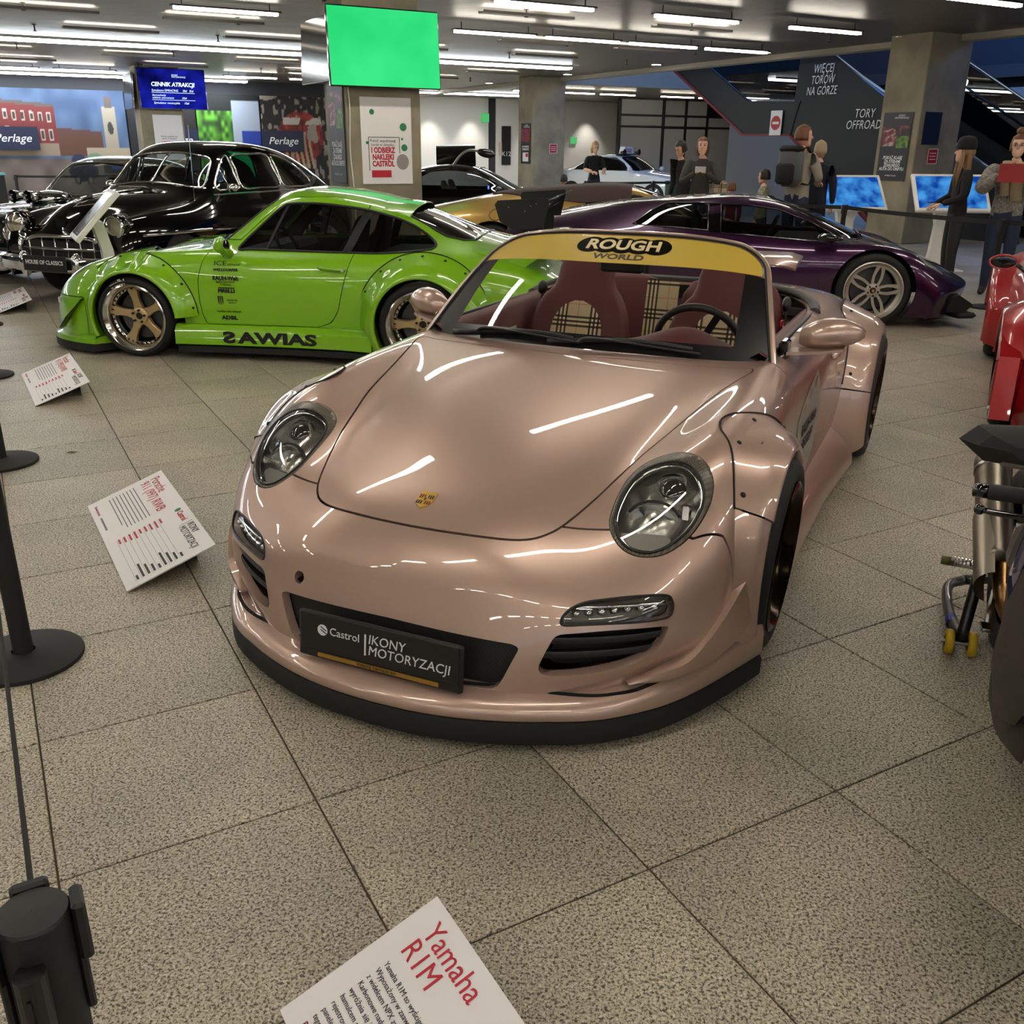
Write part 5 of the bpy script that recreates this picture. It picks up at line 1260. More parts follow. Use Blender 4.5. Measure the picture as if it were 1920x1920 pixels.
purp,B2=build_car('supercar','dark purple wedge-shaped supercar with silver five-spoke wheels',WB,(3.556,9.92),-12,M_PURP,((0,.335,.375),(-2.665,.345,.39)),(w1,w2),wws,-1.2,gm=glass('super_glass',(.42,.44,.45)),trim=M_BLKG,tr=.008,lines=(pdoor,[(-.36,.74),(-.28,.755),(-.12,.72),(.02,.735)]),wy=.66)
def super_bits(car,B,rim):
    for sg in(1,-1):
        obj('side_pillar',loft([[(x+a,sg*(B.y(x,z)+.003),z) for a in(.055,-.055)] for x,z in ((-1.50,.815),(-1.51,.94),(-1.515,1.065))],False),M_BLKG,car)
        m=bpy.data.objects.new('door_mirror',None); COL.objects.link(m); m.parent=car
        rr_=[]
        for t in np.linspace(0,1,8):
            k=math.sin(math.pi*(.1+.8*t))**.5; rr_.append([(-.47-.05*t+.10*k*math.cos(a)*(1.3 if math.cos(a)>0 else .7),sg*(.92+.17*t),.80+.045*k*math.sin(a)) for a in np.linspace(0,2*math.pi,14,False)])
        obj('mirror_shell',loft(rr_,True,True),M_BLKG,m,50); obj('mirror_arm',tube([(-.40,sg*.845,.765),(-.45,sg*.95,.79)],.022,8,flat=.5),M_BLKG,m,True)
        q=B.patch(lambda V:np.maximum(sdpoly(np.stack([V[:,0],V[:,1]*sg],1),[(.60,.70),(.36,.86),(.44,.90),(.62,.80)]),.3-V[:,2]),-.002); obj('headlamp',q,mat('lamp_glass_grey',rgb(150,150,150),.06,coat=1),car,True)
        obj('front_intake',prism([(.60,.14),(.86,.14),(.93,.22),(.80,.30),(.70,.27)],sg*.55,sg*.80,'y'),M_DUCT,car)
        obj('lip_winglet',xf(boxm(.20,.34,.05,bev=.02),T(.83,sg*.66,.115)@RZ(-24*sg)),M_BLKM,car)
        obj('side_sill',loft([[(x,sg*.80,.07),(x,sg*(.955+w),.075),(x,sg*(.96+w),.13),(x,sg*.90,.19)] for x,w in((-.42,0),(-1.2,0),(-2.2,.03))],True,True),M_BLKM,car,40)
    for yc in(.38,-.38): bucket_seat(car,yc,M_ICAR,None,-.02,-.13)
    obj('dashboard',boxm(.5,1.3,.16,(-.62,0,.66),.05),M_ICAR,car)
    obj('steering_wheel',xf(tube([(.16*math.cos(t),.16*math.sin(t),0) for t in np.linspace(0,2*math.pi,28,False)],.014,8,True),T(-.92,.38,.76)@RY(-66)),M_ICAR,car,True)
    obj('wiper',tube([(B.x(y,z)+.02,y,z) for y,z in ((.05,.80),(-.15,.805),(-.4,.80),(-.55,.81))],.010,6),M_BLK,car,True)
    WM=wheel_meshes('s',.335,.262,.26,rim,rim,5,'split',.03,nut_m=M_BLK); WR=wheel_meshes('s2',.345,.262,.33,rim,rim,5,'split',.04,nut_m=M_BLK)
    for sg in(1,-1): put_wheel(WM,car,0,sg*.985,.335,sg,-12); put_wheel(WR,car,-2.665,sg*1.0,.345,sg,5)
super_bits(purp,B2,M_SILV)
obj('badge',xf(prism([(-.012,.014),(.012,.014),(.012,-.004),(0,-.016),(-.012,-.004)],0,.004,'y'),T(0,-.985,.335)),M_GOLD,purp)
# golden open-top supercar behind, with a folded cloth roof raised
gold,B3=build_car('spyder','golden supercar with brown cloth roof behind the green rear wing',WB,(2.5,12.42),-8,M_GOLDP,((0,.335,.375),(-2.665,.345,.39)),(w2,),wws,-1.2,gm=M_TGLASS,trim=M_BLKG,tr=.008,wy=.66)
super_bits(gold,B3,mat('gold_car_rim',rgb(40,40,40),.3,metal=.7))
top=B3.patch(lambda V:np.maximum(np.maximum(sdpoly(V[:,:2],[(-1.02,-.64),(-1.02,.64),(-1.6,.70),(-2.3,.62),(-2.75,.40),(-2.75,-.40),(-2.3,-.62),(-1.6,-.70)]),.86-V[:,2]),-1),-.012); obj('cloth_roof',skirt(top,.012),M_SOFT,gold,45)
for sg in(1,-1):
    obj('side_scoop',prism([(-2.25,.86),(-1.90,.955),(-1.86,.94),(-2.10,.845)],sg*.80,sg*.885,'y'),M_DUCT,gold)
    cx,cz=-2.62,.80; obj('fuel_cap',tube([(cx+.085*math.cos(a),sg*(B3.y(cx+.085*math.cos(a),cz+.06*math.sin(a))+.001),cz+.06*math.sin(a)) for a in np.linspace(0,2*math.pi,28,False)],.004,5,True),M_BLKM,gold)
# ---- stations for plainer cars: x, top z, half width of top, belt z, belt y, side y, side z, low z
def rows(S):
    out=[]
    for x,zt,yt,zb,yb,ys,zs,zl in S:
        out.append(_X(x,(0,zt),(yt*.6,zt-.012),(yt,zt-.05-.04*max(0,zt-zb)),((yt+yb)/2,zb+(zt-.07-zb)*.55),(yb,zb),((yb+ys)/2+.02,zb*.55+zs*.45),(ys,zs),(ys*.995,(zs+zl)/2),(ys*.96,zl)))
    return out
# black post-war sedan
M_BLKP=mat('black_paint',rgb(4,4,5),.08,coat=1.,spec=.25,coat_rough=.01)
SB=[
(-4.1,.72,.5,.60,.72,.82,.44,.28),(-3.8,.95,.48,.75,.74,.89,.50,.25),(-3.4,1.18,.47,.87,.74,.92,.55,.24),(-3.0,1.37,.48,.95,.74,.93,.58,.24),(-2.5,1.52,.51,1.02,.745,.92,.60,.24),
(-2.0,1.585,.54,1.04,.755,.91,.62,.24),(-1.5,1.60,.55,1.05,.76,.90,.63,.24),(-1.15,1.56,.56,1.05,.765,.90,.64,.24),(-.85,1.37,.57,1.045,.77,.90,.64,.24)]
SB=rows(SB)+[
_X(-.6,(0,1.14),(.3,1.12),(.52,1.085),(.66,1.05),(.77,1.03),(.85,.9),(.90,.64),(.90,.4),(.87,.24)),
_X(-.3,(0,1.085),(.28,1.07),(.47,1.02),(.60,.965),(.73,.96),(.85,.88),(.90,.64),(.90,.4),(.87,.24)),
_X(.1,(0,1.06),(.25,1.04),(.42,.965),(.56,.90),(.71,.93),(.84,.85),(.89,.62),(.89,.4),(.86,.24)),
_X(.4,(0,1.025),(.22,.995),(.37,.90),(.52,.84),(.68,.90),(.81,.82),(.86,.6),(.86,.4),(.84,.24)),
_X(.62,(0,.955),(.19,.92),(.33,.82),(.48,.78),(.65,.85),(.78,.77),(.83,.57),(.83,.4),(.81,.25)),
_X(.76,(0,.80),(.18,.77),(.32,.71),(.47,.69),(.63,.75),(.74,.67),(.79,.52),(.79,.38),(.77,.26)),
_X(.80,(0,.58),(.18,.57),(.32,.56),(.47,.56),(.62,.57),(.72,.53),(.76,.44),(.76,.34),(.74,.26)),
_X(.78,(0,.34),(.18,.34),(.32,.34),(.47,.34),(.62,.34),(.70,.32),(.73,.30),(.73,.28),(.72,.26))]
sw_a=scr([(-.80,1.10),(-.98,1.30),(-1.12,1.42),(-1.20,1.43),(-1.20,1.25),(-1.20,1.10),(-1.0,1.09)],3); sw_b=scr([(-1.26,1.10),(-1.26,1.30),(-1.27,1.44),(-1.6,1.46),(-1.98,1.45),(-2.02,1.30),(-2.04,1.10),(-1.6,1.09)],3); sw_c=scr([(-2.12,1.10),(-2.10,1.30),(-2.09,1.44),(-2.3,1.42),(-2.6,1.31),(-2.82,1.14),(-2.70,1.08),(-2.4,1.08)],3)
sws=scr(mirror2([(0,1.475),(.25,1.465),(.45,1.44),(.555,1.40),(.60,1.28),(.635,1.14),(.58,1.115),(.3,1.15),(0,1.165)]),3)
sed,B4=build_car('sedan','black post-war sedan with chrome grille and round headlamps',SB,(-4.30,10.62),-111,M_BLKP,((0,.36,.36),(-2.92,.36,.38)),(sw_a,sw_b,sw_c),sws,-1.35,gm=glass('old_glass',(.62,.66,.66)),trim=M_CHR,tr=.013,wy=.62)
def strip(B,car,pts,w=.02,d=.008,nm='chrome_strip'):
    for sg in(1,-1):
        rr_=[[(x,sg*(B.y(x,z)),z-w/2),(x,sg*(B.y(x,z)+d),z),(x,sg*(B.y(x,z)),z+w/2)] for x,z in pts]; obj(nm,loft(rr_,False),M_CHR,car,True)
strip(B4,sed,[(x,1.04) for x in np.linspace(-.7,-2.6,10)],.02); strip(B4,sed,[(x,.70) for x in np.linspace(.55,-.45,8)],.028); strip(B4,sed,[(x,.28) for x in np.linspace(-.45,-2.45,8)],.035)
obj('screen_divider',tube([(B4.x(0,z)+.012,0,z) for z in np.linspace(1.165,1.475,6)],.014,8),M_CHR,sed,True)
obj('hood_spear',tube([(x,0,B4.z(x,0)+.012) for x in np.linspace(-.45,.55,10)],[.008,.01,.012,.014,.016,.018,.02,.022,.024,.02],8),M_CHR,sed,True)
for sg in(1,-1):
    h=bpy.data.objects.new('headlamp',None); COL.objects.link(h); h.parent=sed; h.matrix_local=T(.745,sg*.645,.785)@RY(86)
    obj('lamp_ring',lathe([(.10,-.06),(.118,-.02),(.122,.0),(.112,.016),(.098,.018)],32),M_CHR,h,True); obj('lamp_lens',lathe([(.10,.010),(.07,.026),(.03,.034),(.0005,.036)],28),mat('sealed_beam',rgb(190,184,166),.12,metal=.7,coat=1),h,True)
    obj('headlamp_bucket',tube([(.60,sg*.645,.79),(.75,sg*.645,.787)],[.13,.118],24),M_BLKP,sed,True)
    obj('parking_lamp',xf(boxm(.05,.22,.10,bev=.02),T(.79,sg*.60,.47)),M_CHR,sed)
    obj('bumper_guard',xf(ell(.06,.06,.13),T(.97,sg*.34,.42)),M_CHR,sed,True); obj('bumper_end',xf(ell(.14,.12,.10),T(.80,sg*.86,.40)),M_CHR,sed,True)
    obj('door_mirror',xf(ell(.05,.07,.05),T(-.92,sg*.86,1.11)),M_CHR,sed,True)
    obj('vent_bar',tube([(-1.02,sg*(B4.y(-1.02,1.1)+.004),1.095),(-.99,sg*(B4.y(-.99,1.3)+.004),1.305)],.009,6),M_CHR,sed,True)
# grille: upper bar arched, two cross bars, uprights
obj('grille_opening',boxm(.06,1.02,.26,(.775,0,.53),.03),M_DUCT,sed)
for k,(z,w) in enumerate(((.665,.46),(.56,.52),(.45,.54))):
    P=[(.815-.04*(y/.55)**2,y,z+(.02-.05*abs(y/w)**4 if k==0 else 0)) for y in np.linspace(-w,w,21)]; obj('grille_bar',tube(P,.026 if k==0 else .02,10,flat=.8),M_CHR,sed,True)
for y in (-.42,-.25,-.08,.08,.25,.42): obj('grille_upright',tube([(.81,y,.45),(.80,y,.66)],.010,8),M_CHR,sed,True)
for sg in(1,-1): obj('grille_side',tube([(.80,sg*.53,.66),(.80,sg*.56,.56),(.80,sg*.54,.44)],.022,8),M_CHR,sed,True)
bp=[(.98-.22*(abs(y)/.93)**3,y,0) for y in np.linspace(-.93,.93,33)]
obj('front_bumper',sweep([(-.02,.34),(.03,.36),(.045,.42),(.03,.48),(-.02,.50)],bp,fixed_up=True),M_CHR,sed,50)
pl=bpy.data.objects.new('display_plate',None); COL.objects.link(pl); pl.parent=sed; pl.matrix_local=T(1.05,.0,.44)
obj('plate_panel',boxm(.012,.56,.15,(0,0,0),.004),M_BLK,pl); text('plate_lettering','HOUSE OF CLASSICS',.055,M_WINK,pl,T(.008,0,.01)@RZ(90)@RX(90),width=.48,bold=.001)
obj('hood_crest',xf(prism([(-.06,.04),(.06,.04),(.05,-.03),(0,-.07),(-.05,-.03)],0,.012,'x'),T(B4.x(0,.80)+.0,0,.80)),mat('crest_dark',rgb(30,40,36),.2,metal=.6),sed)
obj('aerial',tube([(-.45,.70,1.0),(-.47,.70,1.75)],.004,6),M_CHR,sed)
obj('bench_seat',boxm(.22,1.2,.55,(-1.62,0,.85),.08),mat('old_cloth',rgb(60,56,50),.9),sed); obj('dashboard',boxm(.2,1.3,.2,(-.86,0,1.02),.05),M_BLKP,sed)
obj('steering_wheel',xf(tube([(.2*math.cos(t),.2*math.sin(t),0) for t in np.linspace(0,2*math.pi,28,False)],.012,8,True),T(-1.10,.36,1.12)@RY(-50)),M_ICAR,sed,True)
OW=wheel_meshes('o',.345,.215,.18,M_CHR,M_CHR,6,'cover',.02)
for sg in(1,-1): put_wheel(OW,sed,0,sg*.86,.345,sg); put_wheel(OW,sed,-2.92,sg*.86,.345,sg)
# dark green sixties car
M_DGRN=paint('dark_green_paint',rgb(10,34,22),.35,.25,c2=rgb(4,14,9))
CB=rows([(-3.7,.80,.60,.76,.76,.84,.55,.28),(-3.4,.86,.62,.80,.80,.88,.58,.24),(-2.9,.92,.62,.84,.81,.89,.60,.22),(-2.55,1.10,.54,.86,.80,.89,.60,.22),(-2.2,1.33,.54,.87,.79,.89,.60,.22),(-1.7,1.40,.56,.875,.79,.89,.60,.22),(-1.25,1.385,.57,.875,.79,.89,.60,.22),(-.95,1.20,.60,.87,.79,.89,.60,.22),(-.68,.95,.63,.865,.80,.89,.60,.22),(-.3,.885,.62,.845,.81,.89,.60,.22),(.2,.86,.62,.81,.82,.885,.58,.24),(.62,.81,.62,.765,.80,.87,.55,.27),(.76,.74,.60,.70,.76,.83,.52,.29),(.80,.60,.58,.58,.72,.79,.48,.30),(.79,.42,.56,.41,.70,.76,.38,.30)])
cw=[(-.80,.90),(-1.0,1.12),(-1.22,1.28),(-1.7,1.31),(-2.15,1.26),(-2.45,1.06),(-2.55,.90)]
cws=scr(mirror2([(0,1.335),(.3,1.325),(.50,1.30),(.58,1.20),(.66,.98),(.62,.935),(.3,.945),(0,.95)]),3)
chev,B5=build_car('classic_car','dark green classic car with twin headlamps beside the black sedan',CB,(-5.85,12.0),-113,M_DGRN,((0,.33,.34),(-2.75,.33,.35)),(cw,),cws,-1.35,gm=MATS['old_glass'],trim=M_CHR,tr=.012,wy=.6)
strip(B5,chev,[(x,.60) for x in np.linspace(.6,-3.3,14)],.02); 
for sg in(1,-1):
    for y in(.46,.66):
        h=bpy.data.objects.new('headlamp',None); COL.objects.link(h); h.parent=chev; h.matrix_local=T(.805,sg*y,.60)@RY(90)
        obj('lamp_ring',lathe([(.078,-.03),(.088,.0),(.080,.012)],24),M_CHR,h,True); obj('lamp_lens',lathe([(.08,.004),(.05,.018),(.0005,.026)],24),MATS['sealed_beam'],h,True)
    obj('fender_lamp',xf(ell(.12,.03,.03),T(.35,sg*.72,.88)),M_CHR,chev,True)
for z in (.53,.57,.61,.65): obj('grille_bar',boxm(.02,.72 if abs(z-.6)<.1 else .8,.012,(.81,0,z)),M_CHR,chev)
obj('grille_opening',boxm(.03,.78,.20,(.795,0,.59)),M_DUCT,chev)
bp=[(.95-.12*(abs(y)/.93)**3,y,0) for y in np.linspace(-.93,.93,25)]
obj('front_bumper',sweep([(-.02,.30),(.03,.32),(.04,.38),(.03,.45),(-.02,.46)],bp,fixed_up=True),M_CHR,chev,50)
for k in range(7): obj('hood_letter',xf(boxm(.01,.03,.025,bev=.004),T(B5.x((k-3)*.13,.72)+.01,(k-3)*.13,.725)),M_CHR,chev)
for y in(-.12,.12):
    P=[(x,y,B5.z(x,0)+.10) for x in (-.02,.08,.16)]; obj('intake_trumpet',tube(P,[.05,.055,.075],14,cap=False),M_CHR,chev,True)
obj('hood_scoop',xf(ell(.28,.22,.10),T(-.28,0,.92)),M_CHR,chev,True)
obj('bench_seat',boxm(.2,1.2,.45,(-1.7,0,.78),.08),mat('tan_vinyl',rgb(150,130,98),.6),chev)
for sg in(1,-1): obj('headrest',xf(ell(.05,.13,.10),T(-1.72,sg*.38,1.07)),MATS['tan_vinyl'],chev,True)
obj('steering_wheel',xf(tube([(.2*math.cos(t),.2*math.sin(t),0) for t in np.linspace(0,2*math.pi,28,False)],.012,8,True),T(-1.10,.36,.98)@RY(-55)),M_ICAR,chev,True)
for sg in(1,-1): put_wheel(OW,chev,0,sg*.84,.345,sg); put_wheel(OW,chev,-2.75,sg*.84,.345,sg)
# black coupe behind the column with one door raised
KB=rows([(-3.4,.88,.60,.80,.78,.86,.55,.25),(-3.0,.96,.60,.84,.80,.9,.56,.2),(-2.5,1.13,.50,.86,.79,.9,.57,.18),(-2.0,1.26,.52,.865,.79,.9,.57,.18),(-1.5,1.295,.54,.865,.79,.9,.57,.18),(-1.1,1.22,.56,.86,.79,.9,.57,.18),(-.7,1.02,.60,.85,.80,.9,.56,.18),(-.35,.86,.62,.82,.81,.9,.55,.18),(.2,.78,.62,.75,.80,.89,.53,.18),(.65,.68,.60,.66,.76,.86,.48,.2),(.85,.56,.56,.55,.70,.80,.42,.2),(.9,.40,.54,.39,.66,.76,.33,.2)])
kw=[(-.62,.88),(-.9,1.05),(-1.2,1.17),(-1.6,1.20),(-2.1,1.16),(-2.5,.98),(-2.55,.89)]
kws=scr(mirror2([(0,1.23),(.3,1.22),(.48,1.19),(.56,1.08),(.66,.90),(.3,.885),(0,.89)]),3)
kb,B6=build_car('black_coupe','black coupe with blue lamp glow half hidden by the concrete column',KB,(.55,17.3),-6,M_BLKP,((0,.32,.35),(-2.6,.32,.36)),(kw,),kws,-1.25,gm=M_TGLASS,trim=M_BLKG,tr=.012,wy=.6)
gw=loft([[(-1.25-.1*t,.1+.55*t-.0,1.29+.30*math.sin(t*1.9)),(-1.95-.1*t,.1+.55*t,1.28+.30*math.sin(t*1.9)),(-1.95-.1*t,.1+.55*t,1.24+.30*math.sin(t*1.9)),(-1.25-.1*t,.1+.55*t,1.25+.30*math.sin(t*1.9))] for t in np.linspace(0,1.0,8)],True,True)
obj('raised_door',gw,M_BLKP,kb,40); obj('dash_lamp',boxm(.02,.04,.05,(-.95,-.5,.92)),emis('blue_lamp',(.1,.2,1.),6.),kb)
arm=[(-1.55,-.52,1.26),(-1.42,-.55,1.42),(-1.28,-.55,1.50),(-1.10,-.55,1.50)]; obj('door_arm',tube(cr(arm,5),.022,8),M_STEEL,kb,True); obj('raised_mirror',xf(ell(.16,.08,.07),T(-.98,-.55,1.46)@RY(12)),M_BLKG,kb,True)
for sg in(1,-1): put_wheel(GW,kb,0,sg*.88,.305,sg); put_wheel(GW,kb,-2.6,sg*.88,.305,sg); obj('door_mirror',xf(ell(.06,.10,.05),T(-.72,sg*.95,.90)),M_BLKG,kb,True)
for yc in(.36,-.36): bucket_seat(kb,yc,mat('cream_seat',rgb(170,166,150),.8),None,-.05,-.06)
# white taxi
XB=rows([(-3.55,.95,.60,.90,.74,.84,.6,.28),(-3.2,1.0,.62,.92,.78,.87,.6,.24),(-2.75,1.10,.56,.93,.78,.87,.6,.22),(-2.4,1.30,.53,.935,.78,.87,.6,.22),(-1.9,1.39,.54,.935,.78,.87,.6,.22),(-1.4,1.38,.55,.93,.78,.87,.6,.22),(-1.05,1.25,.57,.925,.78,.87,.6,.22),(-.65,1.0,.61,.915,.78,.87,.6,.22),(-.3,.92,.62,.88,.78,.87,.6,.22),(.3,.85,.60,.80,.76,.86,.57,.22),(.7,.76,.56,.72,.70,.81,.52,.24),(.84,.60,.54,.59,.66,.77,.46,.24),(.86,.40,.52,.39,.64,.74,.34,.24)])
tw=[(-.85,.96),(-1.1,1.16),(-1.4,1.30),(-1.9,1.31),(-2.3,1.25),(-2.65,1.05),(-2.7,.97)]
tws=scr(mirror2([(0,1.335),(.3,1.325),(.50,1.29),(.60,1.08),(.66,.965),(.3,.985),(0,.99)]),3)
taxi,B7=build_car('taxi','white taxi with roof sign parked far behind the barrier',XB,(4.35,28.4),-36,paint('white_car_paint',rgb(226,226,222),.0,.3),((0,.31,.34),(-2.7,.31,.35)),(tw,),tws,-1.35,gm=M_DGLASS,trim=M_BLK,tr=.012,wy=.6)
for sg in(1,-1):
    put_wheel(OW,taxi,0,sg*.84,.33,sg); put_wheel(OW,taxi,-2.7,sg*.84,.33,sg)
    obj('headlamp',xf(ell(.06,.16,.07),T(.80,sg*.52,.60)),mat('taxi_lamp',rgb(190,190,186),.1,metal=.4,coat=1),taxi,True); obj('door_mirror',xf(ell(.06,.10,.07),T(-.72,sg*.95,1.0)),MATS['white_car_paint'],taxi,True)
    obj('roof_horn',xf(lathe([(.02,0),(.05,.10),(.09,.14),(.08,.15)],16,'x'),T(-1.35,sg*.42,1.45)),M_BLK,taxi,True)
sg_=bpy.data.objects.new('roof_sign',None); COL.objects.link(sg_); sg_.parent=taxi; sg_.matrix_local=T(-1.4,0,1.40)
obj('sign_box',prism([(-.30,0),(.30,0),(.22,.20),(-.22,.20)],-.08,.08,'x'),M_WHT,sg_); text('sign_lettering','TAXI',.15,M_RED,sg_,T(.083,0,.09)@RZ(90)@RX(90),bold=.004); obj('sign_rack',boxm(.3,.9,.03,(0,0,0)),M_BLK,sg_)
obj('grille_bar',boxm(.03,.62,.10,(.86,0,.58),.01),M_BLK,taxi); obj('number_plate',boxm(.02,.5,.11,(.885,0,.42)),M_WHT,taxi); text('plate_lettering','217 ET 13',.07,M_INK,taxi,T(.897,0,.42)@RZ(90)@RX(90),width=.42)
obj('front_bumper_strip',boxm(.04,1.3,.06,(.875,0,.33),.02),MATS['white_car_paint'],taxi)
# ---------------------------------------------------------------- barriers
def post_parts():
    return [('base',lathe([(.0005,.0),(.178,.0),(.18,.006),(.178,.014),(.15,.022),(.06,.030),(.036,.034)],40),M_BLKM,50),
            ('pole',lathe([(.0305,.03),(.0305,.84),(.0315,.842),(.0315,.90)],28),M_BLKM,40),('cap',lathe([(.0315,.896),(.0325,.899),(.031,.902),(.0005,.903)],28),M_BLK,40)]
PP=[]
for n,vf,m,sm in post_parts():
    me=mesh(n,*vf); me.materials.append(m); me.polygons.foreach_set('use_smooth',[True]*len(me.polygons)); me.set_sharp_from_angle(angle=math.radians(sm)); PP.append((n,me))
clip_me=mesh('belt_clip',*join(boxm(.012,.034,.066,(.038,0,.872),.003),boxm(.008,.022,.11,(.034,0,.83),.002))); clip_me.materials.append(M_BLK)
slot_me=mesh('cassette_slot',*join(xf(cyl(.014,.075,14),T(.040,0,.83)),boxm(.004,.004,.06,(.055,0,.82)))); slot_me.materials.append(M_BLK)
def stanchion(x,y,label,rz=0,grp='black belt barrier posts'):
    e=empty('barrier_post',(x,y,0),rz,label,'barrier post',grp)
    for n,me in PP: obj(n,me,None,e)
    for k in(0,1,3):
        c=obj('belt_clip',clip_me,None,e); c.rotation_euler=(0,0,math.pi/2*k)
    c=obj('cassette_slot',slot_me,None,e); c.rotation_euler=(0,0,math.radians(165)); return e
def belt(p,q,label,z=.872,sag=.012):
    p,q=np.array(p,float),np.array(q,float); d=(q-p)/np.linalg.norm(q-p); p=p+d*.045; q=q-d*.045; n=np.array([-d[1],d[0]])*.0012
    rr_=[]
    for t in np.linspace(0,1,13):
        c=p+(q-p)*t; zz=z-sag*4*t*(1-t); rr_.append([(c[0]+n[0],c[1]+n[1],zz-.024),(c[0]-n[0],c[1]-n[1],zz-.024),(c[0]-n[0],c[1]-n[1],zz+.024),(c[0]+n[0],c[1]+n[1],zz+.024)])
    o=obj('barrier_belt',loft(rr_,True,True),M_BELT); tag(o,label,'belt','barrier belts'); return o
S=[(-.438,.674),(-1.575,2.676),(-2.669,4.678),(-3.765,6.626),(-4.86,8.63)]
LB=['black barrier post standing closest to the camera in the corner','black barrier post beside the large white information board','black barrier post between the two white information boards','black barrier post cut by the picture edge beyond the boards','black barrier post by the farthest information board']
dr=math.atan2(S[1][1]-S[0][1],S[1][0]-S[0][0])
for (x,y),l in zip(S,LB): stanchion(x,y,l,dr)
for k in range(4): belt(S[k],S[k+1],('belt running from the corner post to the second post','belt between the second and third post on the board side','belt between the third and fourth post on the board side','belt between the two farthest posts by the boards')[k])
R_=[(5.057,10.21),(4.25,12.75),(8.3,8.4),(1.2,15.1)]
for (x,y),l in zip(R_,('black barrier post before the woman with the red tablet','black barrier post behind the purple car by the blue display','black barrier post beyond the red car','black barrier post behind the golden car')): stanchion(x,y,l,-.9)
belt(R_[1],R_[0],'belt passing before the blue display and the concrete column'); belt(R_[0],R_[2],'belt passing before the woman with the red tablet'); belt(R_[3],R_[1],'belt behind the roof of the purple car')
Q_=[(1.5,21.2),(3.0,21.6),(4.6,22.2)]
for (x,y),l in zip(Q_,('barrier post before the white taxi by the column','barrier post before the white taxi by the green bin','barrier post before the white taxi bumper')): stanchion(x,y,l)
belt(Q_[0],Q_[1],'belt before the taxi door'); belt(Q_[1],Q_[2],'belt before the taxi bumper')
U_=[(-11.0,22.0),(-9.2,22.9)]
for (x,y),l in zip(U_,('barrier post before the picture wall near the edge','barrier post before the picture wall by the painted car')): stanchion(x,y,l)
belt(U_[0],U_[1],'upper belt before the picture wall'); belt(U_[0],U_[1],'lower belt before the picture wall',.45)
bin_=obj('litter_bin',join(lathe([(.0005,.0),(.27,.0),(.29,.03),(.30,.78),(.32,.80),(.32,.86),(.28,.87),(.0005,.87)],24)),mat('bin_green',rgb(14,52,40),.5),None,40); bin_.location=(3.75,22.9,0); tag(bin_,'dark green litter bin standing before the white taxi','bin')
# ---------------------------------------------------------------- information boards lying tilted on the floor
def board(bl,label,title,body=None,L=1.02,W=.36,rise=.12,ang=-59.5):
    e=empty('information_board',(bl[0],bl[1],0),math.radians(ang),label,'sign','information boards on the floor')
    ti=math.asin(rise/W); M=Matrix.Rotation(ti,4,'X')      # x along the lines, y up the board
    def put(n,vf,m): return obj(n,xf(vf,M),m,e)
    put('panel',boxm(L,W,.005,(L/2,W/2,.004)),M_PAPER)
    obj('back_stand',join(boxm(.5,.003,rise*.9,(L*.6,math.cos(ti)*W*.86,rise*.45))),mat('clear_acrylic',rgb(150,150,140),.2),e)
    tx=lambda s,size,x,y,m,**k: text('lettering',s,size,m,e,M@T(x,y,.0075),k.pop('align','LEFT'),ext=.0002,**k)
    tx(title,.062,.055,W-.072,M_RED,line=.82)
    tx('Castrol',.036,.56,W-.042,M_RED,bold=.0008)
    put('emblem',prism([(.014*math.cos(t)+.535,.014*math.sin(t)+W-.042) for t in np.linspace(0,2*math.pi,18,False)],.0066,.0075),mat('emblem_green',rgb(30,120,70),.5))
    tx('IKONY\nMOTORYZACJI',.042,.715,W-.050,M_INK,shear=.1,line=.85,width=.24)
    put('rule',boxm(.0015,.06,.0005,(.70,W-.045,.007)),M_INK)
    if body: 
        for k,l in enumerate(body): tx(l,.0165,.06,W-.15-k*.0195,M_INK)
    else:
        for k in range(8): put('text_line',boxm(.40-.05*(k==7),.0045,.0004,(.255-.025*(k==7),W-.150-k*.0165,.007)),mat('text_grey',rgb(128,124,128),.7))
    tx('Stowarzyszenie' if body else 'Stowarzyszenie',.020,.06,.030,M_RED); 
    if not body: put('text_line',boxm(.16,.008,.0004,(.30,.030,.007)),MATS['text_grey'])
    for k in range(9):
        y=W-.125-k*.0225
        put('table_rule',boxm(.44,.0012,.0004,(.76,y-.009,.007)),MATS['text_grey'] if 'text_grey' in MATS else M_INK); put('table_label',boxm(.05+.03*((k*7)%4)/3,.008,.0004,(.56+.012*((k*7)%4)/3*1.0,y,.0072)),M_RED); w=.04+.03*((k*5)%4); put('table_value',boxm(w,.009,.0004,(.975-w/2,y,.0072)),M_INK)
    return e
board((-1.948,4.044),'large white information board lying closest to the pink car','Porsche\n911 (997) RWB')
board((-3.545,6.689),'white information board lying before the green car','Porsche\n911 (993) RWB')
board((-5.55,10.1),'white information board lying farthest off beside the black sedan','Chevrolet\nFleetline')
board((-.437,1.348),'white motorcycle information board at the bottom picture edge','Yamaha\nR1M',['Yamaha R1M to wyścigowy motocykl','Wyposażony w zaawansowane','z widelcem NPX zapobiega','Karbonowe nadwozie o','wyróżnia się innowacyj','hamulcem silnikowym','rejestrowania danych','panele, czarno-s','tego modelu.','pakiet wyści'])
leaf=obj('dry_leaf',([(0,0,.002),(.03,.012,.006),(.06,.0,.003),(.03,-.012,.008),(.075,.01,.004)],[(0,1,2,3),(2,1,4)]),mat('leaf_brown',rgb(86,78,34),.9)); leaf.location=(-2.42,4.86,0); tag(leaf,'small dry leaf on the floor by a barrier post','leaf')
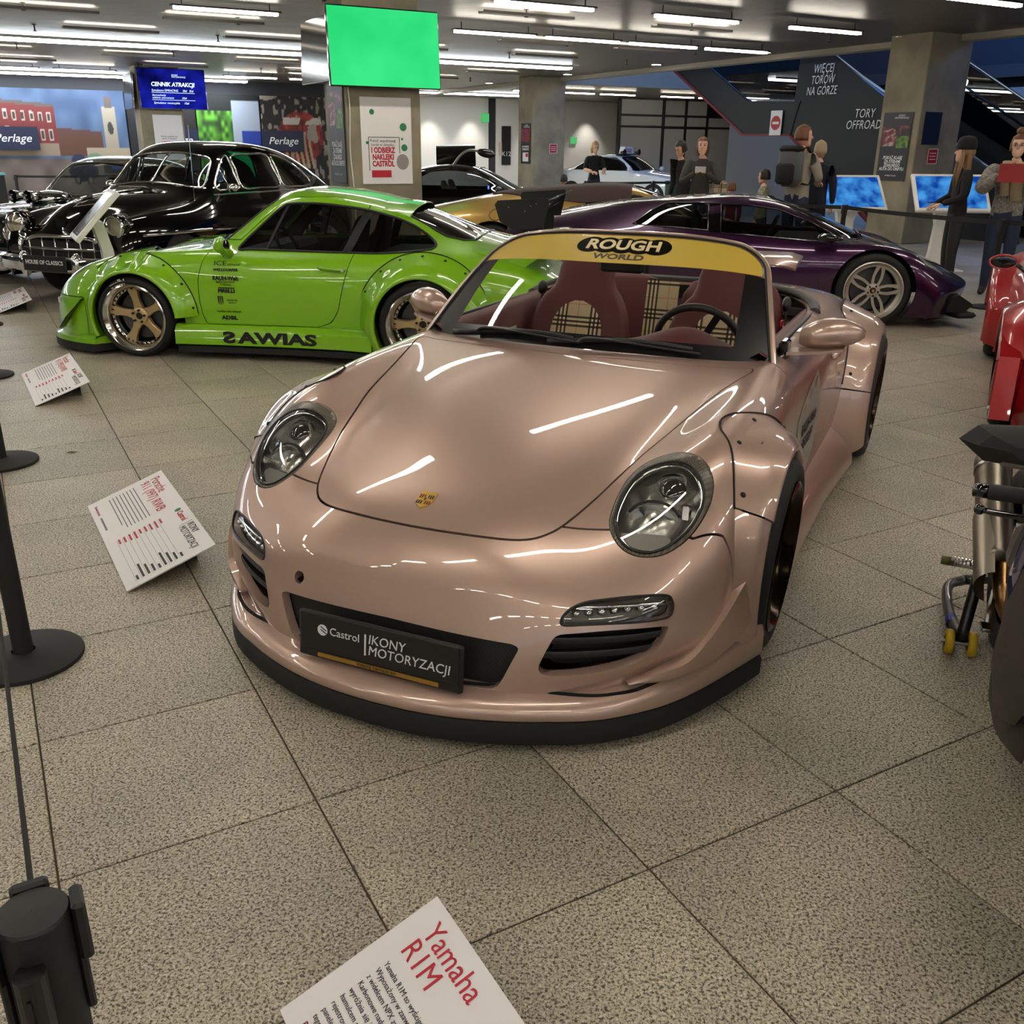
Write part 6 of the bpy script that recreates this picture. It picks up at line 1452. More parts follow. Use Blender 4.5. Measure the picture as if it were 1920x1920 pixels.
# ---------------------------------------------------------------- screens on the columns
def tv(parent_loc,a_off,b_off,w,h,z,label,screen,tilt=0,side=False,name='television'):
    cx,cy=parent_loc; p=np.array([cx,cy])+EU*a_off+EV*b_off
    e=empty(name,(p[0],p[1],z),BU-(math.pi/2 if side else 0),label,'screen'); e.rotation_euler=(math.radians(tilt),0,BU-(math.pi/2 if side else 0))
    obj('casing',boxm(w+.03,.05,h+.03,(0,0,0),.01),M_BLKG,e); obj('screen',boxm(w,.004,h,(0,-.027,0)),screen,e); obj('wall_bracket',boxm(.3,.14,.3,(0,.095,0)),M_BLK,e); return e
def scrmat(name,c1,c2,s,sc=3.):
    m=bpy.data.materials.new(name); m.use_nodes=True; N=m.node_tree.nodes; L=m.node_tree.links; N.clear(); o=N.new('ShaderNodeOutputMaterial'); e=N.new('ShaderNodeEmission'); t=N.new('ShaderNodeTexCoord'); n=N.new('ShaderNodeTexNoise'); n.inputs['Scale'].default_value=sc; n.inputs['Detail'].default_value=2
    r=ramp(N,[(.35,c1),(.65,c2)]); L.new(t.outputs['Object'],n.inputs['Vector']); L.new(n.outputs[0],r.inputs[0]); L.new(r.outputs[0],e.inputs[0]); e.inputs[1].default_value=s; L.new(e.outputs[0],o.inputs[0]); return m
c1=(COL1.location.x,COL1.location.y); c2=(COL2.location.x,COL2.location.y)
tv1=tv(c1,-.03,-.60,1.50,.90,2.725,'large television glowing plain green on the column',scrmat('green_screen',rgb(40,214,116),rgb(62,232,136),.95,1.2),-3)
tv(c1,-.62,.32,1.25,.76,2.74,'dark television seen edge-on beside the green screen',M_BLKG,-3,True)
tv2=tv(c2,.30,-.62,1.62,.92,2.86,'television with blue price list on the far column',scrmat('blue_screen',rgb(6,8,60),rgb(30,40,190),.8,1.6),-3)
tv(c2,-.62,.3,1.3,.8,2.82,'dark television seen edge-on beside the price list',M_BLKG,-3,True)
M_SCRW=emis('screen_white',(.75,.9,1.),1.4)
ST=lambda s,size,x,z,**k: text('screen_lettering',s,size,M_SCRW,tv2,T(x,-.031,z)@RX(90),k.pop('align','LEFT'),**k)
ST('CENNIK ATRAKCJI',.13,-.52,.10,shear=.2,bold=.004,width=1.06); ST('Symulatory SIMRACING      20zł   35zł',.075,-.52,-.04,shear=.2,width=1.02); ST('Samochody\nzdalnie sterowane          20zł',.065,-.52,-.18,shear=.2,line=.9,width=.84); ST('Symulator motocykla     10zł',.07,-.50,-.33,shear=.2,width=.86); ST('IKONY\nMOTORYZACJI',.05,.0,.30,shear=.15,line=.85)
for z in(-.09,-.26): obj('screen_rule',boxm(1.05,.002,.008,(0,-.031,z)),M_SCRW,tv2)
cbp=np.array(c1)+EU*(-.50)+EV*(-.44)
cb=obj('power_cable',tube(cr([(cbp[0],cbp[1],2.35),(cbp[0]+.02,cbp[1]-.01,2.0),(cbp[0]+.0,cbp[1]-.008,1.5),(cbp[0]+.03,cbp[1]-.01,.9),(cbp[0]+.02,cbp[1]-.01,.02)],6),.008,6),M_WHT,None,True); tag(cb,'white cable hanging down the column under the green screen','cable')
# ---------------------------------------------------------------- posters
def poster(loc,a_off,b_off,w,h,z,label,m,side=False,name='poster'):
    p=np.array(loc)+EU*a_off+EV*b_off; e=empty(name,(p[0],p[1],z),BU-(math.pi/2 if side else 0),label,'poster'); obj('sheet',boxm(w,.008,h),m,e); return e
def PT(e,s,size,x,z,m,**k): return text('lettering',s,size,m,e,T(x,-.0065,z)@RX(90),k.pop('align','CENTER'),**k)
po=poster(c1,.02,-.432,.72,1.08,1.62,'white poster with red lettering under the green screen',M_PAPER)
PT(po,'Pokaż wypełnioną\nkartę w sklepiku',.05,-.06,-.02,M_INK,width=.36); PT(po,'I ODBIERZ\nNAKLEJKI\nCASTROL',.095,-.06,-.20,M_RED,bold=.004,line=.9,width=.34)
obj('red_button',boxm(.28,.003,.09,(-.09,-.006,-.41),.0),M_RED,po); PT(po,'Dziękujemy',.045,-.09,-.41,M_WINK)
fr=join(boxm(.44,.003,.008,(-.04,-.005,.05)),boxm(.008,.003,.42,(-.26,-.005,-.16)),boxm(.008,.003,.2,(.18,-.005,-.05))); obj('printed_frame',fr,mat('frame_green',rgb(40,70,52),.6),po)
for x,z,r in((-.2,.36,.035),(.24,.18,.05),(.25,-.08,.045),(.22,.03,.015),(-.28,-.02,.02)): obj('printed_dot',prism([(x+r*math.cos(t),z+r*math.sin(t)) for t in np.linspace(0,2*math.pi,14,False)],-.0055,-.0045,'y'),MATS['emblem_green'],po)
obj('sticker_ball',prism([(.22+.09*math.cos(t),-.26+.10*math.sin(t)) for t in np.linspace(0,2*math.pi,20,False)],-.0055,-.0045,'y'),mat('dot_grey',rgb(150,140,140),.6),po)
M_PST=mat('poster_black',rgb(24,24,30),.5)
def picmat(name,cols,scale,seed=0):
    m=mat(name,cols[0],.5); N,L,b=nodes(m); t=N.new('ShaderNodeTexCoord'); mp=N.new('ShaderNodeMapping'); mp.inputs['Location'].default_value=(seed,seed*.7,seed*.3); n=N.new('ShaderNodeTexNoise'); n.inputs['Scale'].default_value=scale; n.inputs['Detail'].default_value=5; n.inputs['Distortion'].default_value=1.2
    st=[(.28+.44*i/(len(cols)-1),c) for i,c in enumerate(cols)]; r=ramp(N,st); L.new(t.outputs['Object'],mp.inputs[0]); L.new(mp.outputs[0],n.inputs['Vector']); L.new(n.outputs[0],r.inputs[0]); L.new(r.outputs[0],b.inputs['Base Color']); return m
M_PIC1=picmat('printed_car_photo',[rgb(10,10,12),rgb(26,24,26),rgb(120,24,34),rgb(190,180,180),rgb(40,50,30)],5,1.)
M_PIC2=picmat('printed_grass_photo',[rgb(16,20,10),rgb(60,96,20),rgb(130,176,40)],6,2.)
def drift_poster(loc,ao,bo,w,h,z,label,side):
    e=poster(loc,ao,bo,w,h,z,label,M_PST,side); s=h/1.15
    obj('printed_photo',boxm(w*.94,.003,.34*s,(0,-.005,.18*s)),M_PIC1,e); obj('printed_photo',boxm(w*.40,.003,.2*s,(w*.25,-.0066,.08*s)),M_PIC2,e)
    PT(e,'IKONY\nMOTORYZACJI',.045*s,.08*s,.50*s,M_WINK,line=.85); PT(e,'POKAŻ KLASĘ\nZA STERAMI\nZDALNEGO\nAUTA DO DRIFTU',.075*s,0,-.28*s,M_WINK,bold=.002,line=.85,width=w*.86,shear=.1); PT(e,'WYBIERZ KOLOR',.032*s,0,-.49*s,M_WINK); return e
c4=(COL4.location.x,COL4.location.y); c3=(COL3.location.x,COL3.location.y)
drift_poster(c1,-.54,-.05,.62,1.42,1.80,'dark tall drift poster on the side of the green screen column',True)
drift_poster(c4,-.54,.02,.62,1.12,1.62,'dark drift poster on the column by the staircase',True)
pb=poster(c4,-.20,-.432,.42,.52,1.92,'plain dark blue panel on the column by the staircase',mat('poster_blue',rgb(16,20,46),.5))
def red_sign(loc,ao,bo,z,label,s=1.,side=False):
    e=poster(loc,ao,bo,.25*s,.25*s,z,label,mat('sign_red',rgb(176,30,40),.5),side,'notice'); 
    for k in range(3): obj('printed_line',boxm(.16*s,.002,.012*s,(0,-.006,(.05-.05*k)*s)),M_WINK,e)
    fr=join(*[boxm(a,.003,b,(x,-.005,z2)) for a,b,x,z2 in((.25*s,.012*s,0,.12*s),(.25*s,.012*s,0,-.12*s),(.012*s,.25*s,.12*s,0),(.012*s,.25*s,-.12*s,0))]); obj('border',fr,M_WINK,e); return e
red_sign(c4,-.08,-.432,1.47,'small red notice on the column by the staircase'); red_sign(c3,.15,-.432,1.53,'small red notice on the column behind the golden car')
d3=poster(c3,-.54,-.05,.55,1.08,1.66,'dark poster with a red car on the far column',M_PST,True); obj('printed_photo',boxm(.5,.003,.36,(0,-.006,.22)),picmat('printed_red_cars',[rgb(14,10,14),rgb(150,20,40),rgb(40,30,60),rgb(200,60,70)],9,3.),d3); PT(d3,'IKONY\nMOTORYZACJI',.05,.05,.46,M_WINK,line=.85); PT(d3,'CO WARTO\nZOBACZYĆ',.07,0,-.12,M_WINK,bold=.002); obj('printed_tickets',boxm(.32,.003,.24,(0,-.006,-.36)),M_PAPER,d3); obj('printed_ticket',boxm(.14,.003,.1,(.08,-.0075,-.31)),M_RED,d3)
p2=poster(c2,.12,-.432,.72,1.08,1.72,'white poster with red lettering under the price screen',M_PAPER); PT(p2,'I ODBIERZ\nNAKLEJKI\nCASTROL',.10,0,-.22,M_RED,bold=.004,line=.9,width=.4); PT(p2,'Pokaż wypełnioną\nkartę w sklepiku',.05,0,.0,M_INK,width=.4)
# signs on the white wall
def wall_panel(a,b,z,w,h,label,m,txt=None,tm=None,ts=.1):
    e=empty('wall_sign',bw(a,b,z),BU,label,'sign'); obj('panel',boxm(w,.03,h),m,e)
    if txt: text('lettering',txt,ts,tm,e,T(0,-.018,-h*.22)@RX(90))
    return e
wall_panel(20.06,36.96,1.62,.42,1.5,'tall black sign reading K12 on the white wall',M_BLKM,'K12',M_WINK,.26); wall_panel(23.37,36.96,1.85,.30,.26,'small green exit sign on the white wall',M_GREENL); wall_panel(19.05,36.9,2.66,.34,.34,'green exit lamp above the dark doorway',M_GREENL)
wall_panel(19.85,36.96,1.5,.26,.5,'small cream notice beside the black sign',mat('cream_notice',rgb(196,180,146),.7))
cab=obj('monitor_stand',join(boxm(.5,.06,.42,(0,0,1.0)),boxm(.08,.08,.8,(0,0,.4)),boxm(.5,.4,.03,(0,0,.015))),M_BLK); cab.location=bw(19.6,34.5); cab.rotation_euler=(0,0,BU); tag(cab,'black monitor on a stand before the white wall','monitor')
# ---------------------------------------------------------------- picture wall: large printed photographs
def printed(name,a0,a1,z0,z1,b,label,fn,nx=150,nz=64):
    X,Z=np.meshgrid(np.linspace(0,1,nx+1),np.linspace(0,1,nz+1)); Cc=fn(X,Z); V=np.stack([a0+(a1-a0)*X-(a0+a1)/2,np.zeros_like(X)-.03,z0+(z1-z0)*Z],-1)
    me=mesh(name,*gridm(V)); at=me.color_attributes.new('print','FLOAT_COLOR','POINT'); c4_=np.concatenate([np.clip(Cc*.82,0,1)**2.2,np.ones(X.shape+(1,))],-1).reshape(-1,4); at.data.foreach_set('color',c4_.ravel().astype(np.float32))
    m=mat('print_'+name,(.5,.5,.5),.6); N,L,bs=nodes(m); vc=N.new('ShaderNodeVertexColor'); vc.layer_name='print'; L.new(vc.outputs[0],bs.inputs['Base Color'])
    e=empty(name,bw((a0+a1)/2,b),BU,label,'mural'); obj('printed_face',me,m,e); obj('backing_board',boxm(a1-a0,.05,z1-z0,(0,0,(z0+z1)/2)),M_BLK,e); return e
rs_=np.random.RandomState(3)
def vnoise(X,Z,fx,fz,seed):
    r=np.random.RandomState(seed); g=r.rand(fz+2,fx+2); x=X*fx; z=Z*fz; i=np.minimum(x.astype(int),fx-1); j=np.minimum(z.astype(int),fz-1); u=x-i; v=z-j; u=u*u*(3-2*u); v=v*v*(3-2*v)
    return g[j,i]*(1-u)*(1-v)+g[j,i+1]*u*(1-v)+g[j+1,i]*(1-u)*v+g[j+1,i+1]*u*v
def lay(C,mask,col): C[mask]=np.array(col)/255.
def m_town(X,Z):
    C=np.zeros(X.shape+(3,)); n=vnoise(X,Z,14,8,1)[...,None]
    C[:]=(np.array([96,118,150])*(1-Z[...,None])+np.array([70,92,128])*Z[...,None])/255.; C+= (n-.5)*.12
    h=.92-.10*X; red=(X<.52)&(Z>.40)&(Z<h); lay(C,red,(118,44,44)); lay(C,(X<.52)&(Z>h-.03)&(Z<h),(88,78,74)); lay(C,(X<.52)&(Z>.40)&(Z<.52),(150,132,116))
    for k in range(9):
        for z0,z1 in((.74,.83),(.57,.68)):
            x0=.02+k*.056; lay(C,(X>x0)&(X<x0+.026)&(Z>z0-.06*X)&(Z<z1-.08*X),(196,186,176)); lay(C,(X>x0+.004)&(X<x0+.022)&(Z>z0+.01-.06*X)&(Z<z1-.015-.08*X),(70,58,58))
    lay(C,(X>.52)&(X<.82)&(Z>.40)&(Z<.62-.1*(X-.52)),(96,62,48)); lay(C,(X>.52)&(X<.82)&(Z>.60-.1*(X-.52))&(Z<.66-.1*(X-.52)),(92,60,56))
    lay(C,(X>.84)&(X<.93)&(Z>.38)&(Z<.86),(168,156,140)); lay(C,(X>.86)&(X<.91)&(Z>.84)&(Z<.95),(96,84,80)); lay(C,(((X-.885)/.02)**2+((Z-.66)/.06)**2<1),(60,56,56))
    lay(C,(X>.70)&(Z>.38)&(Z<.48),(178,162,140)); g=Z<.38; C[g]=(np.array([112,98,94])/255.*(.8+.4*n))[g]
    car=(((X-.66)/.10)**2+((Z-.27)/.10)**2<1)&(Z>.17); lay(C,car,(26,34,60)); lay(C,(((X-.64)/.05)**2+((Z-.37)/.05)**2<1),(40,50,80)); 
    for cx,cz in((.615,.19),(.70,.19)): lay(C,((X-cx)/.022)**2+((Z-cz)/.05)**2<1,(20,18,20)); lay(C,((X-cx)/.012)**2+((Z-cz)/.03)**2<1,(120,116,110))
    lay(C,(X>.80)&(X<.98)&(Z>.24)&(Z<.38),(44,36,40)); lay(C,(X>.86)&(X<.92)&(Z>.28)&(Z<.36),(40,70,150)); lay(C,(((X-.75)/.05)**2+((Z-.40)/.03)**2<1),(120,150,120)); return C
def m_blue(X,Z):
    C=np.zeros(X.shape+(3,)); n=vnoise(X,Z,6,8,5)[...,None]; C[:]=np.array([36,60,120])/255.*(.5+n); lay(C,X<.12,(24,22,30)); lay(C,(X>.3)&(X<.55)&(Z>.5)&(Z<.62),(200,120,110)); lay(C,X>.7,(30,24,26)); return C
def m_tree(X,Z):
    C=np.zeros(X.shape+(3,)); n=vnoise(X,Z,20,18,7)[...,None]; C[:]=np.array([20,26,28])/255.; t=(X<.62)&(Z<.85); C[t]=(np.array([84,150,44])/255.*(.35+1.1*n))[t]; lay(C,(X>.55)&(Z>.35)&(Z<.95),(176,186,206)); lay(C,(X>.70)&(Z>.30)&(Z<.66),(36,66,170)); lay(C,(X>.76)&(X<.95)&(Z>.44)&(Z<.52),(190,120,140)); lay(C,((X-.35)/.32)**2+((Z-.24)/.12)**2<1,(34,72,110)); lay(C,((X-.35)/.2)**2+((Z-.34)/.08)**2<1,(60,110,150)); g=Z<.15; lay(C,g,(70,66,70)); return C
def m_engine(X,Z):
    C=np.zeros(X.shape+(3,)); n=vnoise(X,Z,26,20,11); n2=vnoise(X,Z,12,10,12); C[:]=(np.array([30,26,26])/255.)*(.4+1.4*n[...,None]); lay(C,(n>.68),(150,140,130)); e=((X-.55)/.33)**2+((Z-.6)/.26)**2<1; C[e]=(np.array([150,52,44])/255.*(.5+.8*n[...,None]))[e]
    for k in range(6): lay(C,np.abs((X-.32-.07*k)-.14*(.62-Z)*np.sin(Z*6))<.018*np.ones_like(X)*(Z<.66)*(Z>.28),(196,168,140))
    lay(C,(Z>.72)&(Z<.80)&(X>.3)&(X<.85)&(n2>.35),(206,196,190)); lay(C,(n2>.74),(170,156,146)); return C
printed('town_mural',.55,4.55,.0,3.0,32.,'printed wall picture of a red town house and a dark racing car',m_town,220,80)
printed('blue_mural',4.6,6.55,.0,3.0,32.,'narrow printed wall picture in blue and black beside the price screen',m_blue,40,60)
printed('tree_mural',6.6,8.52,.0,3.0,32.,'printed wall picture of green trees and a blue car',m_tree,80,80)
printed('engine_mural',8.57,10.85,.0,3.0,32.,'printed wall picture of an engine with red and silver pipes',m_engine,110,100)
bbox('wall_picture',-26,10.88,32.06,32.3,0,3.4,M_DWALL)
M_NAVY=mat('navy_board',rgb(16,22,52),.5)
for k,a in enumerate((1.45,5.9,9.2)):
    e=empty('brand_board',bw(a,31.9,1.68),BU,('navy lettered board under the red town house','navy lettered board under the price screen','navy lettered board under the engine picture')[k],'board','navy lettered boards'); obj('panel',boxm(1.35,.04,.62),M_NAVY,e); text('lettering','Perlage',.30,M_WINK,e,T(0,-.024,0)@RX(90),shear=.3,width=.95)
# ---------------------------------------------------------------- touch displays
def kiosk(loc,rz,label,w=.95,h=.6,z=.98,tilt=50,scr=None,txt=False):
    e=empty('display_stand',(loc[0],loc[1],0),rz,label,'display')
    M=T(0,0,z)@RX(tilt); obj('frame',xf(boxm(w,h,.05,bev=.008),M),M_WHT,e); obj('screen',xf(boxm(w-.09,h-.09,.004,(0,0,.026)),M),scr,e)
    leg=loft([[(-x,y-.0,zz),(x,y-.0,zz),(x,y+.10,zz),(-x,y+.10,zz)] for zz,x,y in((0.0,.20,-.02),(.25,.14,.02),(.6,.12,.02),(z-.05,.22,-.05))],True,True); obj('leg',leg,M_WHT,e,30); obj('foot',boxm(.55,.45,.02,(0,.02,.01),.005),M_WHT,e); return e
M_SEA=scrmat('sea_screen',rgb(10,60,150),rgb(70,150,220),1.0,5.)
kiosk((4.85,14.4),.12,'white touch display with blue sea picture beside the column',1.0,.62,.98,48,M_SEA); kiosk((5.95,13.6),-.05,'white touch display with blue picture behind the woman in black',1.0,.62,1.02,48,M_SEA)
M_KSCR=picmat('glossy_display',[rgb(40,40,48),rgb(150,150,160),rgb(70,66,66),rgb(196,186,170)],3,4.); nodes(M_KSCR)[2].inputs['Roughness'].default_value=.1
kiosk((-4.02,9.42),math.radians(-62),'pale grey display stand leaning before the black sedan',.62,.60,.92,46,M_KSCR)
db=empty('demo_counter',(-11.9,22.3,0),0,'dark counter with a pale blue top at the picture edge','counter'); obj('body',boxm(.7,.6,.88,(0,0,.44)),M_BLK,db); obj('top',boxm(.74,.64,.05,(0,0,.905)),mat('pale_blue_top',rgb(120,190,200),.5),db)
# ---------------------------------------------------------------- dark staircase in the void, panels set parallel to the hall edge
def slab(name,parent,poly,a0,a1,m):
    """polygon in (b,z) extruded along a"""
    V=[];n=len(poly)
    for a in(a0,a1):
        for b,z in poly: V.append(bw(a,b,z))
    F=[(i,(i+1)%n,n+(i+1)%n,n+i) for i in range(n)]+[tuple(reversed(range(n))),tuple(range(n,2*n))]; return obj(name,(V,F),m,parent)
st=empty('staircase',(0,0,0),0,'dark folded staircase with lettered black panels and thin handrails','staircase'); M_STP=mat('stair_panel',rgb(11,11,14),.6)
slab('upper_flight',st,[(21.35,3.51),(20.09,3.52),(18.39,2.6),(16.71,2.55),(16.82,2.23),(16.9,1.88),(18.42,1.9)],16.4,16.55,M_STP)
slab('text_panel',st,[(16.85,3.75),(16.18,3.6),(15.03,2.9),(13.34,1.95),(12.3,1.5),(11.3,.9),(11.0,0.0),(14.2,0.0),(15.23,1.0),(16.93,1.9)],16.42,16.5,M_STP)
slab('red_edge',st,[(18.42,1.9),(16.93,1.88),(15.2,1.0),(14.2,0),(14.14,0),(15.17,.97),(16.93,1.84),(18.46,1.86)],16.38,16.56,mat('edge_red',rgb(110,22,30),.6))
slab('edge_flight',st,[(21.35,3.51),(18.42,1.9),(18.46,1.86),(21.4,3.47)],16.38,16.56,MATS['edge_red'])
slab('right_panel',st,[(14.6,3.4),(12.4,2.4),(10.6,1.6),(9.2,.0),(14.6,.0)],17.9,18.0,M_STP)
for k in range(14): slab('tread',st,[(16.6-k*.36,2.6-k*.17),(16.2-k*.36,2.6-k*.17),(16.2-k*.36,2.56-k*.17),(16.6-k*.36,2.56-k*.17)],16.55,17.9,M_BLKM)
for P in([(16.4,16.25,3.66),(16.4,15.03,2.96),(16.4,13.34,2.08),(16.4,12.28,1.53),(16.4,11.2,.95)],[(17.9,14.65,3.5),(17.9,14.27,3.5),(17.9,12.4,2.48),(17.9,10.6,1.5)]): obj('handrail',tube([bw(*p) for p in P],.025,8),M_STEEL,st,True)
slab('glass_balustrade',st,[(20.0,3.5),(18.4,2.62),(16.75,2.58),(16.85,3.5)],16.45,16.47,M_DGLASS); slab('glass_balustrade',st,[(14.2,3.4),(11.5,2.0),(11.5,1.1),(14.2,2.4)],17.86,17.88,M_DGLASS)
def stxt(s,b,z,size,w): 
    def fn(x,y,zz): return bw(16.40-zz,b-x,z+y)
    text('stair_lettering',s,size,M_WINK,st,fn=fn,shear=.15,width=w,line=.9,space=1.05)
stxt('WIĘCEJ\nTORÓW\nNA GÓRZE',16.12,2.95,.24,.86); stxt('TORY\nOFFROAD',14.86,2.15,.24,.9); stxt('ZA\nWIĘCEJ\nTORÓW',13.55,1.5,.22,.75); stxt('WIĘCEJ',12.45,1.05,.2,.55)
ne=empty('no_entry_sign',bw(16.36,17.35,2.12),BU-math.pi/2,'white plate with red no-entry disc on the staircase','sign'); obj('plate',boxm(.36,.012,.52),M_PAPER,ne); obj('disc',prism([(.15*math.cos(t),.15*math.sin(t)) for t in np.linspace(0,2*math.pi,26,False)],-.010,-.006,'y'),MATS['sign_red'],ne); obj('bar',boxm(.2,.004,.05,(0,-.012,0)),M_WINK,ne)
sp_=empty('spot_lamp',bw(16.2,12.6,2.75),.6,'small black spotlight before the dark stairs','lamp'); obj('lamp_body',xf(cyl(.09,.28,16,axis='y'),RX(20)),M_BLK,sp_); obj('lamp_face',xf(cyl(.075,.01,16,(0,-.145,0),axis='y'),RX(20)),emis('spot_face',(1,.95,.85),6.),sp_)
for a,b0,b1 in ((23.5,8,25),(23.9,10,24)):
    slab('wall_void_beam',None,[(b0,3.3),(b1,3.3),(b1,3.6),(b0,3.6)],a-.1,a,M_DWALL)
grw=bbox('wall_lower',22.5,22.7,14,26,0,3.0,M_GREYW)
# ---------------------------------------------------------------- visitors
M_SKIN=mat('skin',rgb(206,156,130),.55); M_SKIN2=mat('skin_pale',rgb(222,176,150),.55)
M_EYE=mat('eye_dark',rgb(30,24,22),.3); M_LIP=mat('lip',rgb(166,84,78),.5)
def hairmat(n,c): return bump_noise(mat(n,c,.55),60,.4,.01)
def skin_mesh(J,E,root):
    """grow one continuous surface over a joint graph"""
    names=list(J); idx={n:i for i,n in enumerate(names)}
    me=bpy.data.meshes.new('sk'); me.from_pydata([J[n][:3] for n in names],[(idx[a],idx[b]) for a,b in E],[])
    o=bpy.data.objects.new('sk',me); COL.objects.link(o)
    m=o.modifiers.new('s','SKIN'); m.use_smooth_shade=True; m.branch_smoothing=.6
    for i,n in enumerate(names):
        sv=me.skin_vertices[0].data[i]; r=J[n][3]; sv.radius=(r[0],r[1]) if isinstance(r,tuple) else (r,r); sv.use_root=(n==root)
    sd=o.modifiers.new('d','SUBSURF'); sd.levels=2; sd.render_levels=2
    dg=bpy.context.evaluated_depsgraph_get(); out=bpy.data.meshes.new_from_object(o.evaluated_get(dg)); bpy.data.objects.remove(o); bpy.data.meshes.remove(me); return out
def hand(parent,wr,direction,up,m,curl=.6,scale=1.,side=1):
    """palm, four unequal fingers and a thumb from the side of the palm"""
    d=Vector(direction).normalized(); u=Vector(up); u=(u-d*u.dot(d)).normalized(); s=d.cross(u)*side
    M=Matrix(((d[0],s[0],u[0],wr[0]),(d[1],s[1],u[1],wr[1]),(d[2],s[2],u[2],wr[2]),(0,0,0,1)))@SCL(scale,scale,scale)
    parts=[xf(ell(.046,.040,.016,(.045,0,0),12,8,.8),M)]
    for k,(y,L) in enumerate(((-.030,.062),(-.010,.074),(.011,.070),(.030,.055))):
        c=curl; P=[(.080,y,0),(.080+L*.45,y,-L*.18*c),(.080+L*(.85-.25*c),y,-L*(.30+.35*c)*c),(.080+L*(1.0-.65*c),y,-L*(.5+.45*c)*c)]
        parts.append(xf(tube(cr(P,3),[.0095]*3+[.0088]*3+[.0075]*3+[.006],6),M))
    P=[(.015,-.030,-.004),(.038,-.056,-.012),(.064,-.064,-.022),(.082,-.058,-.03)]; parts.append(xf(tube(cr(P,3),[.012]*3+[.0105]*3+[.009]*3+[.007],6),M))
    return obj('hand',join(*parts),m,parent,True)
def head(parent,M,skin,hair,style,sc=1.,glasses=False,hat=None):
    h=bpy.data.objects.new('head',None); COL.objects.link(h); h.parent=parent; h.matrix_local=M@SCL(sc,sc,sc)
    # skull-to-chin: local x forward, z up, centre of head at 0; face features on +x
    rings=[]
    for z,rx,ry,cx in((-.118,.020,.020,.055),(-.108,.040,.034,.045),(-.090,.060,.048,.030),(-.060,.078,.060,.014),(-.025,.090,.070,.004),(.015,.096,.076,-.002),(.055,.095,.077,-.006),(.090,.080,.066,-.008),(.112,.052,.044,-.008),(.122,.018,.015,-.008)):
        rings.append([(cx+rx*math.cos(a)*(1.0 if math.cos(a)>0 else 1.08),ry*math.sin(a),z) for a in np.linspace(0,2*math.pi,20,False)])
    obj('face',loft(rings,True,True),skin,h,True)
    obj('nose',loft([[(.088,-.008,.02),(.088,.008,.02),(.094,0,.022)],[(.092,-.013,-.022),(.092,.013,-.022),(.116,0,-.020)],[(.088,-.012,-.032),(.088,.012,-.032),(.100,0,-.034)]],True,True),skin,h,True)
    for s in(-1,1):
        obj('eye',xf(ell(.006,.013,.007,nu=10,nv=6),T(.090,s*.031,.012)),M_EYE,h,True); obj('ear',xf(ell(.018,.008,.030,nu=10,nv=6),T(-.008,s*.077,-.005)),skin,h,True)
        obj('eyebrow',xf(ell(.004,.018,.004,nu=8,nv=4),T(.092,s*.032,.034)),hair,h,True)
    obj('mouth',xf(ell(.006,.024,.007,nu=10,nv=6),T(.082,0,-.060)),M_LIP,h,True)
    # hair cap
    cap=[]
    for z,k in((-.05,1.06),(-.01,1.10),(.03,1.10),(.07,1.10),(.10,1.12),(.125,.8),(.138,.25)):
        rx=.098*k*math.sqrt(max(.02,1-(max(z,0)/.15)**2)); ry=.082*k*math.sqrt(max(.02,1-(max(z,0)/.15)**2)); 
        cap.append([(-.012+rx*math.cos(a)*(1. if math.cos(a)<.25 else (.80 if z<.045 else 1.0)),ry*math.sin(a),z) for a in np.linspace(0,2*math.pi,24,False)])
    V,F=loft(cap,True,True); V=np.array(V); F2=[f for f in F if not (np.mean(V[list(f)],0)[0]>.045 and np.mean(V[list(f)],0)[2]<.055)]
    obj('hair',compact(V,F2),hair,h,True)
    if style in('long','shoulder'):
        L=.42 if style=='long' else .16; R=[]
        for t in np.linspace(0,1,9):
            z=.02-t*L; w=.088+.015*math.sin(t*3)-.02*t; R.append([(-.035-.02*t+.052*math.cos(a),w*math.sin(a),z) for a in np.linspace(0,2*math.pi,16,False)])
        obj('hair_length',loft(R,True,True),hair,h,True)
        if style=='long':
            for s in(-1,1): obj('hair_strand',tube([(.02,s*.072,.02),(.035,s*.085,-.10),(.05,s*.080,-.25),(.045,s*.07,-.42)],[.018,.026,.026,.010],8),hair,h,True)
    if style=='bun': obj('hair_bun',xf(ell(.05,.05,.045),T(-.045,0,.155)),hair,h,True)
    if glasses:
        for s in(-1,1): obj('spectacles',tube([(.100,s*.031+.022*math.cos(a),.012+.018*math.sin(a)) for a in np.linspace(0,2*math.pi,14,False)],.0022,5,True),M_BLK,h)
    if hat is not None:
        R=[]
        for z,k in((.020,1.10),(.05,1.14),(.10,1.12),(.14,.95),(.165,.6),(.172,.1)): R.append([(-.012+.100*k*math.cos(a),.086*k*math.sin(a),z+.02*math.cos(a)*0) for a in np.linspace(0,2*math.pi,20,False)])
        obj('hat',loft(R,True,True),hat,h,True)
        if style=='ears':
            pass
    return h
EDG=[('pel','spi'),('spi','che'),('che','nek'),('nek','hed'),('che','shl'),('shl','ell'),('ell','wrl'),('che','shr'),('shr','elr'),('elr','wrr'),('pel','hil'),('hil','knl'),('knl','anl'),('anl','tol'),('pel','hir'),('hir','knr'),('knr','anr'),('anr','tor')]
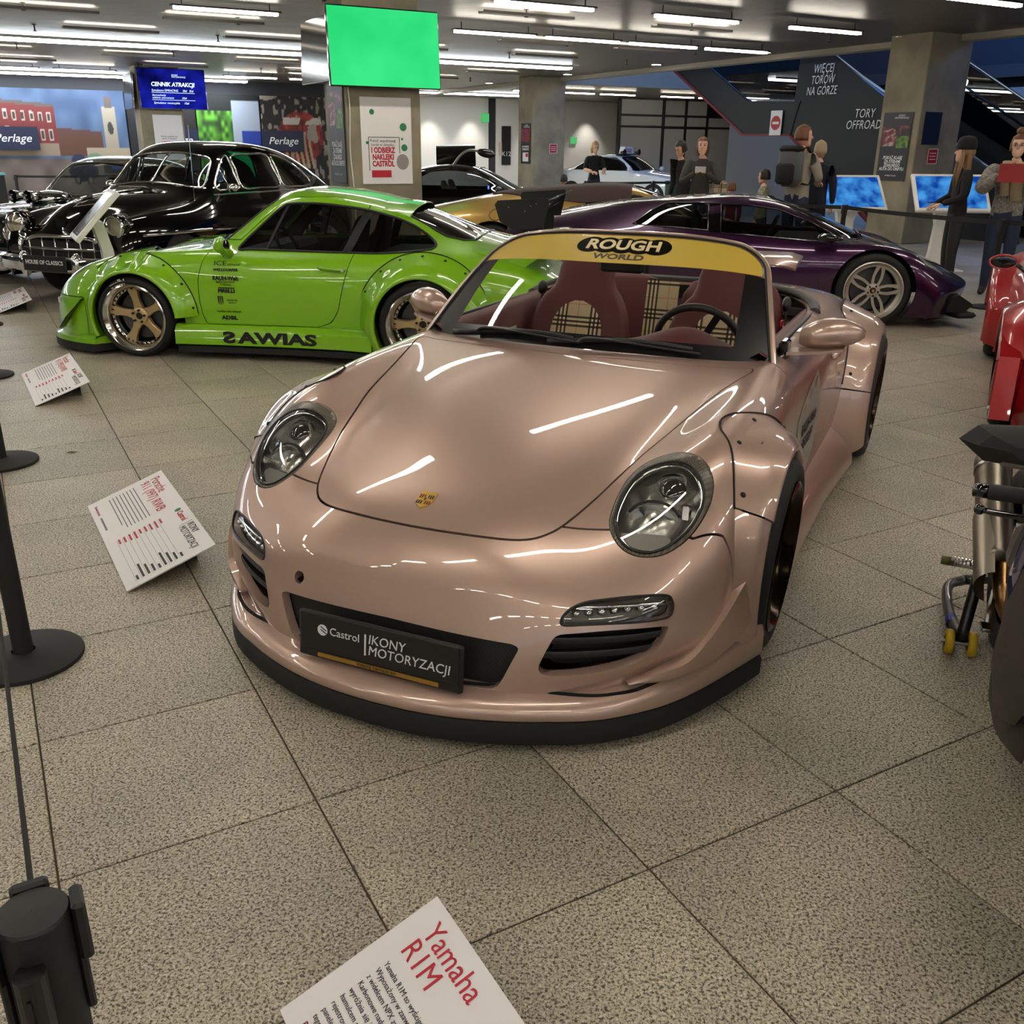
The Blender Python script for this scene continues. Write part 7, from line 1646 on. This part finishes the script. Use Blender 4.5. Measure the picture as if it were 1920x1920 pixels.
def person(label,loc,face,H=1.70,top=None,legs=None,shoe=None,skin=None,hair=None,style='short',arms=None,bulk=1.,turn=0,nod=0,hat=None,glasses=False,lean=0,curl=.7,stride=.0,sleeve=True,group=None,armr=1.):
    """face: world angle the body faces. arms: elbow/wrist positions (x fwd,y left,z up) for a 1.70 m figure"""
    k=H/1.70; e=empty('person',(loc[0],loc[1],0),math.radians(face),label,'person',group)
    b=bulk
    J={'pel':(0,0,.92,(.125*b,.10*b)),'spi':(.01,0,1.09,(.120*b,.095*b)),'che':(.0+lean*.5,0,1.28,(.135*b,.105*b)),'nek':(.005+lean,0,1.43,.058),'hed':(.015+lean,0,1.50,.050),
       'shl':(lean*.8,.165*b**.5,1.375,.070*b**.5),'shr':(lean*.8,-.165*b**.5,1.375,.070*b**.5),'ell':(.0,.235,1.12,.052*b**.5*armr),'elr':(.0,-.235,1.12,.052*b**.5*armr),'wrl':(.06,.235,.88,.036*armr),'wrr':(.06,-.235,.88,.036*armr),
       'hil':(0,.095,.84,.098),'hir':(0,-.095,.84,.098),'knl':(.02+stride*.5,.10,.48,.066),'knr':(.02-stride*.5,-.10,.48,.066),'anl':(-.01+stride,.10,.085,.046),'anr':(-.01-stride,-.10,.085,.046),'tol':(.14+stride,.115,.040,.038),'tor':(.14-stride,-.115,.040,.038)}
    for n,p in (arms or {}).items(): J[n]=tuple(p)+(J[n][3],)
    J={n:(v[0]*k,v[1]*k,v[2]*k,tuple(q*k for q in v[3]) if isinstance(v[3],tuple) else v[3]*k) for n,v in J.items()}
    me=skin_mesh(J,EDG,'pel'); mats=[skin,top,legs,shoe]
    for m in mats: me.materials.append(m)
    seg=[]; 
    for a,c in EDG:
        if a in('nek',) or c in('hed',): i=0
        elif c in('hil','hir','knl','knr','anl','anr'): i=2
        elif c in('tol','tor'): i=3
        elif c in('wrl','wrr'): i=1 if sleeve else 0
        else: i=1
        seg.append((np.array(J[a][:3]),np.array(J[c][:3]),i))
    for p in me.polygons:
        c=np.array(p.center); best=None
        for a,q,i in seg:
            w=q-a; t=min(1,max(0,(c-a)@w/(w@w))); d=np.linalg.norm(c-a-w*t)
            if best is None or d<best[0]: best=(d,i)
        i=best[1]
        if c[2]<.085*k: i=3
        if i==2 and c[2]>.90*k: i=1
        p.material_index=i; p.use_smooth=True
    obj('body',me,None,e)
    hd=J['hed']; M=T(hd[0]+.01,0,hd[2]+.095*k)@RZ(turn)@RY(nod); head(e,M,skin,hair,style,k*.98,glasses,hat)
    for s,sd in(('l',1),('r',-1)):
        wr=np.array(J['wr'+s][:3]); el=np.array(J['el'+s][:3]); d=wr-el; d/=np.linalg.norm(d); up=np.array([0,sd*1.,.15]) if abs(d[2])>.6 else np.array([0,sd*.3,1.]); hand(e,wr+d*.01,d,up,skin,curl,k,sd)
    e['k']=k; return e
HB=hairmat('hair_brown',rgb(104,66,40)); HD=hairmat('hair_dark',rgb(30,24,20)); HL=hairmat('hair_light',rgb(134,104,70)); HBL=hairmat('hair_blond',rgb(176,140,88))
C_GREY=mat('knit_grey',rgb(62,60,58),.9); C_JEAN=mat('denim',rgb(34,42,66),.85); C_BLK=mat('cloth_black',rgb(16,16,17),.85); C_HOOD=mat('hoodie_grey',rgb(150,142,128),.9); C_NAVY=mat('coat_navy',rgb(20,24,38),.85); C_CAMO=picmat('camo_shirt',[rgb(110,116,96),rgb(160,160,136),rgb(84,90,74)],14,6.); C_FUZZ=picmat('fuzzy_coat',[rgb(66,60,56),rgb(128,120,112),rgb(168,160,150)],40,7.); C_SHOE=mat('shoe_dark',rgb(24,22,22),.7); C_BEIGE=mat('scarf_beige',rgb(168,148,120),.9)
def pic_arms(z=1.36,x=.30,y=.09,ey=.25,ez=1.14): return dict(ell=(.16,ey,ez),wrl=(x,y,z),elr=(.16,-ey,ez),wrr=(x,-y,z))
def held(e,name,size,pos,m,rot=0,label=None,cat=None,tilt=0):
    """a thing held in a hand is a thing of its own"""
    k=e['k']; o=obj(name,boxm(*size,bev=.004),m); o.matrix_world=e.matrix_basis@T(*(np.array(pos)*k))@RZ(rot)@RY(tilt); tag(o,label,cat); return o
w1_=person('woman in grey sweater photographing with a phone',(2.70,14.55),-102,1.70,C_GREY,C_JEAN,C_SHOE,M_SKIN2,HB,'shoulder',pic_arms(1.24,.30,.07,.27,1.10),1.05)
held(w1_,'phone',(.012,.15,.075),(.40,0,1.29),mat('phone_pale',rgb(190,186,190),.2),0,'pale phone held up by the woman in grey sweater','phone')
bag=obj('shoulder_bag',boxm(.12,.26,.30,bev=.03),M_PLAID); bag.location=(3.0,14.62,.98); bag.rotation_euler=(0,0,.4); tag(bag,'checked shoulder bag of the woman in grey sweater','bag')
person('dark-haired person bending behind the woman in grey sweater',(2.68,15.8),-140,1.66,C_BLK,C_BLK,C_SHOE,M_SKIN,HD,'short',None,1.0,nod=25,lean=.12)
mn=person('man in pale grey hoodie wearing a backpack',(3.78,13.35),40,1.84,C_HOOD,C_JEAN,C_SHOE,M_SKIN,HB,'short',dict(ell=(.08,.26,1.12),wrl=(.26,.16,1.10),elr=(.06,-.25,1.12),wrr=(.22,-.14,1.08)),1.12,turn=-48)
bp_=empty('backpack',(0,0,0),0,'grey and black backpack on the back of the man','backpack'); bp_.matrix_world=mn.matrix_basis@T(-.21,0,1.24*mn['k'])
obj('pack_body',boxm(.20,.34,.48,(0,0,0),.07),mat('pack_grey',rgb(78,80,82),.8),bp_,60); obj('front_pocket',boxm(.09,.27,.26,(-.11,0,-.08),.035),C_BLK,bp_,60); obj('top_flap',boxm(.19,.33,.09,(0,0,.225),.04),C_BLK,bp_,60)
for s in(-1,1): obj('strap',tube([(.06,s*.11,.22),(.16,s*.12,.25),(.30,s*.13,.13),(.33,s*.13,-.08),(.22,s*.15,-.22),(.08,s*.15,-.2)],.022,8,flat=.4),C_BLK,bp_,True)
person('person in navy coat with a hood beside the man with the backpack',(4.15,13.75),60,1.66,C_NAVY,C_BLK,C_SHOE,M_SKIN,C_BEIGE,'short',None,1.25)
person('boy in pale camouflage shirt looking away',(3.38,13.5),150,1.30,C_CAMO,C_JEAN,C_SHOE,M_SKIN2,HD,'short',None,.95)
person('small child with short brown hair behind the purple car',(3.02,13.85),110,1.12,mat('child_red',rgb(120,40,40),.9),C_JEAN,C_SHOE,M_SKIN2,HB,'short',None,.95)
person('small dark-haired child behind the golden car',(.78,15.9),100,1.16,C_BLK,C_BLK,C_SHOE,M_SKIN,HD,'short',None,1.0)
w7=person('long-haired woman in black hat and black clothes',(5.10,11.4),172,1.66,C_BLK,mat('trousers_black',rgb(26,25,25),.6),C_SHOE,M_SKIN2,HL,'long',dict(ell=(.02,.24,1.10),wrl=(.22,.12,1.02),elr=(.02,-.24,1.10),wrr=(.22,-.10,1.02)),1.12,turn=-4,hat=C_BLK)
held(w7,'phone',(.10,.07,.012),(.30,0,1.03),M_BLKG,0,'dark phone held low by the woman in the black hat','phone')
w8=person('woman with hair bun in fuzzy coat holding up a tablet',(5.52,11.1),-118,1.72,C_FUZZ,C_JEAN,C_SHOE,M_SKIN2,HB,'bun',pic_arms(1.30,.34,.13,.30,1.14),1.3,glasses=True,armr=1.5)
held(w8,'tablet',(.014,.27,.19),(.46,0,1.33),mat('tablet_red',rgb(150,30,34),.5),0,'red tablet case held up by the woman with the bun','tablet')
sc_=obj('scarf',join(tube([(.10,.06,1.45),(.16,.05,1.25),(.17,.07,1.05)],[.05,.06,.06],10,flat=.5),tube([(.08,-.08,1.46),(.14,-.07,1.3),(.16,-.05,1.1)],[.05,.055,.05],10,flat=.5)),C_BEIGE,None,True); sc_.matrix_world=w8.matrix_basis; tag(sc_,'striped beige scarf of the woman with the tablet','scarf')
w9=person('blond woman in black top standing before the white taxi',(1.78,22.6),-75,1.68,C_BLK,C_JEAN,C_SHOE,M_SKIN2,HBL,'shoulder',dict(ell=(.04,.24,1.12),wrl=(.2,.16,1.08),elr=(.04,-.24,1.12),wrr=(.22,-.12,1.08)),1.0,nod=15,sleeve=False)
person('person in red checked shirt at the picture edge',(-13.0,24.0),60,1.66,picmat('check_shirt',[rgb(60,20,22),rgb(150,44,44),rgb(90,60,60)],16,8.),C_BLK,C_SHOE,M_SKIN,HD,'short',None,1.2)
# ---------------------------------------------------------------- red sports car at the right edge
M_REDP=paint('red_paint',rgb(176,18,30),.15,.28,c2=rgb(120,8,16))
Ar=math.radians(-115); Lr=(-math.sin(Ar),math.cos(Ar)); 
redc,B8=build_car('red_sports_car','glossy red wide-body sports car cut by the picture edge',PB,(2.88+.97*Lr[0],5.58+.97*Lr[1]),-115,M_REDP,((-.03,.33,.40),(-2.36,.335,.42)),(),None,gm=M_TGLASS,wy=.67,ru=6,rv=6)
rl_=flare(None,-.03,.33,.48,.36,.985,20,172,34,ybody=lambda x,z:min(B8.y(x,min(z,.78)),.87)); rl2_=flare(None,-.03,.33,.47,.36,.985,-20,19,14,ybody=lambda x,z:.86); rr3=flare(None,-2.36,.335,.50,.37,1.03,-25,175,40,ybody=lambda x,z:min(B8.y(x,min(max(z,.2),.78)),.89))
for sg in(1,-1):
    f=(lambda q:q) if sg>0 else mirror_y
    obj('wheel_arch_flare',f(rl_),M_REDP,redc,True); obj('bumper_side_extension',f(rl2_),M_REDP,redc,True); obj('wheel_arch_flare',f(rr3),M_REDP,redc,True)
    put_wheel(PWR,redc,-.03,sg*.97,.33,sg,0,2); put_wheel(PWR,redc,-2.36,sg*1.0,.33,sg,0,2)
    obj('canard',f(prism([(.20,.62),(.42,.50),(.50,.16),(.40,.14),(.30,.44)],.87,.975,'y')),M_REDP,redc)
    m=bpy.data.objects.new('door_mirror',None); COL.objects.link(m); m.parent=redc
    obj('mirror_rim',xf(tube([(0,.085*math.cos(a)*1.0,.045*math.sin(a)) for a in np.linspace(0,2*math.pi,24,False)],.007,8,True),T(-1.0,sg*1.0,.87)),M_REDP,m,True); obj('mirror_glass',xf(ell(.004,.082,.042),T(-1.0,sg*1.0,.87)),M_BLKG,m,True); obj('mirror_arm',tube([(-1.0,sg*.92,.86),(-1.0,sg*.84,.80)],.014,8),M_BLKG,m,True)
    obj('side_emblem',tube([(-.55+.05*math.cos(a),sg*(B8.y(-.55,.55)+.004),.55+.05*math.sin(a)) for a in np.linspace(0,2*math.pi,20,False)],.004,5,True),mat('emblem_pink',rgb(190,110,110),.5),redc)
cab_=bs_surf([_X(-2.2,(0,.92),(.3,.91),(.5,.88),(.7,.84)),_X(-1.9,(0,1.12),(.3,1.10),(.5,1.02),(.7,.85)),_X(-1.4,(0,1.22),(.32,1.20),(.52,1.10),(.71,.84)),_X(-1.0,(0,1.12),(.34,1.10),(.56,1.0),(.72,.83)),_X(-.6,(0,.86),(.34,.85),(.6,.83),(.72,.82))],6,6,1)
obj('cabin_glass',gridm(full_from_half(cab_)),mat('cabin_dark',rgb(10,10,12),.05,coat=1),redc,True)
# ---------------------------------------------------------------- motorcycle on a paddock stand
bike=empty('motorcycle',(1.70,2.79,0),math.radians(-109.5),'black and blue sports motorcycle cut by the picture edge','motorcycle')
M_TI=mat('titanium',rgb(126,118,106),.34,metal=.9); M_TIL=mat('titanium_shield',rgb(160,152,138),.36,metal=.85); M_FAIR=picmat('carbon_fairing',[rgb(40,38,32),rgb(58,54,46),rgb(48,46,40)],30,9.); M_BLUE=mat('fairing_blue',rgb(18,26,96),.25,coat=1); M_SILVF=mat('fairing_silver',rgb(150,148,144),.3,metal=.6)
def bt(n,P,r,m,seg=14,**k): return obj(n,tube(P,r,seg,**k),m,bike,True)
# muffler with end cap and shield
mu=[(.40,-.185,.455),(.33,-.188,.495),(.18,-.192,.585),(.08,-.195,.645)]; bt('muffler_can',cr(mu,5),.052,M_TI,24)
bt('muffler_end_cap',[(.085,-.195,.642),(.06,-.1955,.657),(.03,-.196,.675),(.012,-.196,.686)],[.0535,.053,.043,.030],M_TIL,24); bt('muffler_band',[(.098,-.1945,.634),(.086,-.195,.641)],.0545,M_STEEL,24)
sh_=[]
for t in np.linspace(0,1,9):
    p=np.array([.47,-.185,.41])*(1-t)+np.array([.26,-.19,.54])*t; r=.060
    sh_.append([tuple(p+np.array([.02*math.sin(a)*.5,-r*math.cos(a),r*math.sin(a)*.9])) for a in np.linspace(-1.2,1.35-.6*max(0,t-.5),12)])
obj('heat_shield',loft(sh_,False),M_TIL,bike,True); obj('shield_bolt',xf(lathe([(.0005,.004),(.010,.003),(.013,-.002)],14,'y'),T(.40,-.25,.445)@RZ(180)),M_CHR,bike,True)
bt('header_pipe',cr([(.38,-.16,.46),(.47,-.15,.38),(.50,-.10,.30),(.62,-.04,.24),(.85,0,.22)],5),.036,mat('pipe_bronze',rgb(150,112,74),.28,metal=.95),16)
# foot peg and hanger
bt('foot_peg',[(.40,-.19,.438),(.385,-.25,.436),(.372,-.30,.434)],[.012,.012,.013],M_STEEL,10); bt('peg_end',[(.372,-.298,.434),(.366,-.325,.433)],.013,mat('peg_olive',rgb(78,76,30),.6),10)
for k in range(9): obj('peg_ridge',xf(cyl(.014,.003,10,axis='y'),T(.392-.0022*k,-.215-.0095*k,.4375)),M_CHR,bike)
obj('peg_hanger',prism([(.34,.36),(.46,.40),(.52,.56),(.44,.60),(.38,.46)],-.165,-.15,'y'),M_BLKG,bike); bt('brake_pedal',[(.42,-.18,.38),(.52,-.20,.35),(.60,-.21,.345)],.008,M_STEEL,8); obj('pedal_pad',boxm(.05,.03,.012,(.61,-.215,.35),.003),M_CHR,bike)
# body: tank, seat, fairing
def shell(n,S,m,sm=True): return obj(n,loft([[(x,y,z) for y,z in sec] for x,sec in S],True,True),m,bike,60)
shell('tank',[(x,[(-w,z0),(-w*1.05,z0+(z1-z0)*.5),(-w*.6,z1),(0,z1+.02),(w*.6,z1),(w*1.05,z0+(z1-z0)*.5),(w,z0)]) for x,w,z0,z1 in((.38,.08,.70,.76),(.55,.14,.66,.86),(.72,.15,.66,.92),(.85,.12,.70,.90))],M_BLUE)
shell('seat_tail',[(x,[(-w,z0),(-w,z1-.02),(0,z1),(w,z1-.02),(w,z0)]) for x,w,z0,z1 in((-.38,.05,.88,.96),(-.1,.11,.78,.90),(.2,.13,.68,.80),(.42,.10,.64,.76))],M_BLKG)
def panel_side(n,poly,y0,bul,m):
    for sg in(1,-1):
        P=np.array(poly); c=P.mean(0); V=[];F=[]
        rings=[(1.0,0),(.93,.012),(.6,bul),(.2,bul*1.1)]
        R=[[(c[0]+(p[0]-c[0])*s,sg*(y0+d),c[1]+(p[1]-c[1])*s) for p in P] for s,d in rings]; obj(n,loft(R,True,True) if sg>0 else flip(loft(R,True,True)),m,bike,50)
panel_side('side_fairing',[(.62,.62),(.80,.70),(1.02,.80),(1.20,.74),(1.30,.60),(1.16,.46),(1.02,.30),(.82,.20),(.66,.26),(.70,.44)],.185,.03,M_FAIR)
panel_side('fairing_stripe',[(.78,.70),(.95,.80),(1.08,.83),(.92,.68),(.82,.52),(.76,.55)],.205,.012,M_BLUE); panel_side('fairing_edge',[(.74,.62),(.80,.715),(.90,.77),(.83,.69),(.78,.60)],.218,.004,M_SILVF)
panel_side('belly_pan',[(.50,.22),(.80,.24),(1.05,.32),(1.02,.20),(.80,.12),(.55,.13)],.15,.03,M_FAIR)
shell('nose_fairing',[(x,[(-w,z0),(-w,z0+(z1-z0)*.6),(-w*.4,z1),(w*.4,z1),(w,z0+(z1-z0)*.6),(w,z0)]) for x,w,z0,z1 in((1.0,.20,.74,.94),(1.25,.20,.70,.96),(1.45,.14,.70,.88),(1.58,.05,.74,.80))],M_BLKG)
obj('engine_block',boxm(.45,.30,.34,(.68,0,.42),.04),M_BLKM,bike); obj('frame_spar',join(*[tube([(1.05,s*.09,.82),(.75,s*.17,.70),(.45,s*.13,.52)],.035,10) for s in(-1,1)]),M_STEEL,bike,True)
bt('swing_arm',[(.42,-.13,.40),(.2,-.12,.36),(0,-.11,.31)],.032,M_STEEL,12); bt('swing_arm',[(.42,.13,.40),(.2,.12,.36),(0,.11,.31)],.032,M_STEEL,12)
BWh=wheel_meshes('b',.31,.215,.19,M_BLKG,M_BLKG,5,'split',.01); BWf=wheel_meshes('b2',.30,.215,.12,M_BLKG,M_BLKG,5,'split',.01)
put_wheel(BWh,bike,0,.095,.315,1); put_wheel(BWf,bike,1.405,.06,.30,1)
for s in(-1,1): bt('fork_leg',[(1.40,s*.10,.30),(1.26,s*.10,.62),(1.13,s*.10,.92)],.027,mat('fork_gold',rgb(176,134,60),.3,metal=.9),12)
# handlebar, lever, mirror on both sides
for s in(-1,1):
    bt('handlebar',[(1.10,s*.08,.885),(1.06,s*.20,.875),(1.03,s*.30,.868)],.012,M_BLK,10); bt('grip',[(1.055,s*.215,.874),(1.015,s*.335,.865)],.0175,M_BLKM,14); bt('bar_end',[(1.015,s*.335,.865),(1.005,s*.365,.863)],.016,M_BLKG,14)
    bt('brake_lever',cr([(1.10,s*.16,.87),(1.13,s*.22,.855),(1.11,s*.30,.848),(1.085,s*.355,.845)],4),.007,M_BLKG,8); obj('lever_ball',xf(ell(.012,.012,.012,nu=10,nv=8),T(1.083,s*.358,.845)),M_BLKG,bike,True)
    mi=bpy.data.objects.new('mirror',None); COL.objects.link(mi); mi.parent=bike
    P=[(1.24,.42),(1.225,.36),(1.22,.26),(1.24,.20),(1.30,.22),(1.31,.34)]
    R=[[(x,s*y,z+dz*1.0) for x,y,dz in zip([p[0] for p in P],[p[1] for p in P],q)] for z,q in((1.055,(0,.02,.03,.02,.0,.0)),(1.015,(0,-.01,-.02,-.01,0,.01)))]
    hexr=[]
    for xx,sc in((1.205,.92),(1.225,1.0),(1.26,.75),(1.28,.3)):
        hexr.append([(xx,s*(.315+sc*py),1.03+sc*pz) for py,pz in((.125,.004),(.095,.034),(-.03,.042),(-.11,.03),(-.11,-.02),(-.02,-.045),(.075,-.036))])
    obj('mirror_shell',loft(hexr,True,True),M_BLKM,mi,30); obj('mirror_face',[*([ (1.203,s*(.315+.86*py),1.03+.86*pz) for py,pz in((.125,.004),(.095,.034),(-.03,.042),(-.11,.03),(-.11,-.02),(-.02,-.045),(.075,-.036))],[tuple(range(7))])],M_CHR,mi); obj('turn_lens',xf(boxm(.02,.07,.02,bev=.005),T(1.255,s*.33,1.004)),mat('smoke_lens',rgb(70,66,60),.1,coat=1),mi); obj('mirror_stem',tube([(1.24,s*.22,1.01),(1.30,s*.15,.94)],.011,8),M_BLK,mi,True)
# stand
stand=empty('paddock_stand',(1.70,2.79,0),math.radians(-109.5),'black tubular paddock stand with yellow rollers under the motorcycle','stand')
def sb(n,P,r=.019,m=None): return obj(n,tube(cr(P,4),r,14),m or mat('stand_black',rgb(18,18,19),.35,coat=.4),stand,True)
for s in(-1,1):
    sb('upright',[(.02,s*.16,.31),(.06,s*.175,.18),(.10,s*.19,.055)])
    sb('side_tube',[(.10,s*.19,.055),(-.12,s*.21,.045),(-.34,s*.20,.05),(-.40,s*.14,.06)],.018)
    for dy in(-.035,.035): 
        w=bpy.data.objects.new('roller',None); COL.objects.link(w); w.parent=stand; w.matrix_local=T(.10,s*(.19)+dy,.042)
        obj('roller_tyre',lathe([(.022,-.013),(.036,-.013),(.041,-.007),(.042,0),(.041,.007),(.036,.013),(.022,.013)],24,'y'),mat('roller_yellow',rgb(206,172,30),.5),w,True); obj('roller_hub',cyl(.022,.024,16,axis='y'),M_BLK,w)
    obj('axle',cyl(.007,.12,10,(.10,s*.19,.042),'y'),M_STEEL,stand)
    obj('tube_label',xf(cyl(.0195,.05,14,axis='x',cap=False),T(-.05,s*.207,.046)),mat('label_blue',rgb(30,60,150),.5),stand)
sb('cross_tube',[(-.40,-.14,.06),(-.43,0,.07),(-.40,.14,.06)])
# small glowing print and lenses are left out of direct lamp sampling (they still glow)
for _n in('screen_white','exit_green','blue_lamp','spot_face','downlight_lens'):
    if _n in MATS: MATS[_n].cycles.emission_sampling='NONE'
for _n in('sea_screen','blue_screen'):
    if _n in bpy.data.materials: bpy.data.materials[_n].cycles.emission_sampling='NONE'
